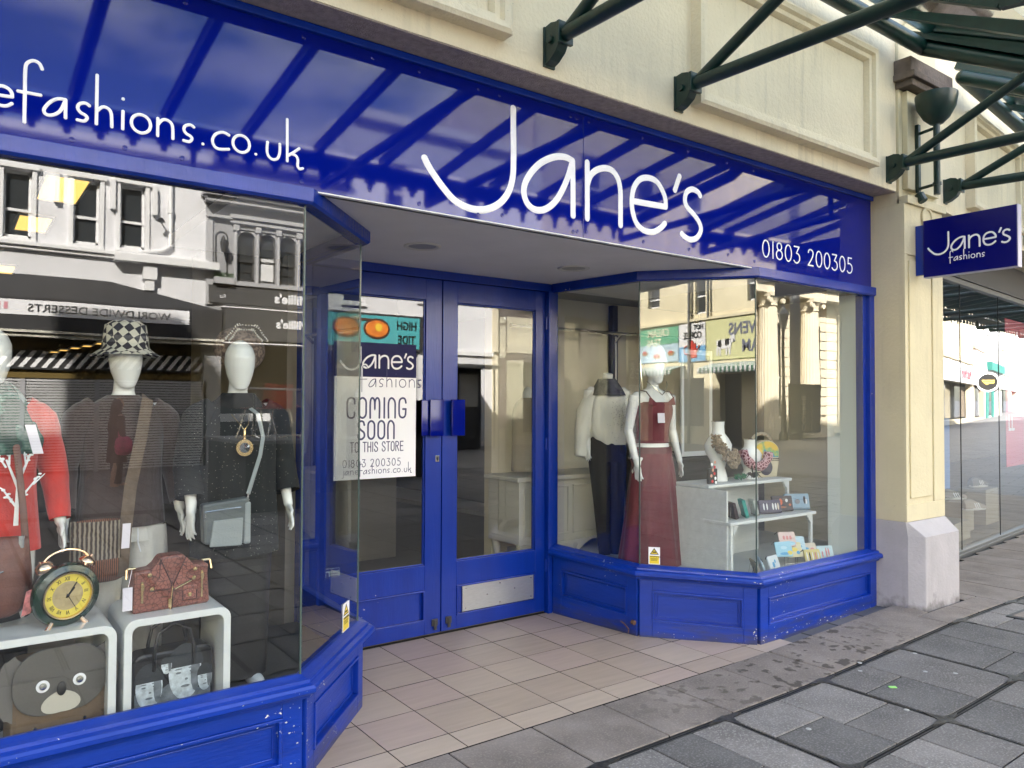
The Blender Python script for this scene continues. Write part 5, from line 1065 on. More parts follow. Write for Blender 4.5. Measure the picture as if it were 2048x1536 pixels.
# ---------------- figures
MWH = mat('mannequin_gloss_white', (.78, .79, .78), rough=.25, coat=.4)
def interp(p, q, t): return Vector(p)*(1-t)+Vector(q)*t
def hand(m, w, d, palm, s=1.0, spread=1.0):
    """w wrist, d direction of the fingers, palm = normal of the palm"""
    d = Vector(d).normalized(); n = Vector(palm); n = (n-d*n.dot(d)).normalized(); a = d.cross(n)
    w = Vector(w); Q = Matrix((a, d, n)).transposed().to_4x4(); Q.translation = w+d*.045*s
    m.ball((0, 0, 0), 1, n=8, M=Q @ Matrix.Diagonal((.038*s, .055*s, .016*s, 1)))
    m.tube([w-d*.04*s, w+d*.02*s], [.027*s, .025*s], n=10)
    for i, (off, ln, sp) in enumerate(((-.028, .062, -.18), (-.010, .072, -.05), (.009, .068, .05), (.026, .052, .2))):
        b = w+d*.08*s+a*off*s; dd = (d+a*sp*spread).normalized(); k = .5+.22*i
        p1 = b+dd*ln*.45*s; p2 = p1+(dd+n*.35*k).normalized()*ln*.32*s; p3 = p2+(dd+n*.8*k).normalized()*ln*.28*s
        m.tube([b-dd*.02*s, b, p1, p2, p3], [.0105*s, .0105*s, .0095*s, .0085*s, .006*s], n=8)
    b = w+d*.03*s-a*.03*s; p1 = b+(d*.7-a*.8).normalized()*.035*s; p2 = p1+(d*1.0-a*.25+n*.4).normalized()*.032*s
    m.tube([w+d*.015*s-a*.01*s, b, p1, p2], [.014*s, .013*s, .011*s, .0075*s], n=8)
def figure(t, m_body, arms, s=1.0, head=True, legs=True, tilt=0, turn=0, face=False, voxel=.0055, bustf=False, stride=0, hands=True):
    m = MB(); H = lambda z: z*s
    tor = [(.86, .155, .105, 0), (.92, .165, .11, .0), (1.0, .15, .1, 0), (1.08, .125, .088, 0), (1.16, .13, .09, 0), (1.25, .15, .105, -.012), (1.33, .16, .105, -.012), (1.40, .165, .085, 0), (1.445, .12, .065, .0), (1.47, .06, .05, .0)]
    m.loft([[Vector((rx*s*math.cos(a), cy*s+ry*s*math.sin(a), z*s)) for a in [2*math.pi*q/24 for q in range(24)]] for z, rx, ry, cy in tor])
    for sx in (-1, 1):
        if bustf: m.ball((sx*.07*s, -.07*s, 1.27*s), .055*s, n=8)
        m.ball((sx*.155*s, 0, 1.395*s), .047*s, n=8)
    m.tube([(0, 0, 1.42*s), (0, -.005*s, 1.5*s), (0, -.02*s, 1.56*s)], [.065*s, .048*s, .047*s], n=14)
    if head:
        Q = Matrix.Translation((0, -.028*s, 1.635*s)) @ Matrix.Rotation(turn, 4, 'Z') @ Matrix.Rotation(tilt, 4, 'X')
        rings = []
        for z, rx, ry, cy in ((-.125, .012, .015, -.045), (-.115, .035, .04, -.038), (-.09, .05, .062, -.02), (-.05, .064, .08, -.008), (0, .073, .093, 0), (.05, .073, .094, .004), (.09, .058, .075, .006), (.115, .03, .04, .006), (.124, .008, .01, .006)):
            rings.append([Q @ Vector((rx*s*math.cos(a), cy*s+ry*s*math.sin(a), z*s)) for a in [2*math.pi*q/20 for q in range(20)]])
        m.loft(rings)
        if face:
            m.ball((0, 0, 0), 1, n=6, M=Q @ Matrix.Translation((0, -.094*s, -.02*s)) @ Matrix.Diagonal((.013*s, .018*s, .026*s, 1)))
            for sx in (-1, 1): m.ball((0, 0, 0), 1, n=6, M=Q @ Matrix.Translation((sx*.074*s, .005*s, -.01*s)) @ Matrix.Diagonal((.01*s, .016*s, .03*s, 1)))
            m.ball((0, 0, 0), 1, n=6, M=Q @ Matrix.Translation((0, -.078*s, -.072*s)) @ Matrix.Diagonal((.024*s, .01*s, .008*s, 1)))
    if legs:
        for sx in (-1, 1):
            st = sx*stride; m.tube([(sx*.085*s, 0, .9*s), (sx*.095*s, -.01*s+st*.4, .7*s), (sx*.09*s, -.02*s+st*.7, .48*s), (sx*.088*s, .005*s+st, .3*s), (sx*.085*s, .01*s+st*1.3, .1*s), (sx*.085*s, .01*s+st*1.3, .03*s)], [.1*s, .085*s, .055*s, .055*s, .036*s, .04*s], n=14)
            m.ball((sx*.088*s, -.045*s+st*1.3, .035*s), .04*s, n=8, sc=(1, 2.6, .85))
    for (sh_, el, wr, fd, pn) in arms:
        m.tube([Vector(p)*s for p in (sh_, interp(sh_, el, .5), el)], [.05*s, .043*s, .037*s], n=12); m.ball(tuple(Vector(el)*s), .038*s, n=7)
        m.tube([Vector(p)*s for p in (el, interp(el, wr, .3), wr)], [.037*s, .036*s, .024*s], n=12)
        if hands: hand(m, Vector(wr)*s, fd, pn, s)
    return m.build('body', m_body, t, remesh=voxel)
def garment(t, name, m_, secs, n=56, fold=.0, k=9, ph=0, gather=1, parent=None, M=None, caps=False, jag=0):
    """secs (z, cx, cy, rx, ry, foldscale)"""
    m = MB(); rings = []
    for i, (z, cx, cy, rx, ry, f) in enumerate(secs):
        rg = []
        for q in range(n):
            a = 2*math.pi*q/n; w_ = 1+fold*f*(math.sin(k*a+ph+i*.35)+.5*math.sin((k*2+1)*a+ph*2-i*.5))
            p = Vector((cx+rx*math.cos(a)*w_, cy+ry*math.sin(a)*w_, z+(jag*math.sin(5*a) if i == 0 else 0))); rg.append(M @ p if M else p)
        rings.append(rg)
    m.loft(rings, caps=caps)
    o = m.build(name, m_, parent or t, smooth=True, sharp=80, sub=1, fixn=True); return o
def sleeve(t, name, m_, pts, rs_, n=22, wr=.03, k=5):
    m = MB(); pts = [Vector(p) for p in pts]; P = []; Rr = []
    for i in range(len(pts)-1):
        for j in range(5): P.append(pts[i]*(1-j/5)+pts[i+1]*j/5); Rr.append((rs_[i]*(1-j/5)+rs_[i+1]*j/5)*(1+wr*math.sin((i*5+j)*2.4)))
    P.append(pts[-1]); Rr.append(rs_[-1]); m.tube(P, Rr, n=n, caps=False); return m.build(name, m_, t, smooth=True, sharp=80)
AL = lambda x=0, y=0: ((-.175, 0, 1.41), (-.225-x, .03, 1.14), (-.235-x, -.05-y, .92), (-.1, -.25, -1), (1, .2, 0))
AR = lambda x=0, y=0: ((.175, 0, 1.41), (.225+x, .03, 1.14), (.235+x, -.05-y, .92), (.1, -.25, -1), (-1, .2, 0))
def printed(name, c1, c2, kind, sc, rough=.8, c3=None, thr=.5):
    """fabric with a woven or printed pattern"""
    if name in MATS: return MATS[name]
    m = bpy.data.materials.new(name); m.use_nodes = True; MATS[name] = m; n = m.node_tree.nodes; l = m.node_tree.links; b = n['Principled BSDF']; b.inputs['Roughness'].default_value = rough
    t = n.new('ShaderNodeTexCoord'); mp_ = n.new('ShaderNodeMapping'); l.new(t.outputs['Object'], mp_.inputs[0])
    if kind == 'check': x = n.new('ShaderNodeTexChecker'); mp_.inputs['Rotation'].default_value = (.5, .6, .3); x.inputs['Color1'].default_value = (*c1, 1); x.inputs['Color2'].default_value = (*c2, 1); x.inputs['Scale'].default_value = sc; l.new(mp_.outputs[0], x.inputs[0]); l.new(x.outputs[0], b.inputs['Base Color']); return m
    if kind == 'stripe': x = n.new('ShaderNodeTexWave'); x.inputs['Scale'].default_value = sc; x.inputs['Distortion'].default_value = 1.2; x.inputs['Detail Scale'].default_value = 3; f = x.outputs['Fac']; l.new(mp_.outputs[0], x.inputs[0])
    elif kind == 'dots': x = n.new('ShaderNodeTexVoronoi'); x.inputs['Scale'].default_value = sc; f = x.outputs['Distance']; l.new(mp_.outputs[0], x.inputs[0])
    elif kind == 'cells': x = n.new('ShaderNodeTexVoronoi'); x.feature = 'DISTANCE_TO_EDGE'; x.inputs['Scale'].default_value = sc; f = x.outputs['Distance']; l.new(mp_.outputs[0], x.inputs[0])
    else: x = n.new('ShaderNodeTexNoise'); x.inputs['Scale'].default_value = sc; x.inputs['Detail'].default_value = 3; f = x.outputs['Fac']; l.new(mp_.outputs[0], x.inputs[0])
    r_ = n.new('ShaderNodeValToRGB'); l.new(f, r_.inputs[0]); e = r_.color_ramp.elements; e[0].position = thr-.02; e[0].color = (*c1, 1); e[1].position = thr+.02; e[1].color = (*c2, 1)
    if c3: q = e.new(min(.98, thr+.12)); q.color = (*c3, 1)
    l.new(r_.outputs[0], b.inputs['Base Color']); return m
REDW = mat('red_knit', (.55, .035, .025), rough=.95, var=.12, vs=8, bump=.3, bs=220, sheen=.3, folds=.55)
GREENS = printed('green_leaf_scarf', (.01, .045, .035), (.03, .11, .08), 'noise', 14, c3=(.18, .26, .24), thr=.52)
BRNL = mat('brown_leather', (.13, .045, .03), rough=.42, var=.2, vs=12, bump=.25, bs=120)
def tagcard(t, p, q, w_=.035): # price tag hanging
    m = MB(); p = Vector(p); q = Vector(q); d = (q-p).normalized(); a = Vector((1, 0, 0)); m.add([p-a*w_/2, p+a*w_/2, q+a*w_/2, q-a*w_/2, p-a*w_/2+Vector((0, .002, 0)), p+a*w_/2+Vector((0, .002, 0)), q+a*w_/2+Vector((0, .002, 0)), q-a*w_/2+Vector((0, .002, 0))], [(0, 1, 2, 3), (7, 6, 5, 4), (0, 4, 5, 1), (3, 2, 6, 7)]); return m.build('price_tag', mat('price_tag_card', (.7, .66, .74), rough=.6), t)
# M1 red jumper
s = .9
t = thing('mannequin', 'white mannequin in a red jumper with white tree print and dark green scarf', 'mannequin', (0, 0, 0), 'mannequins in the left window')
figure(t, MWH, [AL(), AR(.03)], s=s)
garment(t, 'jumper', REDW, [(.80*s, 0, 0, .205*s, .15*s, 1), (.86*s, 0, 0, .20*s, .145*s, .6), (1.0*s, 0, 0, .185*s, .135*s, .6), (1.15*s, 0, 0, .175*s, .135*s, .4), (1.28*s, 0, -.01, .19*s, .135*s, .3), (1.37*s, 0, -.005, .195*s, .115*s, .2), (1.43*s, 0, 0, .16*s, .09*s, .1), (1.47*s, 0, 0, .075*s, .065*s, 0)], fold=.018)
for q, a in ((-1, AL()), (1, AR(.03))): sleeve(t, 'sleeve', REDW, [Vector((q*.12, 0, 1.415))*s, Vector((q*.19, 0, 1.36))*s, Vector(a[1])*s, Vector(a[2])*s], [.06*s, .072*s, .06*s, .043*s])
m = MB()
def br(p, q, w_): m.tube([p, q], [w_, w_*.6], n=5, sq=.3, side=(0, 1, 0))
TX, TY = .06, -.142; zf = lambda x, z: (x, TY+.02*abs(x-.0)*3, z)
tr_ = [((.055, .83), (.06, 1.0), .009), ((.06, .97), (.02, 1.08), .006), ((.06, .99), (.1, 1.1), .006), ((.02, 1.05), (-.02, 1.12), .004), ((.03, 1.06), (.03, 1.15), .004), ((.085, 1.06), (.07, 1.16), .004), ((.09, 1.08), (.13, 1.14), .004), ((.055, .9), (.01, .97), .005), ((.06, .92), (.12, 1.0), .005), ((.01, .97), (-.03, 1.0), .003), ((.11, .98), (.15, 1.02), .003)]
for p, q, w_ in tr_: br(Vector(zf(*p)), Vector(zf(*q)), w_)
rq = random.Random(4)
for q in range(46):
    p, e, w_ = rq.choice(tr_[3:]); u_ = rq.uniform(.2, 1.1); x_ = p[0]+(e[0]-p[0])*u_+rq.uniform(-.015, .015); z_ = p[1]+(e[1]-p[1])*u_+rq.uniform(-.01, .015); m.ball(zf(x_, z_), .007, n=4, sc=(1, .25, .6))
m.build('tree_print', WHT, t).location = (.01, -.004, .0)
sc_ = garment(t, 'scarf', GREENS, [(1.22*s, .05, -.09, .10, .06, 1), (1.27*s, .04, -.07, .125, .09, 1.2), (1.33*s, .02, -.04, .14, .11, 1), (1.43*s, 0, -.02, .125, .10, .8), (1.49*s, 0, 0, .10, .085, .5), (1.53*s, 0, 0, .06, .06, 0)], fold=.09, k=6)
tagcard(t, (.10, -.17, 1.21), (.125, -.185, 1.10))
garment(t, 'trousers', BLK, [(.05*s, 0, 0, .15*s, .08*s, 0), (.5*s, 0, 0, .165*s, .1*s, 0), (.95*s, 0, 0, .175*s, .12*s, 0)])
t.location = (-5.575, .48, .2); t.rotation_euler = (0, 0, .15)
def handbag_strap(t, name, m_, pts, w_=.012, th=.004, side=(0, 1, 0)):
    m = MB(); m.tube(pts, w_, n=8, sq=th/w_, side=side); return m.build(name, m_, t, smooth=True)
# brown shoulder bag
t = thing('shoulder_bag', 'brown leather shoulder bag hanging in front of the red jumper', 'handbag', (-5.55, .3, .7))
garment(t, 'bag_body', BRNL, [(.70, -5.56, .30, .06, .03, 1), (.73, -5.56, .30, .115, .045, 1), (.82, -5.56, .30, .125, .05, 1), (.93, -5.555, .30, .11, .04, .6), (.99, -5.55, .30, .10, .02, .2), (1.0, -5.55, .30, .095, .008, 0)], fold=.03, k=7, caps=True)
handbag_strap(t, 'strap', BRNL, [(-5.46, .30, .97), (-5.47, .31, 1.1), (-5.49, .33, 1.3), (-5.51, .4, 1.45), (-5.52, .5, 1.49)])
m = MB(); m.tube([(-5.475, .29, .955), (-5.475, .29, 1.0)], .012, n=8); m.tube([(-5.6, .252, .86), (-5.53, .252, .88)], .003, n=6); m.build('metal_rings', CHROME, t)
# M2
t = thing('mannequin', 'white mannequin in brown jacket, cream trousers and checked black and white hat', 'mannequin', (0, 0, 0), 'mannequins in the left window')
figure(t, MWH, [AL(.02), AR(.02)], s=s, tilt=.12)
BRJ = mat('dark_brown_suede', (.045, .028, .024), rough=.95, var=.2, vs=9, sheen=.2, bump=.3, bs=160, folds=.55)
garment(t, 'jacket', BRJ, [(.85*s, 0, 0, .20*s, .15*s, 1), (.92*s, 0, 0, .195*s, .145*s, .7), (1.1*s, 0, 0, .175*s, .13*s, .5), (1.28*s, 0, -.01, .185*s, .13*s, .4), (1.37*s, 0, -.005, .19*s, .11*s, .2), (1.43*s, 0, 0, .15*s, .09*s, .1), (1.475*s, 0, 0, .07*s, .06*s, 0)], fold=.025)
for q, a in ((-1, AL(.02)), (1, AR(.02))): sleeve(t, 'sleeve', BRJ, [Vector((q*.12, 0, 1.415))*s, Vector((q*.19, 0, 1.36))*s, Vector(a[1])*s, Vector(a[2])*s+Vector((0, 0, .02))], [.06*s, .072*s, .06*s, .045*s])
CRT = mat('cream_crumpled_cotton', (.74, .71, .64), rough=.95, bump=.5, bs=22, var=.06, vs=10)
garment(t, 'trousers', CRT, [(.05, -.085, 0, .07, .07, 1), (.3, -.088, 0, .08, .08, 1.6), (.5, -.088, -.005, .09, .09, 1.3), (.65, -.09, 0, .10, .10, 1), (.76, -.075, 0, .105, .11, .5)], fold=.05, k=4)
garment(t, 'trousers', CRT, [(.05, .085, 0, .07, .07, 1), (.3, .088, 0, .08, .08, 1.6), (.5, .088, -.005, .09, .09, 1.3), (.65, .09, 0, .10, .10, 1), (.76, .075, 0, .105, .11, .5)], fold=.05, k=4, ph=2)
garment(t, 'waistband', CRT, [(.70, 0, 0, .175, .12, 1), (.78, 0, 0, .17, .118, .6), (.86, 0, 0, .16, .11, .3)], fold=.02)
m = MB(); m.tube([(.03, -.13, .76), (.03, -.135, .70), (.04, -.14, .66)], .003, n=5); m.tube([(-.01, -.13, .76), (-.015, -.135, .71)], .003, n=5); m.build('drawstring', WHT, t)
CHK = printed('houndstooth_check', (.55, .53, .46), (.02, .02, .035), 'check', 34)
m = MB(); m.lathe([(.001, .115), (.06, .112), (.085, .095), (.094, .04), (.098, .0), (.105, -.01), (.14, -.035), (.142, -.038), (.10, -.016), (.09, 0)], M=Matrix.Translation((0, -.02, 1.535)) @ Matrix.Rotation(-.02, 4, 'X') @ Matrix.Diagonal((.96, 1.08, 1.02, 1)), n=32); m.build('checked_hat', CHK, t, smooth=True, sharp=80)
t.location = (-5.085, .62, .2); t.rotation_euler = (0, 0, .1)
t = thing('woven_bag', 'striped woven shoulder bag with wide brown strap and pale price tag', 'handbag', (-5.2, .42, .7))
WOV = printed('striped_weave', (.05, .03, .025), (.17, .12, .085), 'stripe', 40, c3=(.25, .09, .04), thr=.5)
garment(t, 'bag_body', WOV, [(.76, -5.19, .44, .07, .035, 1), (.78, -5.19, .44, .10, .045, 1), (.9, -5.195, .44, .105, .05, 1), (1.0, -5.195, .44, .10, .035, .5), (1.02, -5.195, .44, .098, .012, 0)], fold=.025, k=7, caps=True)
m = MB(); m.loft([[Vector((-5.195+.106*math.cos(a), .44+(.054)*math.sin(a), z)) for a in [math.pi+math.pi*q/14 for q in range(15)]] for z in (.86, 1.015)], caps=False); m.build('flap', printed('orange_stripe_weave', (.04, .028, .025), (.22, .09, .045), 'stripe', 20, c3=(.24, .21, .16), thr=.5), t, smooth=True)
handbag_strap(t, 'strap', mat('brown_webbing', (.12, .085, .06), rough=.9, var=.2, vs=30), [(-5.115, .41, .78), (-5.105, .40, .98), (-5.085, .42, 1.15), (-5.04, .46, 1.35), (-5.0, .55, 1.51), (-4.99, .64, 1.52)], w_=.024, th=.004)
tagcard(t, (-5.105, .375, 1.0), (-5.11, .372, .9), .03)
# M3
t = thing('mannequin', 'white mannequin in a glittering black tunic and patterned fur hat by the splayed corner', 'mannequin', (0, 0, 0), 'mannequins in the left window')
figure(t, MWH, [AL(.0), AR(.02)], s=s, tilt=.18, turn=-.1)
BGL = printed('black_glitter_knit', (.5, .48, .42), (.012, .014, .016), 'dots', 75, thr=.09, rough=.9)
garment(t, 'tunic', BGL, [(.68*s, 0, 0, .22*s, .16*s, 1), (.85*s, 0, 0, .215*s, .155*s, .8), (1.05*s, 0, 0, .20*s, .145*s, .6), (1.2*s, 0, -.005, .20*s, .14*s, .5), (1.33*s, 0, -.01, .20*s, .125*s, .3), (1.42*s, 0, 0, .17*s, .09*s, .1), (1.475*s, 0, 0, .075*s, .06*s, 0)], fold=.03)
for q, a in ((-1, AL(.0)), (1, AR(.02))): sleeve(t, 'sleeve', BGL, [Vector((q*.12, 0, 1.415))*s, Vector((q*.19, 0, 1.36))*s, Vector(a[1])*s, interp(a[1], a[2], .75)*s], [.06*s, .08*s, .075*s, .07*s], wr=.02)
garment(t, 'trousers', BLK, [(.05, 0, 0, .15, .08, 0), (.5, 0, 0, .16, .1, 0), (.66, 0, 0, .17, .11, 0)])
garment(t, 'neck_scarf', mat('black_roll_neck', (.02, .02, .022), rough=.9), [(1.27, 0, -.01, .12, .08, .6), (1.31, 0, -.01, .10, .08, .6), (1.34, 0, -.01, .07, .065, .2)], fold=.03)
m = MB(); m.ball((0, 0, 0), 1, n=12, M=Matrix.Translation((.025, .05, 1.545)) @ Matrix.Rotation(-.5, 4, 'X') @ Matrix.Diagonal((.118, .09, .112, 1))); ht = m.build('fur_hat', printed('brown_fur', (.08, .055, .045), (.19, .14, .11), 'noise', 60), t, smooth=True)
m = MB()
for q in range(22):
    a = math.pi*(.08+.84*q/21)
    for rr_, k_ in ((.098, 0), (.078, 1)):
        c = Vector((.025+rr_*math.cos(a+k_*.06), -.045+.012*k_, 1.555+rr_*math.sin(a+k_*.06)))
        m.tube([c, c+Vector((.008*math.cos(a*5), -.002, .008*math.sin(a*7)+.004))], .0035, n=5)
m.build('pale_pattern', mat('pale_fur_marks', (.5, .47, .42)), ht)
t.location = (-4.63, .5, .2); t.rotation_euler = (0, 0, .05)
t = thing('necklace', 'gold chain necklace with round glass pendant on the glittering black tunic', 'necklace', (-4.65, .3, 1.3))
m = MB(); m.tube([(-4.685, .42, 1.45), (-4.665, .335, 1.40), (-4.65, .325, 1.375)], .0025, n=5); m.tube([(-4.60, .42, 1.45), (-4.63, .335, 1.40), (-4.65, .325, 1.375)], .0025, n=5); GOLD = mat('gold_metal', (.8, .58, .3), rough=.25, metal=1); m.build('chain', GOLD, t, smooth=True)
m = MB(); m.lathe([(.003, 0), (.006, .004), (.005, .012), (.007, .016), (.005, .024), (.006, .04), (.003, .044)], (-4.65, .322, 1.333), n=10); m.build('bead_stem', GOLD, t, smooth=True)
m = MB(); m.lathe([(0, -.006), (.034, -.003), (.034, .003), (0, .006)], M=frame((-4.65, .32, 1.298), (1, 0, 0), (0, -1, 0)), n=24); m.build('pendant', mat('dark_mirror', (.3, .32, .34), rough=.08, metal=.8), t, smooth=True)
m = MB(); m.lathe([(.033, -.004), (.037, -.004), (.037, .004), (.033, .004)], M=frame((-4.65, .32, 1.298), (1, 0, 0), (0, -1, 0)), n=24); m.build('rim', GOLD, t)
t = thing('crossbody_bag', 'small grey leather crossbody bag with long grey strap', 'handbag', (-4.72, .33, .9)); GRL = mat('grey_leather', (.10, .115, .12), rough=.45, bump=.2, bs=120); GRL2 = mat('pale_grey_leather', (.26, .29, .30), rough=.5, bump=.2, bs=120)
m = MB(); m.add([Vector(p) for p in ((-4.79, .30, .88), (-4.62, .30, .87), (-4.60, .30, 1.07), (-4.80, .30, 1.05), (-4.79, .36, .88), (-4.62, .36, .87), (-4.60, .36, 1.07), (-4.80, .36, 1.05))], [(0, 1, 2, 3), (7, 6, 5, 4), (0, 4, 5, 1), (1, 5, 6, 2), (2, 6, 7, 3), (3, 7, 4, 0)]); m.build('bag_body', GRL, t, bev=.012); t.location = t.location
m = MB(); m.add([Vector(p) for p in ((-4.77, .293, .87), (-4.635, .293, .865), (-4.63, .293, .985), (-4.755, .293, .98), (-4.77, .302, .87), (-4.635, .302, .865), (-4.63, .302, .985), (-4.755, .302, .98))], [(0, 1, 2, 3), (7, 6, 5, 4), (0, 4, 5, 1), (1, 5, 6, 2), (2, 6, 7, 3), (3, 7, 4, 0)]); m.build('front_pocket', GRL2, t, bev=.005)
m = MB(); m.box(-4.625, -4.595, .298, .362, .868, 1.05); m.build('side_gusset', GRL2, t, bev=.008)
m = MB(); m.tube([(-4.79, .297, 1.02), (-4.64, .297, 1.03)], .002, n=5); m.tube([(-4.79, .297, .995), (-4.79, .297, 1.01)], .004, n=5); m.tube([(-4.6, .33, 1.05), (-4.6, .33, 1.085)], .005, n=6); m.build('zip', CHROME, t)
handbag_strap(t, 'strap', GRL2, [(-4.6, .33, 1.08), (-4.545, .34, 1.25), (-4.53, .35, 1.33), (-4.545, .38, 1.43), (-4.57, .47, 1.47)], w_=.009, th=.003)
t.location.x -= .035; t.location.z += .015; t.location.y -= .02

# ---------------- white cube tables
def cube(x0, x1, y0, y1, z0, z1, lb, r_=.045, th=.028):
    t = thing('display_cube', lb, 'display cube', ((x0+x1)/2, (y0+y1)/2, z0), 'white open display cubes')
    def rrect(a0, a1, b0, b1, r):
        out = []
        for cx, cz, s0 in ((a1-r, b1-r, 0), (a0+r, b1-r, 90), (a0+r, b0+r, 180), (a1-r, b0+r, 270)):
            for q in range(7): out.append((cx+r*math.cos(R(s0+15*q)), cz+r*math.sin(R(s0+15*q))))
        return out
    o_ = rrect(x0, x1, z0, z1, r_); i_ = rrect(x0+th, x1-th, z0+th, z1-th, r_-th*.6); n_ = len(o_); vs = []
    for ring in (o_, i_):
        for y_ in (y0, y1): vs += [(a, y_, b) for a, b in ring]
    fs = []
    for q in range(n_):
        p = (q+1) % n_; fs += [(q, p, n_+p, n_+q), (2*n_+q, 3*n_+q, 3*n_+p, 2*n_+p), (q, 2*n_+q, 2*n_+p, p), (n_+q, n_+p, 3*n_+p, 3*n_+q)]
    m = MB(); m.add(vs, fs); m.build('shell', mat('white_lacquer', (.72, .74, .74), rough=.3, coat=.3), t, smooth=True, sharp=35, bev=.002)
cube(-5.15, -4.755, .13, .50, .2, .665, 'white open display cube holding the black and white photo print bag')
cube(-5.66, -5.175, .13, .50, .2, .66, 'white open display cube holding the animal face backpack')
# ---------------- clock
t = thing('alarm_clock', 'dark green twin bell alarm clock with yellow roman numeral dial on the left cube', 'clock', (0, 0, 0))
DG = mat('dark_green_enamel', (.008, .03, .02), rough=.2, coat=.5); F0 = frame((0, 0, 0), (1, 0, 0), (0, -1, 0)); RG = mat('rose_gold', (.85, .6, .42), rough=.2, metal=1)
m = MB(); m.lathe([(0, -.05), (.09, -.05), (.12, -.03), (.129, 0), (.122, .02), (.10, .03), (.092, .022), (.09, .016), (.0, .016)], M=F0, n=40); m.build('case', DG, t, smooth=True)
m = MB(); m.lathe([(.091, .016), (.094, .030), (.088, .030), (.086, .018)], M=F0, n=40); m.build('bezel', GOLD, t, smooth=True)
m = MB(); m.lathe([(.0, .0195), (.087, .0195), (.087, .0205), (0, .0208)], M=F0, n=40); di = m.build('dial', mat('yellow_dial', (.75, .6, .08), rough=.5), t)
m = MB(); m.lathe([(.0, .0208), (.058, .0208), (.058, .0214), (0, .0216)], M=F0, n=32); m.build('dial_centre', mat('aged_gold_centre', (.42, .33, .17), rough=.5, var=.2, vs=30), di)
for q, nm in enumerate(('XII', 'I', 'II', 'III', 'IV', 'V', 'VI', 'VII', 'VIII', 'IX', 'X', 'XI')):
    a = -R(30*q); Q_ = F0 @ Matrix.Rotation(a, 4, 'Z') @ Matrix.Translation((-.0050*len(nm), .062, .021)); textmesh(nm, .022, Q_, d=.0006, bold=.0002, sx=.75).build('numeral', BLK, di)
m = MB()
for a, l_, w_ in ((-R(38), .038, .0035), (-R(62)+R(30), .06, .0025), (-R(150), .06, .0012)):
    Q_ = F0 @ Matrix.Rotation(a, 4, 'Z'); m.box(-w_, w_, -.01, l_, .0225, .0235, M=Q_)
m.lathe([(.006, .022), (.005, .026), (0, .026)], M=F0, n=10); m.build('hands', BLK, t)
for sx in (-1, 1):
    Q_ = Matrix.Translation((sx*.078, .01, .112)) @ Matrix.Rotation(sx*.6, 4, 'Y'); m = MB(); m.lathe([(.033, 0), (.034, .006), (.028, .02), (.012, .03), (.004, .032), (.004, .04), (0, .04)], M=Q_, n=20); m.tube([Q_ @ Vector((0, 0, -.02)), Q_ @ Vector((0, 0, .005))], .006, n=8); m.build('bell', RG, t, smooth=True)
    m = MB(); m.tube([(sx*.055, -.02, -.10), (sx*.075, -.03, -.128)], [.008, .011], n=8); m.build('foot', RG, t, smooth=True)
m = MB(); m.tube([(.092*math.cos(R(20+14*q)), .01, .115+.065*math.sin(R(20+14*q))) for q in range(11)], .005, n=8); m.build('handle', RG, t, smooth=True)
t.location = (-5.335, .23, .775); t.rotation_euler = (.08, 0, .28); t.scale = (.93,)*3
t = thing('price_tag', 'red and white price tag hanging at the left side of the clock', 'price tag', (-5.46, .26, .75)); m = MB(); m.add([Vector(p) for p in ((-5.475, .24, .71), (-5.445, .24, .72), (-5.435, .24, .81), (-5.46, .24, .80))], [(0, 1, 2, 3)]); m.build('card', mat('red_white_card', (.6, .2, .2), var=.5, vs=60), t)
# ---------------- jacket shaped handbag
t = thing('jacket_handbag', 'brown crocodile print handbag shaped like a biker jacket on the right cube', 'handbag', (0, 0, 0))
BLE0 = mat('dark_seam', (.03, .01, .01)); CRO = printed('crocodile_leather', (.10, .035, .025), (.24, .085, .065), 'cells', 60, rough=.4, thr=.06)
pts = [(-.14, 0), (.14, 0), (.15, .01), (.142, .12), (.145, .165), (.08, .17), (.06, .185), (.045, .215), (-.04, .215), (-.06, .185), (-.08, .17), (-.145, .165), (-.142, .12), (-.15, .01)]
m = MB(); m.ext(pts, frame((0, .04, 0), (1, 0, 0), (0, -1, 0)), .09); m.build('bag_body', CRO, t, bev=.012)
m = MB(); F1 = frame((0, -.05, 0), (1, 0, 0), (0, -1, 0))
m.ext([(-.05, .205), (-.005, .1), (-.01, .085), (-.085, .085), (-.05, .13), (-.095, .15)], F1, .007); m.ext([(.05, .205), (.0, .10), (.0, .08), (.09, .12), (.05, .14), (.09, .155)], F1, .009); m.ext([(.04, .03), (.09, .03), (.09, .065), (.065, .072), (.04, .065)], F1, .008); m.ext([(.035, .072), (.095, .072), (.092, .085), (.038, .085)], F1, .009); m.build('lapels', printed('lapel_leather', (.06, .02, .016), (.29, .105, .08), 'cells', 60, rough=.4, thr=.05), t, bev=.003)
m = MB()
for P_ in ([(-.05, .207), (-.005, .1), (-.012, .083), (-.087, .083)], [(.05, .207), (.002, .1), (.0, .078), (.092, .118), (.052, .14), (.092, .157)], [(-.05, .207), (-.052, .13), (-.097, .152)], [(.038, .065), (.038, .028), (.092, .028), (.092, .065)], [(0, .08), (-.004, 0)]): m.tube([F1 @ Vector((a, b, .0085)) for a, b in P_], .0018, n=5)
m.build('seams', BLE0, t)
m = MB()
for x_, z0, z1 in ((-.115, .04, .125), (.115, .03, .14)): m.box(x_-.004, x_+.004, z0, z1, .0, .004, M=F1); m.box(x_-.006, x_+.006, z1-.035, z1-.01, .004, .009, M=F1)
m.tube([F1 @ Vector(p) for p in ((0, .09, .004), (-.01, .0, .006))], .003, n=6); m.box(-.018, -.006, .01, .045, .006, .011, M=F1); m.tube([F1 @ Vector(p) for p in ((.005, .08, .01), (.07, .105, .01))], .003, n=6)
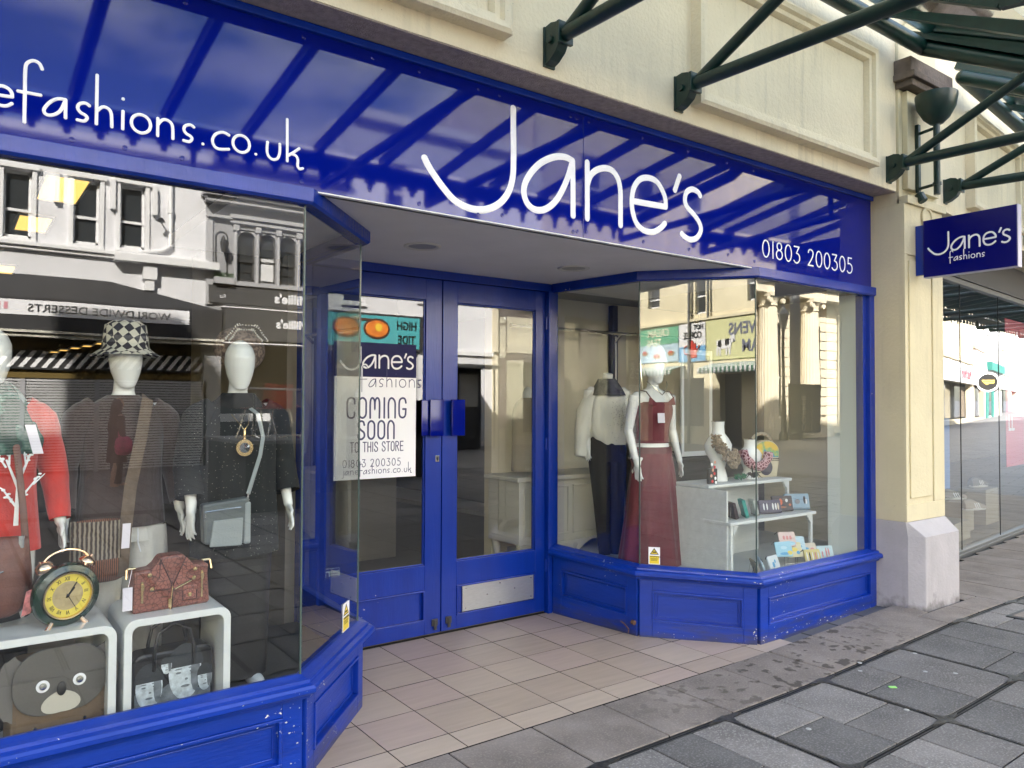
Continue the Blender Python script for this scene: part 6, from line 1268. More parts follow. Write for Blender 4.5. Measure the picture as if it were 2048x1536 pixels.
for x_, z_ in ((-.09, .148), (-.08, .092), (.085, .15), (.08, .115), (.065, .05)): m.lathe([(.009, .008), (.008, .012), (0, .013)], M=F1 @ Matrix.Translation((x_, z_, 0)), n=12)
for sx in (-1, 1): m.tube([F1 @ Vector((sx*.13, .172, -.04)), F1 @ Vector((sx*.16, .172, -.04))], .006, n=8); m.tube([F1 @ Vector((sx*.162, .17, -.04)), F1 @ Vector((sx*.165, .135, -.03))], .005, n=6)
m.build('gold_fittings', GOLD, t)
m = MB(); m.box(-.185, -.15, -.052, -.05, .02, .11); m.tube([(-.165, -.05, .11), (-.15, -.04, .175)], .0015, n=4); m.build('price_tag', mat('price_tag_card', ()), t)
t.location = (-4.965, .27, .665); t.rotation_euler = (0, 0, .08)
# ---------------- animal face backpack
t = thing('animal_backpack', 'grey and tan backpack with a round bear face flap inside the left cube', 'backpack', (0, 0, 0)); TAN = mat('tan_suede', (.15, .10, .06), rough=.9, bump=.15, bs=60); GRY = mat('grey_felt_leather', (.10, .092, .082), rough=.75); SILV = mat('silver_stud', (.7, .68, .6), rough=.25, metal=1)
def rounded(w_, h_, r, k=8):
    out = []
    for cx, cz, s0 in ((w_-r, h_-r, 0), (-w_+r, h_-r, 90), (-w_+r, -h_+r, 180), (w_-r, -h_+r, 270)):
        for q in range(k+1): out.append((cx+r*math.cos(R(s0+90*q/k)), cz+r*math.sin(R(s0+90*q/k))))
    return out
m = MB(); m.ext(rounded(.135, .155, .05), frame((0, .07, .155), (1, 0, 0), (0, -1, 0)), .14); m.build('bag_body', TAN, t, bev=.015)
m = MB(); m.ext([(a*1.0, b*1.0) for a, b in rounded(.135, .105, .092)], frame((0, -.07, .245), (1, 0, 0), (0, -1, 0)), .012); m.build('face_flap', GRY, t, bev=.004)
for sx in (-1, 1):
    m = MB(); m.ext([(sx*.13+.045*math.cos(R(12*q))*(1+.05*math.sin(q*3)), .0+.10*math.sin(R(12*q))*(1+.05*math.sin(q*2))) for q in range(30)], frame((0, -.06, .235), (1, 0, 0), (0, -1, 0)), .006); m.build('ear', mat('grey_ear', (.14, .13, .12), rough=.95), t)
    m = MB(); m.lathe([(.0, 0), (.019, 0), (.019, .003), (.010, .004), (.009, .003), (0, .003)], M=frame((sx*.052, -.0822, .235), (1, 0, 0), (0, -1, 0)), n=20); e = m.build('eye', WHT, t)
    m = MB(); m.lathe([(.012, 0), (.010, .004), (0, .006)], M=frame((sx*.052, -.0858, .235), (1, 0, 0), (0, -1, 0)), n=14); m.build('pupil_stud', SILV, e, smooth=True)
    m = MB(); m.ext([(-.04, -.06), (.04, -.06), (.035, 0), (-.035, 0)], frame((sx*.07, -.07, .09), (1, 0, 0), (0, -1, 0)), .006)
    m.build('buckle_tab', TAN, t, bev=.002)
    m = MB()
    for z_ in (.105, .065): m.lathe([(.007, 0), (.005, .004), (0, .005)], M=frame((sx*.07, -.077, z_), (1, 0, 0), (0, -1, 0)), n=10)
    m.build('stud', SILV, t, smooth=True)
m = MB(); m.ext([(.056*math.cos(R(15*q)), .034*math.sin(R(15*q))-.01*abs(math.cos(R(15*q)))) for q in range(24)], frame((0, -.082, .178), (1, 0, 0), (0, -1, 0)), .003); m.build('muzzle', mat('cream_felt', (.5, .47, .4), rough=.9), t)
m = MB(); m.ball((0, -.088, .218), .014, n=10, sc=(1, .5, 1.6)); m.build('nose', BLK, t, smooth=True)
t.location = (-5.36, .26, .20); t.scale = (1.14,)*3; t.rotation_euler = (0, 0, .1); 
# ---------------- printed photo bag (generic portraits)
t = thing('printed_handbag', 'black handbag printed with black and white portrait pictures inside the right cube', 'handbag', (0, 0, 0)); BLE = mat('black_leather', (.015, .015, .016), rough=.35)
m = MB(); m.ext(rounded(.155, .13, .04), frame((0, .05, .13), (1, 0, 0), (0, -1, 0)), .1); m.build('bag_body', BLE, t, bev=.01)
for y_ in (-.052, .045): m = MB(); m.tube([(-.075, y_, .19), (-.075, y_-.004, .27), (-.06, y_, .335), (0, y_+.01, .365), (.06, y_, .335), (.075, y_-.004, .27), (.075, y_, .19)], .0075, n=8); m.build('handle', BLE, t, smooth=True)
F1 = frame((0, -.0505, .13), (1, 0, 0), (0, -1, 0)); PG = mat('print_pale_grey', (.50, .56, .60), rough=.5, var=.35, vs=38); PD = mat('print_dark_grey', (.03, .035, .04), rough=.5); PM2 = mat('print_mid_grey', (.14, .16, .18), rough=.5, var=.5, vs=25)
def portrait(x, z, w_, h_, k, turn=0):
    m = MB(); m.ext([(x+w_*math.cos(R(15*q)), z+h_*math.sin(R(15*q))*(1.0 if q < 12 else 1.1)) for q in range(24)], F1, .0012+k); m.build('portrait_face', PG, t)
    m = MB(); m.ext([(x+w_*1.12*math.cos(R(12*q)), z+h_*.25+h_*.95*math.sin(R(12*q))) for q in range(16)], F1 @ Matrix.Translation((0, 0, .0012+k)), .0006)
    m.build('portrait_hair', PD, t); m = MB(); E_ = lambda cx, cz, a, b2, kk=.0012: m.ext([(cx+a*math.cos(R(30*q)), cz+b2*math.sin(R(30*q))) for q in range(12)], F1 @ Matrix.Translation((0, 0, kk+k)), .0004)
    for sx in (-.42, .42): E_(x+w_*(sx+turn), z+h_*.02, w_*.17, h_*.045); E_(x+w_*(sx+turn), z+h_*.17, w_*.24, h_*.03)
    E_(x+w_*turn, z-h_*.55, w_*.28, h_*.055); E_(x+w_*(turn+.06), z-h_*.27, w_*.1, h_*.05); m.build('portrait_features', PM2, t)
    m = MB(); E_(x+w_*.62, z-h_*.1, w_*.3, h_*.75, .0010); m.build('portrait_shade', PM2, t)
m = MB(); m.ext([(-.145, -.12), (.145, -.12), (.145, -.02), (.08, -.05), (.02, .02), (-.05, -.02), (-.145, -.02)], F1, .0009); m.build('dark_jackets', PM2, t)
portrait(.045, .03, .064, .098, .0); portrait(-.092, .0, .05, .078, .0008); portrait(.122, -.005, .028, .048, .0016); portrait(-.028, .072, .02, .03, .0008)
t.location = (-4.955, .27, .24); t.rotation_euler = (0, 0, .06)

# ================================================================ right window goods
# maroon dress mannequin
t = thing('mannequin', 'white mannequin in a white knitted hat, maroon crop top and long maroon skirt', 'mannequin', (0, 0, 0), 'mannequins in the right window')
s = .885
MA = [((-.175, 0, 1.41), (-.225, .02, 1.12), (-.195, -.06, .85), (.08, -.12, -1), (1, .3, 0)), ((.175, 0, 1.41), (.235, .05, 1.12), (.275, .0, .87), (.1, -.12, -1), (-1, .3, 0))]
figure(t, MWH, MA, s=s, turn=.25, tilt=.05, bustf=True)
MAR = mat('maroon_crepe', (.13, .012, .022), rough=.75, var=.12, vs=6, bump=.2, bs=35, sheen=.2, folds=.55)
garment(t, 'skirt', MAR, [(.02, 0, 0, .27, .19, 1), (.25, 0, 0, .235, .17, 1), (.5, 0, 0, .20, .15, .9), (.68, 0, 0, .18, .13, .6), (.78, 0, 0, .165, .115, .3), (.85, 0, 0, .15, .105, .15)], fold=.045, k=8)
garment(t, 'bodice', MAR, [(.90, 0, 0, .130, .095, 0), (1.02, 0, 0, .128, .094, .2), (1.08, 0, -.012, .148, .112, .3), (1.15, 0, -.02, .152, .118, .2), (1.19, 0, -.016, .14, .105, 0), (1.2, 0, -.016, .128, .098, 0)], fold=.01)
m = MB(); m.ext([(-.12, 0), (.12, 0), (.105, .06), (.03, .0), (0, -.01), (-.03, .0), (-.105, .06)], frame((0, -.115, 1.18), (1, 0, .0), (0, -1, 0)), .004); m.build('neckline', MAR, t)
m = MB()
for sx in (-1, 1): m.tube([(sx*.10, -.115, 1.235), (sx*.105, -.07, 1.275), (sx*.10, .0, 1.285), (sx*.09, .07, 1.25), (sx*.07, .09, 1.15)], .004, n=6)
m.build('shoulder_straps', mat('maroon_cord', (.07, .01, .015)), t, smooth=True)
garment(t, 'sash', mat('maroon_sash', (.1, .01, .018), rough=.5), [(.825, 0, 0, .157, .112, 1), (.872, 0, 0, .146, .104, 1)], fold=.012)
m = MB(); m.tube([(-.15, -.03, .85), (-.175, -.04, .75), (-.145, -.05, .62), (-.16, -.05, .45), (-.15, -.05, .33)], .006, n=6); m.tube([(-.15, -.03, .85), (-.20, -.02, .78), (-.18, -.03, .7)], .006, n=6); m.build('sash_ends', mat('maroon_cord', ()), t, smooth=True)
m = MB(); m.lathe([(.001, .115), (.04, .108), (.075, .075), (.088, .03), (.09, .0), (.093, -.002), (.095, -.04), (.088, -.044), (.085, -.01)], M=Matrix.Translation((0, -.02, 1.52)) @ Matrix.Rotation(-.1, 4, 'X'), n=40); m.build('knitted_hat', mat('white_rib_knit', (.75, .76, .78), rough=.95, bump=.6, bs=160, stretch=(1, 1, .2)), t, smooth=True, sharp=60)
m = MB(); m.tube([(.09*math.cos(R(200+14*q)), -.02+.1*math.sin(R(200+14*q)), 1.25-.0*q+.02*abs(q-5)) for q in range(11)], .004, n=6); m.build('beaded_necklace', SILV, t, smooth=True)
tagcard(t, (-.02, -.135, 1.12), (-.02, -.14, 1.05), .06)
t.location = (-1.52, .84, .31); t.rotation_euler = (0, 0, -.2)
# white draped top on a torso
t = thing('mannequin', 'headless torso in a loose white top with grey scarf collar and black trousers', 'mannequin', (0, 0, 0), 'mannequins in the right window')
figure(t, MWH, [AL(-.03), AR(-.03)], s=.86, head=False, legs=False)
WTP = mat('white_chiffon', (.70, .70, .66), rough=.9, bump=.15, bs=15, folds=.55); WTO = garment(t, 'loose_top', WTP, [(.79, .03, 0, .13, .11, 1), (.85, .01, 0, .165, .13, 1), (.98, 0, 0, .175, .135, 1), (1.1, 0, 0, .16, .12, .8), (1.19, 0, 0, .14, .105, .4), (1.25, 0, 0, .085, .07, .1)], fold=.06, k=5)
sleeve(t, 'sleeve', WTP, [(-.10, 0, 1.19), (-.165, .02, 1.05), (-.205, .0, .9), (-.235, -.03, .70)], [.06, .075, .062, .043]); sleeve(t, 'sleeve', WTP, [(.10, 0, 1.19), (.14, .02, 1.0), (.15, -.05, .86)], [.06, .065, .045])
garment(t, 'scarf_collar', mat('grey_black_scarf', (.06, .06, .06), rough=.9, var=.6, vs=20), [(1.17, 0, -.02, .145, .125, 1), (1.22, 0, -.01, .125, .105, 1), (1.275, 0, .0, .085, .08, .6), (1.30, 0, .01, .07, .07, .2)], fold=.05, k=4)
m = MB(); rq = random.Random(8)
for q in range(150):
    a = rq.gauss(0, 1)*.045+.06; b = rq.gauss(0, 1)*.065+1.0; m.ball((a, -.150+abs(a)*.12, b), .0028, n=3)
m.build('bead_pattern', mat('grey_beads', (.25, .25, .25)), t)
garment(t, 'trousers', mat('black_trousers', (.012, .012, .015), rough=.85), [(-.06, -.02, 0, .045, .05, 0), (.38, -.045, 0, .066, .07, 1), (.72, -.07, 0, .088, .10, .5)], fold=.02); garment(t, 'trousers', mat('black_trousers', ()), [(-.06, .075, 0, .045, .05, 0), (.38, .075, 0, .066, .07, 1), (.72, .07, 0, .088, .10, .5)], fold=.02)
garment(t, 'trousers_top', mat('black_trousers', ()), [(.66, 0, 0, .162, .11, 0), (.76, 0, 0, .158, .11, 0), (.86, 0, 0, .13, .10, 0)])
t.location = (-1.56, 1.28, .39); t.rotation_euler = (0, 0, -.35)
# patterned grey scarf and jacket behind
t = thing('hanging_jacket', 'dark grey patterned scarf and jacket hanging on the rail behind the maroon dress', 'clothes', (-.72, 1.72, 1.2))
garment(t, 'jacket', mat('grey_jacket', (.16, .16, .16), rough=.9), [(.95, -.7, 1.72, .16, .06, 1), (1.2, -.7, 1.72, .15, .07, 1), (1.42, -.7, 1.72, .16, .06, .6), (1.52, -.7, 1.72, .08, .05, 0)], fold=.05, k=6)
garment(t, 'scarf', printed('zebra_scarf', (.02, .02, .02), (.4, .4, .38), 'noise', 16), [(1.3, -.8, 1.66, .09, .05, 1), (1.45, -.8, 1.66, .11, .07, 1), (1.56, -.8, 1.66, .07, .05, 0)], fold=.1, k=5)
m = MB(); m.tube([(-.7, 1.72, 1.52), (-.7, 1.78, 2.1), (-.7, 1.82, 2.14)], .004, n=5); m.build('hanger', CHROME, t)
t = thing('beige_coat', 'beige coat on a stand seen through the right door glass', 'clothes', (-1.98, 1.75, .95))
garment(t, 'coat', mat('beige_wool', (.3, .25, .18), rough=.95), [(.96, -1.97, 1.76, .15, .09, 1), (1.2, -1.97, 1.76, .14, .09, 1), (1.42, -1.97, 1.76, .155, .09, .5), (1.5, -1.97, 1.76, .12, .07, 0), (1.54, -1.97, 1.76, .05, .05, 0)], fold=.03, k=6)
m = MB(); m.lathe([(.05, 1.5), (.045, 1.58), (.02, 1.62), (.0, 1.63)], (-1.97, 1.76, 0), n=14); m.build('neck_cap', WHT, t, smooth=True)
# sideboard
t = thing('sideboard', 'white painted french style sideboard with scrolled apron behind the doors', 'sideboard', (-1.75, 1.7, .12)); SB = mat('white_painted_wood', (.52, .50, .45), rough=.6, var=.05, vs=4)
m = MB(); m.box(-2.26, -1.18, 1.50, 1.96, .90, .935); m.build('top', SB, t, bev=.008)
m = MB(); m.box(-2.22, -1.22, 1.54, 1.95, .42, .90)
for a, b in ((-2.18, -1.73), (-1.69, -1.26)):
    for c in ((a, b, .47, .485), (a, b, .84, .855), (a, a+.015, .485, .84), (b-.015, b, .485, .84)): m.box(c[0], c[1], 1.528, 1.54, c[2], c[3])
m.build('cabinet', SB, t, bev=.004)
m = MB(); pts = [(-.5, .42)]+[(-.5+q/20, .36-.05*math.cos(q*math.pi/10*2)*(1 if 3 < q < 17 else .5)-.03*(abs(q-10) > 8)) for q in range(21)]+[(.5, .42)]
m.ext(pts, frame((-1.72, 1.545, 0), (1, 0, 0), (0, -1, 0)), .02)
for sx in (-1, 1):
    m.tube([Vector((-1.72+sx*(.05+.028*math.cos(a)*(1-a/14)), 1.52, .37+.028*math.sin(a)*(1-a/14))) for a in [q*.5 for q in range(22)]], .006, n=6)
m.build('scrolled_apron', SB, t, smooth=False)
for a, b in ((-2.18, 1.58), (-1.26, 1.58), (-2.18, 1.9), (-1.26, 1.9)): m = MB(); m.tube([(a, b, .42), (a, b-.02, .33), (a, b+.01, .22), (a, b-.02, .125)], [.035, .03, .018, .022], n=10); m.build('leg', SB, t, smooth=True)
# stepped shelves
t = thing('stepped_shelves', 'white stepped display shelves with brackets holding busts and purses', 'shelf unit', (-.9, .4, .33)); SW = mat('white_rough_painted_wood', (.62, .64, .63), rough=.75, var=.07, vs=7, bump=.3, bs=30, stretch=(.4, 3, 3))
for nm, x0, x1, y0, y1, z in (('top_shelf', -1.40, -.41, .42, .74, .925), ('middle_shelf', -1.42, -.40, .22, .46, .69)): m = MB(); m.box(x0, x1, y0, y1, z-.022, z); m.build('shelf', SW, t, bev=.003)
m = MB()
for x_ in (-1.38, -.43):
    m.box(x_-.012, x_+.012, .44, .46, .69, .903); m.box(x_-.012, x_+.012, .24, .26, .33, .668)
m.box(-1.41, -1.395, .26, .74, .33, .90); m.box(-1.42, -.42, .72, .74, .33, .9); m.build('frame', SW, t)
for x_, y_, z in ((-1.355, .445, .903), (-.455, .445, .903), (-1.355, .245, .668), (-.455, .245, .668)):
    m = MB(); s_ = 1 if x_ < -1 else -1; m.ext([(0, 0), (s_*.05, 0), (s_*.05, -.015), (s_*.035, -.02), (s_*.03, -.04), (s_*.012, -.05), (0, -.07)] if s_ > 0 else [(0, 0), (0, -.07), (-.012, -.05), (-.03, -.04), (-.035, -.02), (-.05, -.015), (-.05, 0)], frame((x_-s_*.012, y_+.01, z), (1, 0, 0), (0, -1, 0)), .02); m.build('bracket', SW, t)
# dark chest + books behind
t = thing('dark_blanket_chest', 'low dark grey wooden chest behind the stepped shelves', 'chest', (-1.0, 1.4, .33))
m = MB(); m.box(-1.05, .1, 1.2, 1.6, .33, 1.02); m.build('body', mat('dark_grey_wood', (.06, .06, .06), rough=.7, var=.3, vs=4, stretch=(.5, 3, 8)), t, bev=.01); m = MB(); m.box(-1.07, .12, 1.18, 1.62, 1.02, 1.05); m.build('lid', mat('dark_grey_wood', ()), t, bev=.006)
for k in range(5):
    m = MB(); m.box(-.72+.02*(k % 2), -.45-.02*(k % 3), 1.26, 1.48, 1.051+.022*k, 1.071+.022*k); tag(m.build('book', [mat('book_cream', (.6, .57, .48)), mat('book_dark', (.08, .08, .08))][k in (0, 1)], bev=.002), '%s book in the stack on the dark chest' % ('lowest dark', 'second dark', 'middle cream', 'upper cream', 'topmost cream')[k], 'book', 'books on the dark chest')
t = thing('picture_frame', 'white window shaped picture frame leaning behind the busts', 'frame', (-.65, 1.15, 1.06))
m = MB()
for a, b, c, d in ((-.82, -.79, 1.06, 1.95), (-.46, -.43, 1.06, 1.95), (-.79, -.46, 1.06, 1.10), (-.79, -.46, 1.91, 1.95)): m.box(a, b, 1.17, 1.19, c, d)
m.build('frame', WP, t, bev=.003); m = MB(); m.box(-.79, -.46, 1.18, 1.184, 1.1, 1.91); m.build('panel', mat('taupe_panel', (.33, .31, .26)), t)
# busts
def bust(x, y, z, h, lb, s_=1.0):
    t = thing('display_bust', lb, 'display bust', (0, 0, 0), 'white neck busts on the top shelf')
    secs = [(0, .075, .055), (.04, .07, .05), (.10, .05, .045), (.16, .065, .055), (.22, .105, .06), (.28, .115, .06), (.33, .085, .055), (.37, .048, .045), (.42, .044, .042), (.46, .047, .044)]
    m = MB(); m.loft([[Vector((rx*s_*math.cos(a), ry*s_*math.sin(a), zz_*h/.46)) for a in [2*math.pi*q/28 for q in range(28)]] for zz_, rx, ry in secs]); m.build('body', MWH, t, smooth=True, sharp=70)
    m = MB(); m.lathe([(.049*s_, h), (.05*s_, h+.006), (0, h+.008)], n=24); m.build('neck_cap', CHROME, t, smooth=True)
    t.location = (x, y, z); t.rotation_euler = (0, 0, -.3); return t
bust(-1.07, .60, .925, .44, 'white neck bust wearing the curly beige fur collar'); bust(-.72, .58, .925, .30, 'shorter white neck bust wearing the red patterned scarf', .95)
m = MB(); rq = random.Random(12)
for q in range(420):
    a = rq.uniform(0, math.pi); f_ = math.sin(a); c = Vector((-1.065-.105*math.cos(a)*(1-.25*f_)+rq.uniform(-.02, .02), .545-.06*f_+rq.uniform(-.02, .02), 1.19-.10*f_+.05*math.cos(a)+rq.uniform(-.045, .03)))
    d = Vector((rq.uniform(-1, 1), rq.uniform(-1, 1), rq.uniform(-1, 1))).normalized()*.018; m.tube([c-d, c+d.cross(Vector((.3, .5, .8)))*.6, c+d], [.008, .011, .005], n=5)
tag(m.build('fur_collar', mat('beige_curly_fur', (.26, .2, .14), rough=1, var=.4, vs=40, sheen=.4), smooth=True), 'curly beige fur collar draped round the taller bust', 'fur collar')
t = thing('patterned_scarf', 'pink and maroon spotted scarf round the shorter bust', 'scarf', (-.72, .55, 1.0)); SPO = printed('maroon_spots', (.12, .01, .03), (.62, .38, .42), 'cells', 42, thr=.14)
SPO = printed('maroon_blotches', (.55, .33, .37), (.13, .012, .03), 'cells', 42, thr=.12)
m = MB(); m.tube([(-.72+.105*math.cos(R(a))*1.0, .555-.07*math.sin(R(a*.5+90)), 1.13-.11*math.sin(R(a))*(1 if a < 180 else -.3)) for a in range(0, 361, 20)], [.034+.006*math.sin(q*2.1) for q in range(19)], n=12); m.build('scarf_roll', SPO, t, smooth=True)
t = thing('painted_handbag', 'cream oval handbag painted with a colourful landscape at the right end of the shelf', 'handbag', (-.5, .6, .925))
F1 = frame((-.52, .62, .925), (1, -.25, 0), (-.25, -1, 0)); ov = [(-.105, 0), (.105, 0), (.125, .1), (.13, .2)]+[(.13*math.cos(R(12*q)), .2+.09*math.sin(R(12*q))) for q in range(1, 15)]+[(-.13, .2), (-.125, .1)]
m = MB(); m.ext(ov, F1, .06); m.build('bag_body', mat('cream_leather', (.55, .48, .33), rough=.5), t, bev=.01)
m = MB(); m.ext([(.118, .155), (.12, .2)]+[(.12*math.cos(R(12*q)), .2+.08*math.sin(R(12*q))) for q in range(1, 15)]+[(-.12, .2), (-.118, .155)], F1 @ Matrix.Translation((0, 0, .06)), .002); m.build('sky_painting', printed('landscape_paint', (.03, .25, .4), (.2, .4, .15), 'noise', 9, c3=(.75, .5, .05), thr=.48), t)
m = MB(); m.lathe([(.06, 0), (.058, .003), (0, .003)], M=F1 @ Matrix.Translation((.0, .075, .06)), n=28); m.build('round_painting', printed('round_paint', (.03, .03, .06), (.45, .08, .04), 'noise', 12, c3=(.6, .45, .08), thr=.5), t)
m = MB(); m.box(-.125, .125, .14, .147, .06, .063, M=F1); m.box(-.125, .125, .128, .133, .06, .063, M=F1); m.build('black_bands', BLK, t)
m = MB(); m.tube([F1 @ Vector((.11*math.cos(R(a)), .24+.10*math.sin(R(a)), .0)) for a in range(0, 181, 15)], .014, n=8, sq=.4, side=(0, 1, 0)); m.build('woven_strap', printed('strap_weave', (.16, .08, .05), (.35, .3, .22), 'dots', 60, thr=.35), t, smooth=True)
t = thing('floral_purse', 'small black purse with red and white flowers at the left end of the shelf', 'purse', (-1.31, .5, .925))
F1 = frame((-1.29, .49, .925), (1, -.1, 0), (-.1, -1, 0)); m = MB(); m.ext(rounded(.045, .055, .008), F1 @ Matrix.Translation((0, .055, 0)), .02); m.build('purse_body', BLE, t, bev=.004)
for q in range(9):
    x_, z_ = ((-.01, .02), (.02, .04), (-.02, .06), (.01, .075), (.025, .01), (-.005, .10), (.012, .12), (-.015, .14), (.015, .155))[q]
    m = MB(); m.ball(tuple(F1 @ Vector((x_, z_, .024))), .012, n=5, sc=(1, .3, 1)); m.build('flower', [mat('red_print', (.6, .04, .04)), WHT, mat('peach_print', (.7, .35, .25))][q % 3], t, smooth=True)
t = thing('feather_fascinator', 'black feather fascinator with green netting on the top shelf', 'hat', (-.9, .5, .925))
m = MB(); rq = random.Random(2)
for q in range(26): a = rq.uniform(0, 6.28); l_ = rq.uniform(.03, .075); c = Vector((-.82, .47, .945)); m.tube([c, c+Vector((math.cos(a)*l_*.7, math.sin(a)*l_*.3, .02+rq.uniform(0, .02))), c+Vector((math.cos(a)*l_*1.3, math.sin(a)*l_*.5, rq.uniform(-.012, .045)))], [.004, .006, .001], n=5)
m.tube([(-.84, .46, .96), (-.87, .45, 1.02), (-.865, .45, 1.06)], [.005, .006, .001], n=5); m.build('black_feathers', BLK, t)
m = MB()
for q in range(40): a = rq.uniform(0, 6.28); c = Vector((-.95+.05*math.cos(a), .49+.02*math.sin(a), .945+rq.uniform(0, .03))); d = Vector((rq.uniform(-1, 1), rq.uniform(-.5, .5), rq.uniform(-.5, 1)))*.025; m.quad(c-d, c+Vector((.012, 0, .006)), c+d, c-Vector((.012, 0, .006)))
m.build('green_netting', mat('green_net', (.02, .14, .07)), t)
# wallets on the middle shelf
def wallet(lb, x, y, z, rz, w_, h_, col, motifs, lean=.25):
    t = thing('wallet', lb, 'wallet', (0, 0, 0), 'wallets on the middle shelf')
    Q_ = Matrix.Rotation(-lean, 4, 'X'); F_ = Q_ @ frame((0, 0, 0), (1, 0, 0), (0, -1, 0)); nm = 'wallet_%s' % '_'.join(str(int(c*99)) for c in col)
    m = MB(); m.ext([(a, b+h_/2) for a, b in rounded(w_/2, h_/2, .006, 3)], F_, .022); m.build('case', mat(nm, col, rough=.45), t, bev=.003)
    m = MB(); m.box(-w_/2-.002, w_/2+.002, .004, h_*.12, -.001, .0235, M=F_); m.build('binding', mat(nm+'_edge', tuple(c*.5 for c in col), rough=.5), t)
    for (a, b, rx, rz_, c) in motifs: m = MB(); m.ext([(a*w_+rx*math.cos(R(30*q)), b*h_+rz_*math.sin(R(30*q))) for q in range(12)], F_ @ Matrix.Translation((0, 0, .022)), .0015); m.build('motif', mat('motif_'+'_'.join(str(int(k_*99)) for k_ in c), c, rough=.6), t)
    m = MB(); m.tube([F_ @ Vector((-w_*.3, 0, -.03)), F_ @ Vector((-w_*.3, h_*.8, -.004))], .0015, n=4); m.tube([F_ @ Vector((w_*.3, 0, -.03)), F_ @ Vector((w_*.3, h_*.8, -.004))], .0015, n=4); m.build('wire_stand', SILV, t)
    t.location = (x, y, z+.003); t.rotation_euler = (0, 0, rz); t.scale = (1.15,)*3
bk, wh, rd, gy = (.015, .015, .015), (.7, .7, .7), (.55, .05, .05), (.2, .2, .22)
wallet('black and red floral wallet standing edge on at the left', -1.26, .33, .69, 1.15, .1, .1, (.03, .015, .02), [(0, .3, .02, .02, rd), (.2, .7, .015, .02, rd), (-.25, .6, .015, .015, wh)])
wallet('teal folded wallet beside the floral one', -1.13, .33, .69, .9, .11, .11, (.03, .3, .25), [(0, .5, .01, .012, (.02, .2, .17))])
wallet('pale grey wallet turned away beside the teal one', -1.0, .34, .69, .95, .1, .1, (.4, .42, .4), [(0, .5, .008, .008, gy)])
wallet('dark purple wallet with pale bottle shapes', -.83, .33, .69, -.35, .16, .085, (.045, .035, .075), [(-.3, .5, .005, .022, wh), (-.15, .5, .005, .022, wh), (.12, .5, .006, .022, wh), (.25, .5, .006, .022, wh), (.36, .5, .006, .022, (.6, .5, .4))])
wallet('black wallet with an orange fox and white moon', -.65, .345, .69, -.45, .14, .10, (.04, .025, .025), [(-.1, .6, .012, .022, (.6, .13, .04)), (.2, .68, .009, .011, wh), (-.05, .25, .03, .006, (.3, .1, .03)), (.35, .4, .008, .008, (.5, .12, .03))])
wallet('pale blue wallet with two penguins at the right end', -.485, .33, .69, -.5, .17, .105, (.22, .33, .42), [(-.3, .55, .009, .030, bk), (-.25, .5, .005, .02, (.7, .45, .1)), (0, .5, .018, .016, gy), (.3, .6, .009, .026, bk), (.36, .5, .006, .018, wh)])
def purse(lb, x, y, z, rz, col, motifs, w_=.105, h_=.085, lean=.35):
    t = thing('coin_purse', lb, 'purse', (0, 0, 0), 'seaside coin purses at the bottom of the shelves')
    Q_ = Matrix.Rotation(-lean, 4, 'X'); F_ = Q_ @ frame((0, 0, 0), (1, 0, 0), (0, -1, 0))
    m = MB(); m.ext([(a, b+h_/2) for a, b in rounded(w_/2, h_/2, .008, 3)], F_, .01); m.build('pouch', mat('purse_'+'_'.join(str(int(c*99)) for c in col), col, rough=.5), t, bev=.003)
    for (a, b, rx, rz_, c) in motifs: m = MB(); m.ext([(a*w_+rx*math.cos(R(30*q)), b*h_+rz_*math.sin(R(30*q))) for q in range(12)], F_ @ Matrix.Translation((0, 0, .01)), .0012); m.build('motif', mat('motif_'+'_'.join(str(int(k_*99)) for k_ in c), c, rough=.6), t)
    m = MB(); m.tube([F_ @ Vector((-w_/2+.005, h_-.002, .005)), F_ @ Vector((w_/2-.005, h_-.002, .005))], .002, n=5); m.tube([F_ @ Vector((-w_/2, h_, .005)), F_ @ Vector((-w_/2-.022, h_-.012, .008))], .0025, n=5); m.build('zip', IRON, t)
    m = MB()
    for sx in (-.35, .35): m.tube([F_ @ Vector((sx*w_, 0, -.002)), F_ @ Vector((sx*w_, -.0, -.04)), F_ @ Vector((sx*w_, h_*.7, -.004))], .0014, n=4)
    if z > .36: m.tube([(0, .0, 0), (0, .0, -(z-.335))], .0018, n=5); m.tube([(-.04, .03, -(z-.333)), (.04, .03, -(z-.333))], .0018, n=5)
    m.build('wire_stand', SILV, t); t.location = (x, y, z+.003+(.012 if z > .336 else 0)); t.rotation_euler = (0, 0, rz); t.scale = (1.25,)*3
bl, yl, pk = (.1, .35, .6), (.75, .6, .12), (.65, .25, .25)
purse('grey and brown coin purse turned sideways by the glass joint', -1.26, .13, .335, .9, (.25, .22, .17), [(0, .5, .012, .03, wh)])
purse('pale blue coin purse with a small dark picture', -1.15, .16, .335, .85, (.42, .55, .66), [(0, .4, .022, .018, bl)])
purse('white coin purse with a blue sailor shape', -1.05, .13, .335, .1, (.6, .66, .7), [(-.1, .4, .012, .016, bl), (.1, .6, .008, .01, bl)])
purse('sky blue beach coin purse on a raised stand', -.91, .15, .40, -.4, (.3, .55, .68), [(.32, .25, .016, .012, yl), (0, .6, .02, .01, (.45, .65, .75)), (0, .2, .03, .008, bl)])
purse('pink and blue coin purse with deck chairs held highest', -.81, .19, .455, -.45, (.68, .52, .48), [(-.2, .6, .007, .012, pk), (0, .6, .007, .012, pk), (.2, .6, .007, .012, pk), (0, .2, .045, .014, (.35, .6, .75))])
purse('pale blue coin purse with a seagull in the middle', -.69, .19, .41, -.4, (.45, .62, .72), [(0, .5, .018, .01, wh), (.1, .3, .018, .01, bl)])
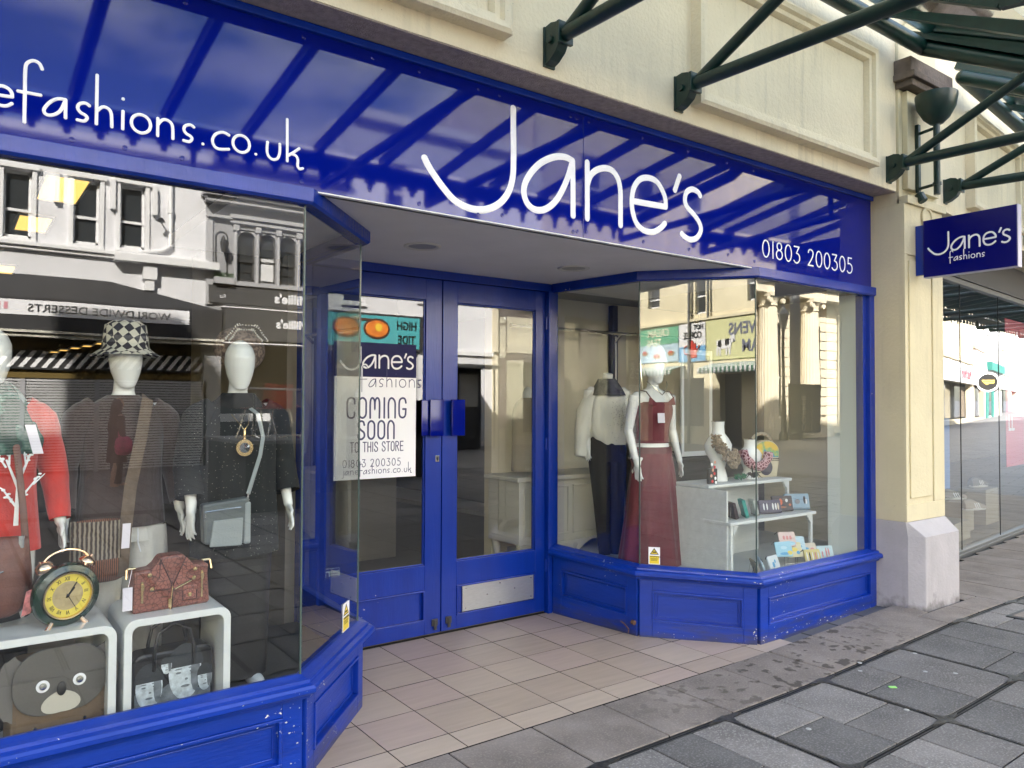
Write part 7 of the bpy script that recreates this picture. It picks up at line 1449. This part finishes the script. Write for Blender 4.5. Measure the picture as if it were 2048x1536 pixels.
purse('yellow and blue coin purse partly hidden', -.75, .17, .375, -.3, (.6, .55, .35), [(0, .5, .02, .012, yl), (.2, .3, .012, .01, bl)])
purse('striped yellow coin purse with beach huts at the front', -.63, .10, .335, -.4, (.62, .52, .2), [(-.35, .5, .004, .028, wh), (-.18, .5, .004, .028, bk), (0, .5, .004, .028, wh), (.18, .5, .004, .028, pk), (.35, .5, .004, .028, wh)])
purse('cream and red coin purse behind the striped one', -.55, .18, .35, -.35, (.62, .55, .45), [(.2, .4, .018, .022, pk), (-.2, .6, .02, .008, bl)])
purse('pale blue coin purse with crossed red shapes at the right end', -.42, .13, .335, -.45, (.5, .65, .68), [(.05, .5, .005, .03, pk), (-.2, .4, .004, .02, pk), (.2, .55, .005, .024, pk)])

# ---------------- people in the street (seen reflected)
SKIN = mat('skin', (.5, .28, .2), rough=.6)
t = thing('person', 'person with long dark red hair and dark coat walking past the roller shutters', 'person', (0, 0, 0))
figure(t, SKIN, [AL(), AR()], s=.92, face=True, voxel=.008, stride=.08)
DM = mat('dark_maroon_coat', (.045, .012, .014), rough=.9)
garment(t, 'coat', DM, [(.45, 0, 0, .2, .17, 1), (.75, 0, 0, .185, .15, 1), (1.0, 0, 0, .16, .13, .6), (1.2, 0, 0, .17, .13, .4), (1.3, 0, 0, .15, .09, .2), (1.36, 0, 0, .07, .06, 0)], fold=.03)
for q, a in ((-1, AL()), (1, AR())): sleeve(t, 'sleeve', DM, [Vector((q*.15, 0, 1.28)), Vector(a[1])*.92, Vector(a[2])*.92], [.065, .055, .042])
garment(t, 'hair', mat('dark_red_hair', (.05, .012, .01), rough=.6, var=.3, vs=30), [(.95, 0, .08, .10, .05, 1), (1.2, 0, .06, .13, .07, 1), (1.4, 0, .02, .105, .10, .5), (1.52, 0, .0, .088, .10, .2), (1.61, 0, 0, .05, .06, 0)], fold=.03, k=12, caps=True)
for sx in (-1, 1): garment(t, 'trouser_leg', BLK, [(.06, sx*.085, 0, .05, .06, 0), (.4, sx*.085, 0, .07, .075, 0), (.6, sx*.08, 0, .09, .09, 0)])
t.location = (-3.2, -12.5, gz(-3.2)); t.rotation_euler = (0, 0, 1.3)
t = thing('pink_bag', 'bright pink shoulder bag carried by the person with long red hair', 'handbag', (-3.2, -12.3, .55))
garment(t, 'bag_body', mat('hot_pink_fabric', (.55, .03, .14), rough=.8, var=.3, vs=10), [(.52, -3.13, -12.28, .1, .07, 1), (.6, -3.13, -12.28, .15, .1, 1), (.78, -3.13, -12.28, .15, .09, 1), (.88, -3.13, -12.28, .1, .04, 0)], fold=.04, caps=True); handbag_strap(t, 'strap', mat('hot_pink_fabric', ()), [(-3.2, -12.28, .87), (-3.2, -12.32, 1.1), (-3.2, -12.42, 1.3)], w_=.02)
t = thing('person', 'person in a white cap and navy suit standing behind the cafe terrace', 'person', (0, 0, 0))
figure(t, SKIN, [AL(), AR()], s=1.02, face=True, voxel=.008); NVY = mat('navy_suit', (.015, .02, .06), rough=.85)
garment(t, 'jacket', NVY, [(.78, 0, 0, .195, .14, .5), (1.0, 0, 0, .18, .13, .5), (1.3, 0, 0, .2, .14, .3), (1.42, 0, 0, .18, .1, .1), (1.5, 0, 0, .07, .06, 0)], fold=.02)
for q, a in ((-1, AL()), (1, AR())): sleeve(t, 'sleeve', NVY, [Vector((q*.175, 0, 1.42)), Vector(a[1])*1.02, Vector(a[2])*1.02], [.07, .06, .045])
for sx in (-1, 1): garment(t, 'trouser_leg', NVY, [(.05, sx*.09, 0, .06, .07, 0), (.5, sx*.09, 0, .08, .09, 0), (.9, sx*.09, 0, .11, .12, 0)])
m = MB(); m.lathe([(0, .1), (.06, .09), (.09, .05), (.095, 0), (.09, -.005)], (0, -.02, 1.70), n=20); m.ext([(.085*math.cos(R(a)), .1+.0+.1*math.sin(R(a))) for a in range(0, 181, 15)], Matrix.Translation((0, -.0, 1.70)) @ Matrix.Rotation(math.pi, 4, 'Z') @ Matrix.Translation((0, -.03, 0)), .008); m.build('white_cap', WHT, t, smooth=True)
t.location = (-.55, -11, gz(-.5)); t.rotation_euler = (0, 0, math.pi+.2)
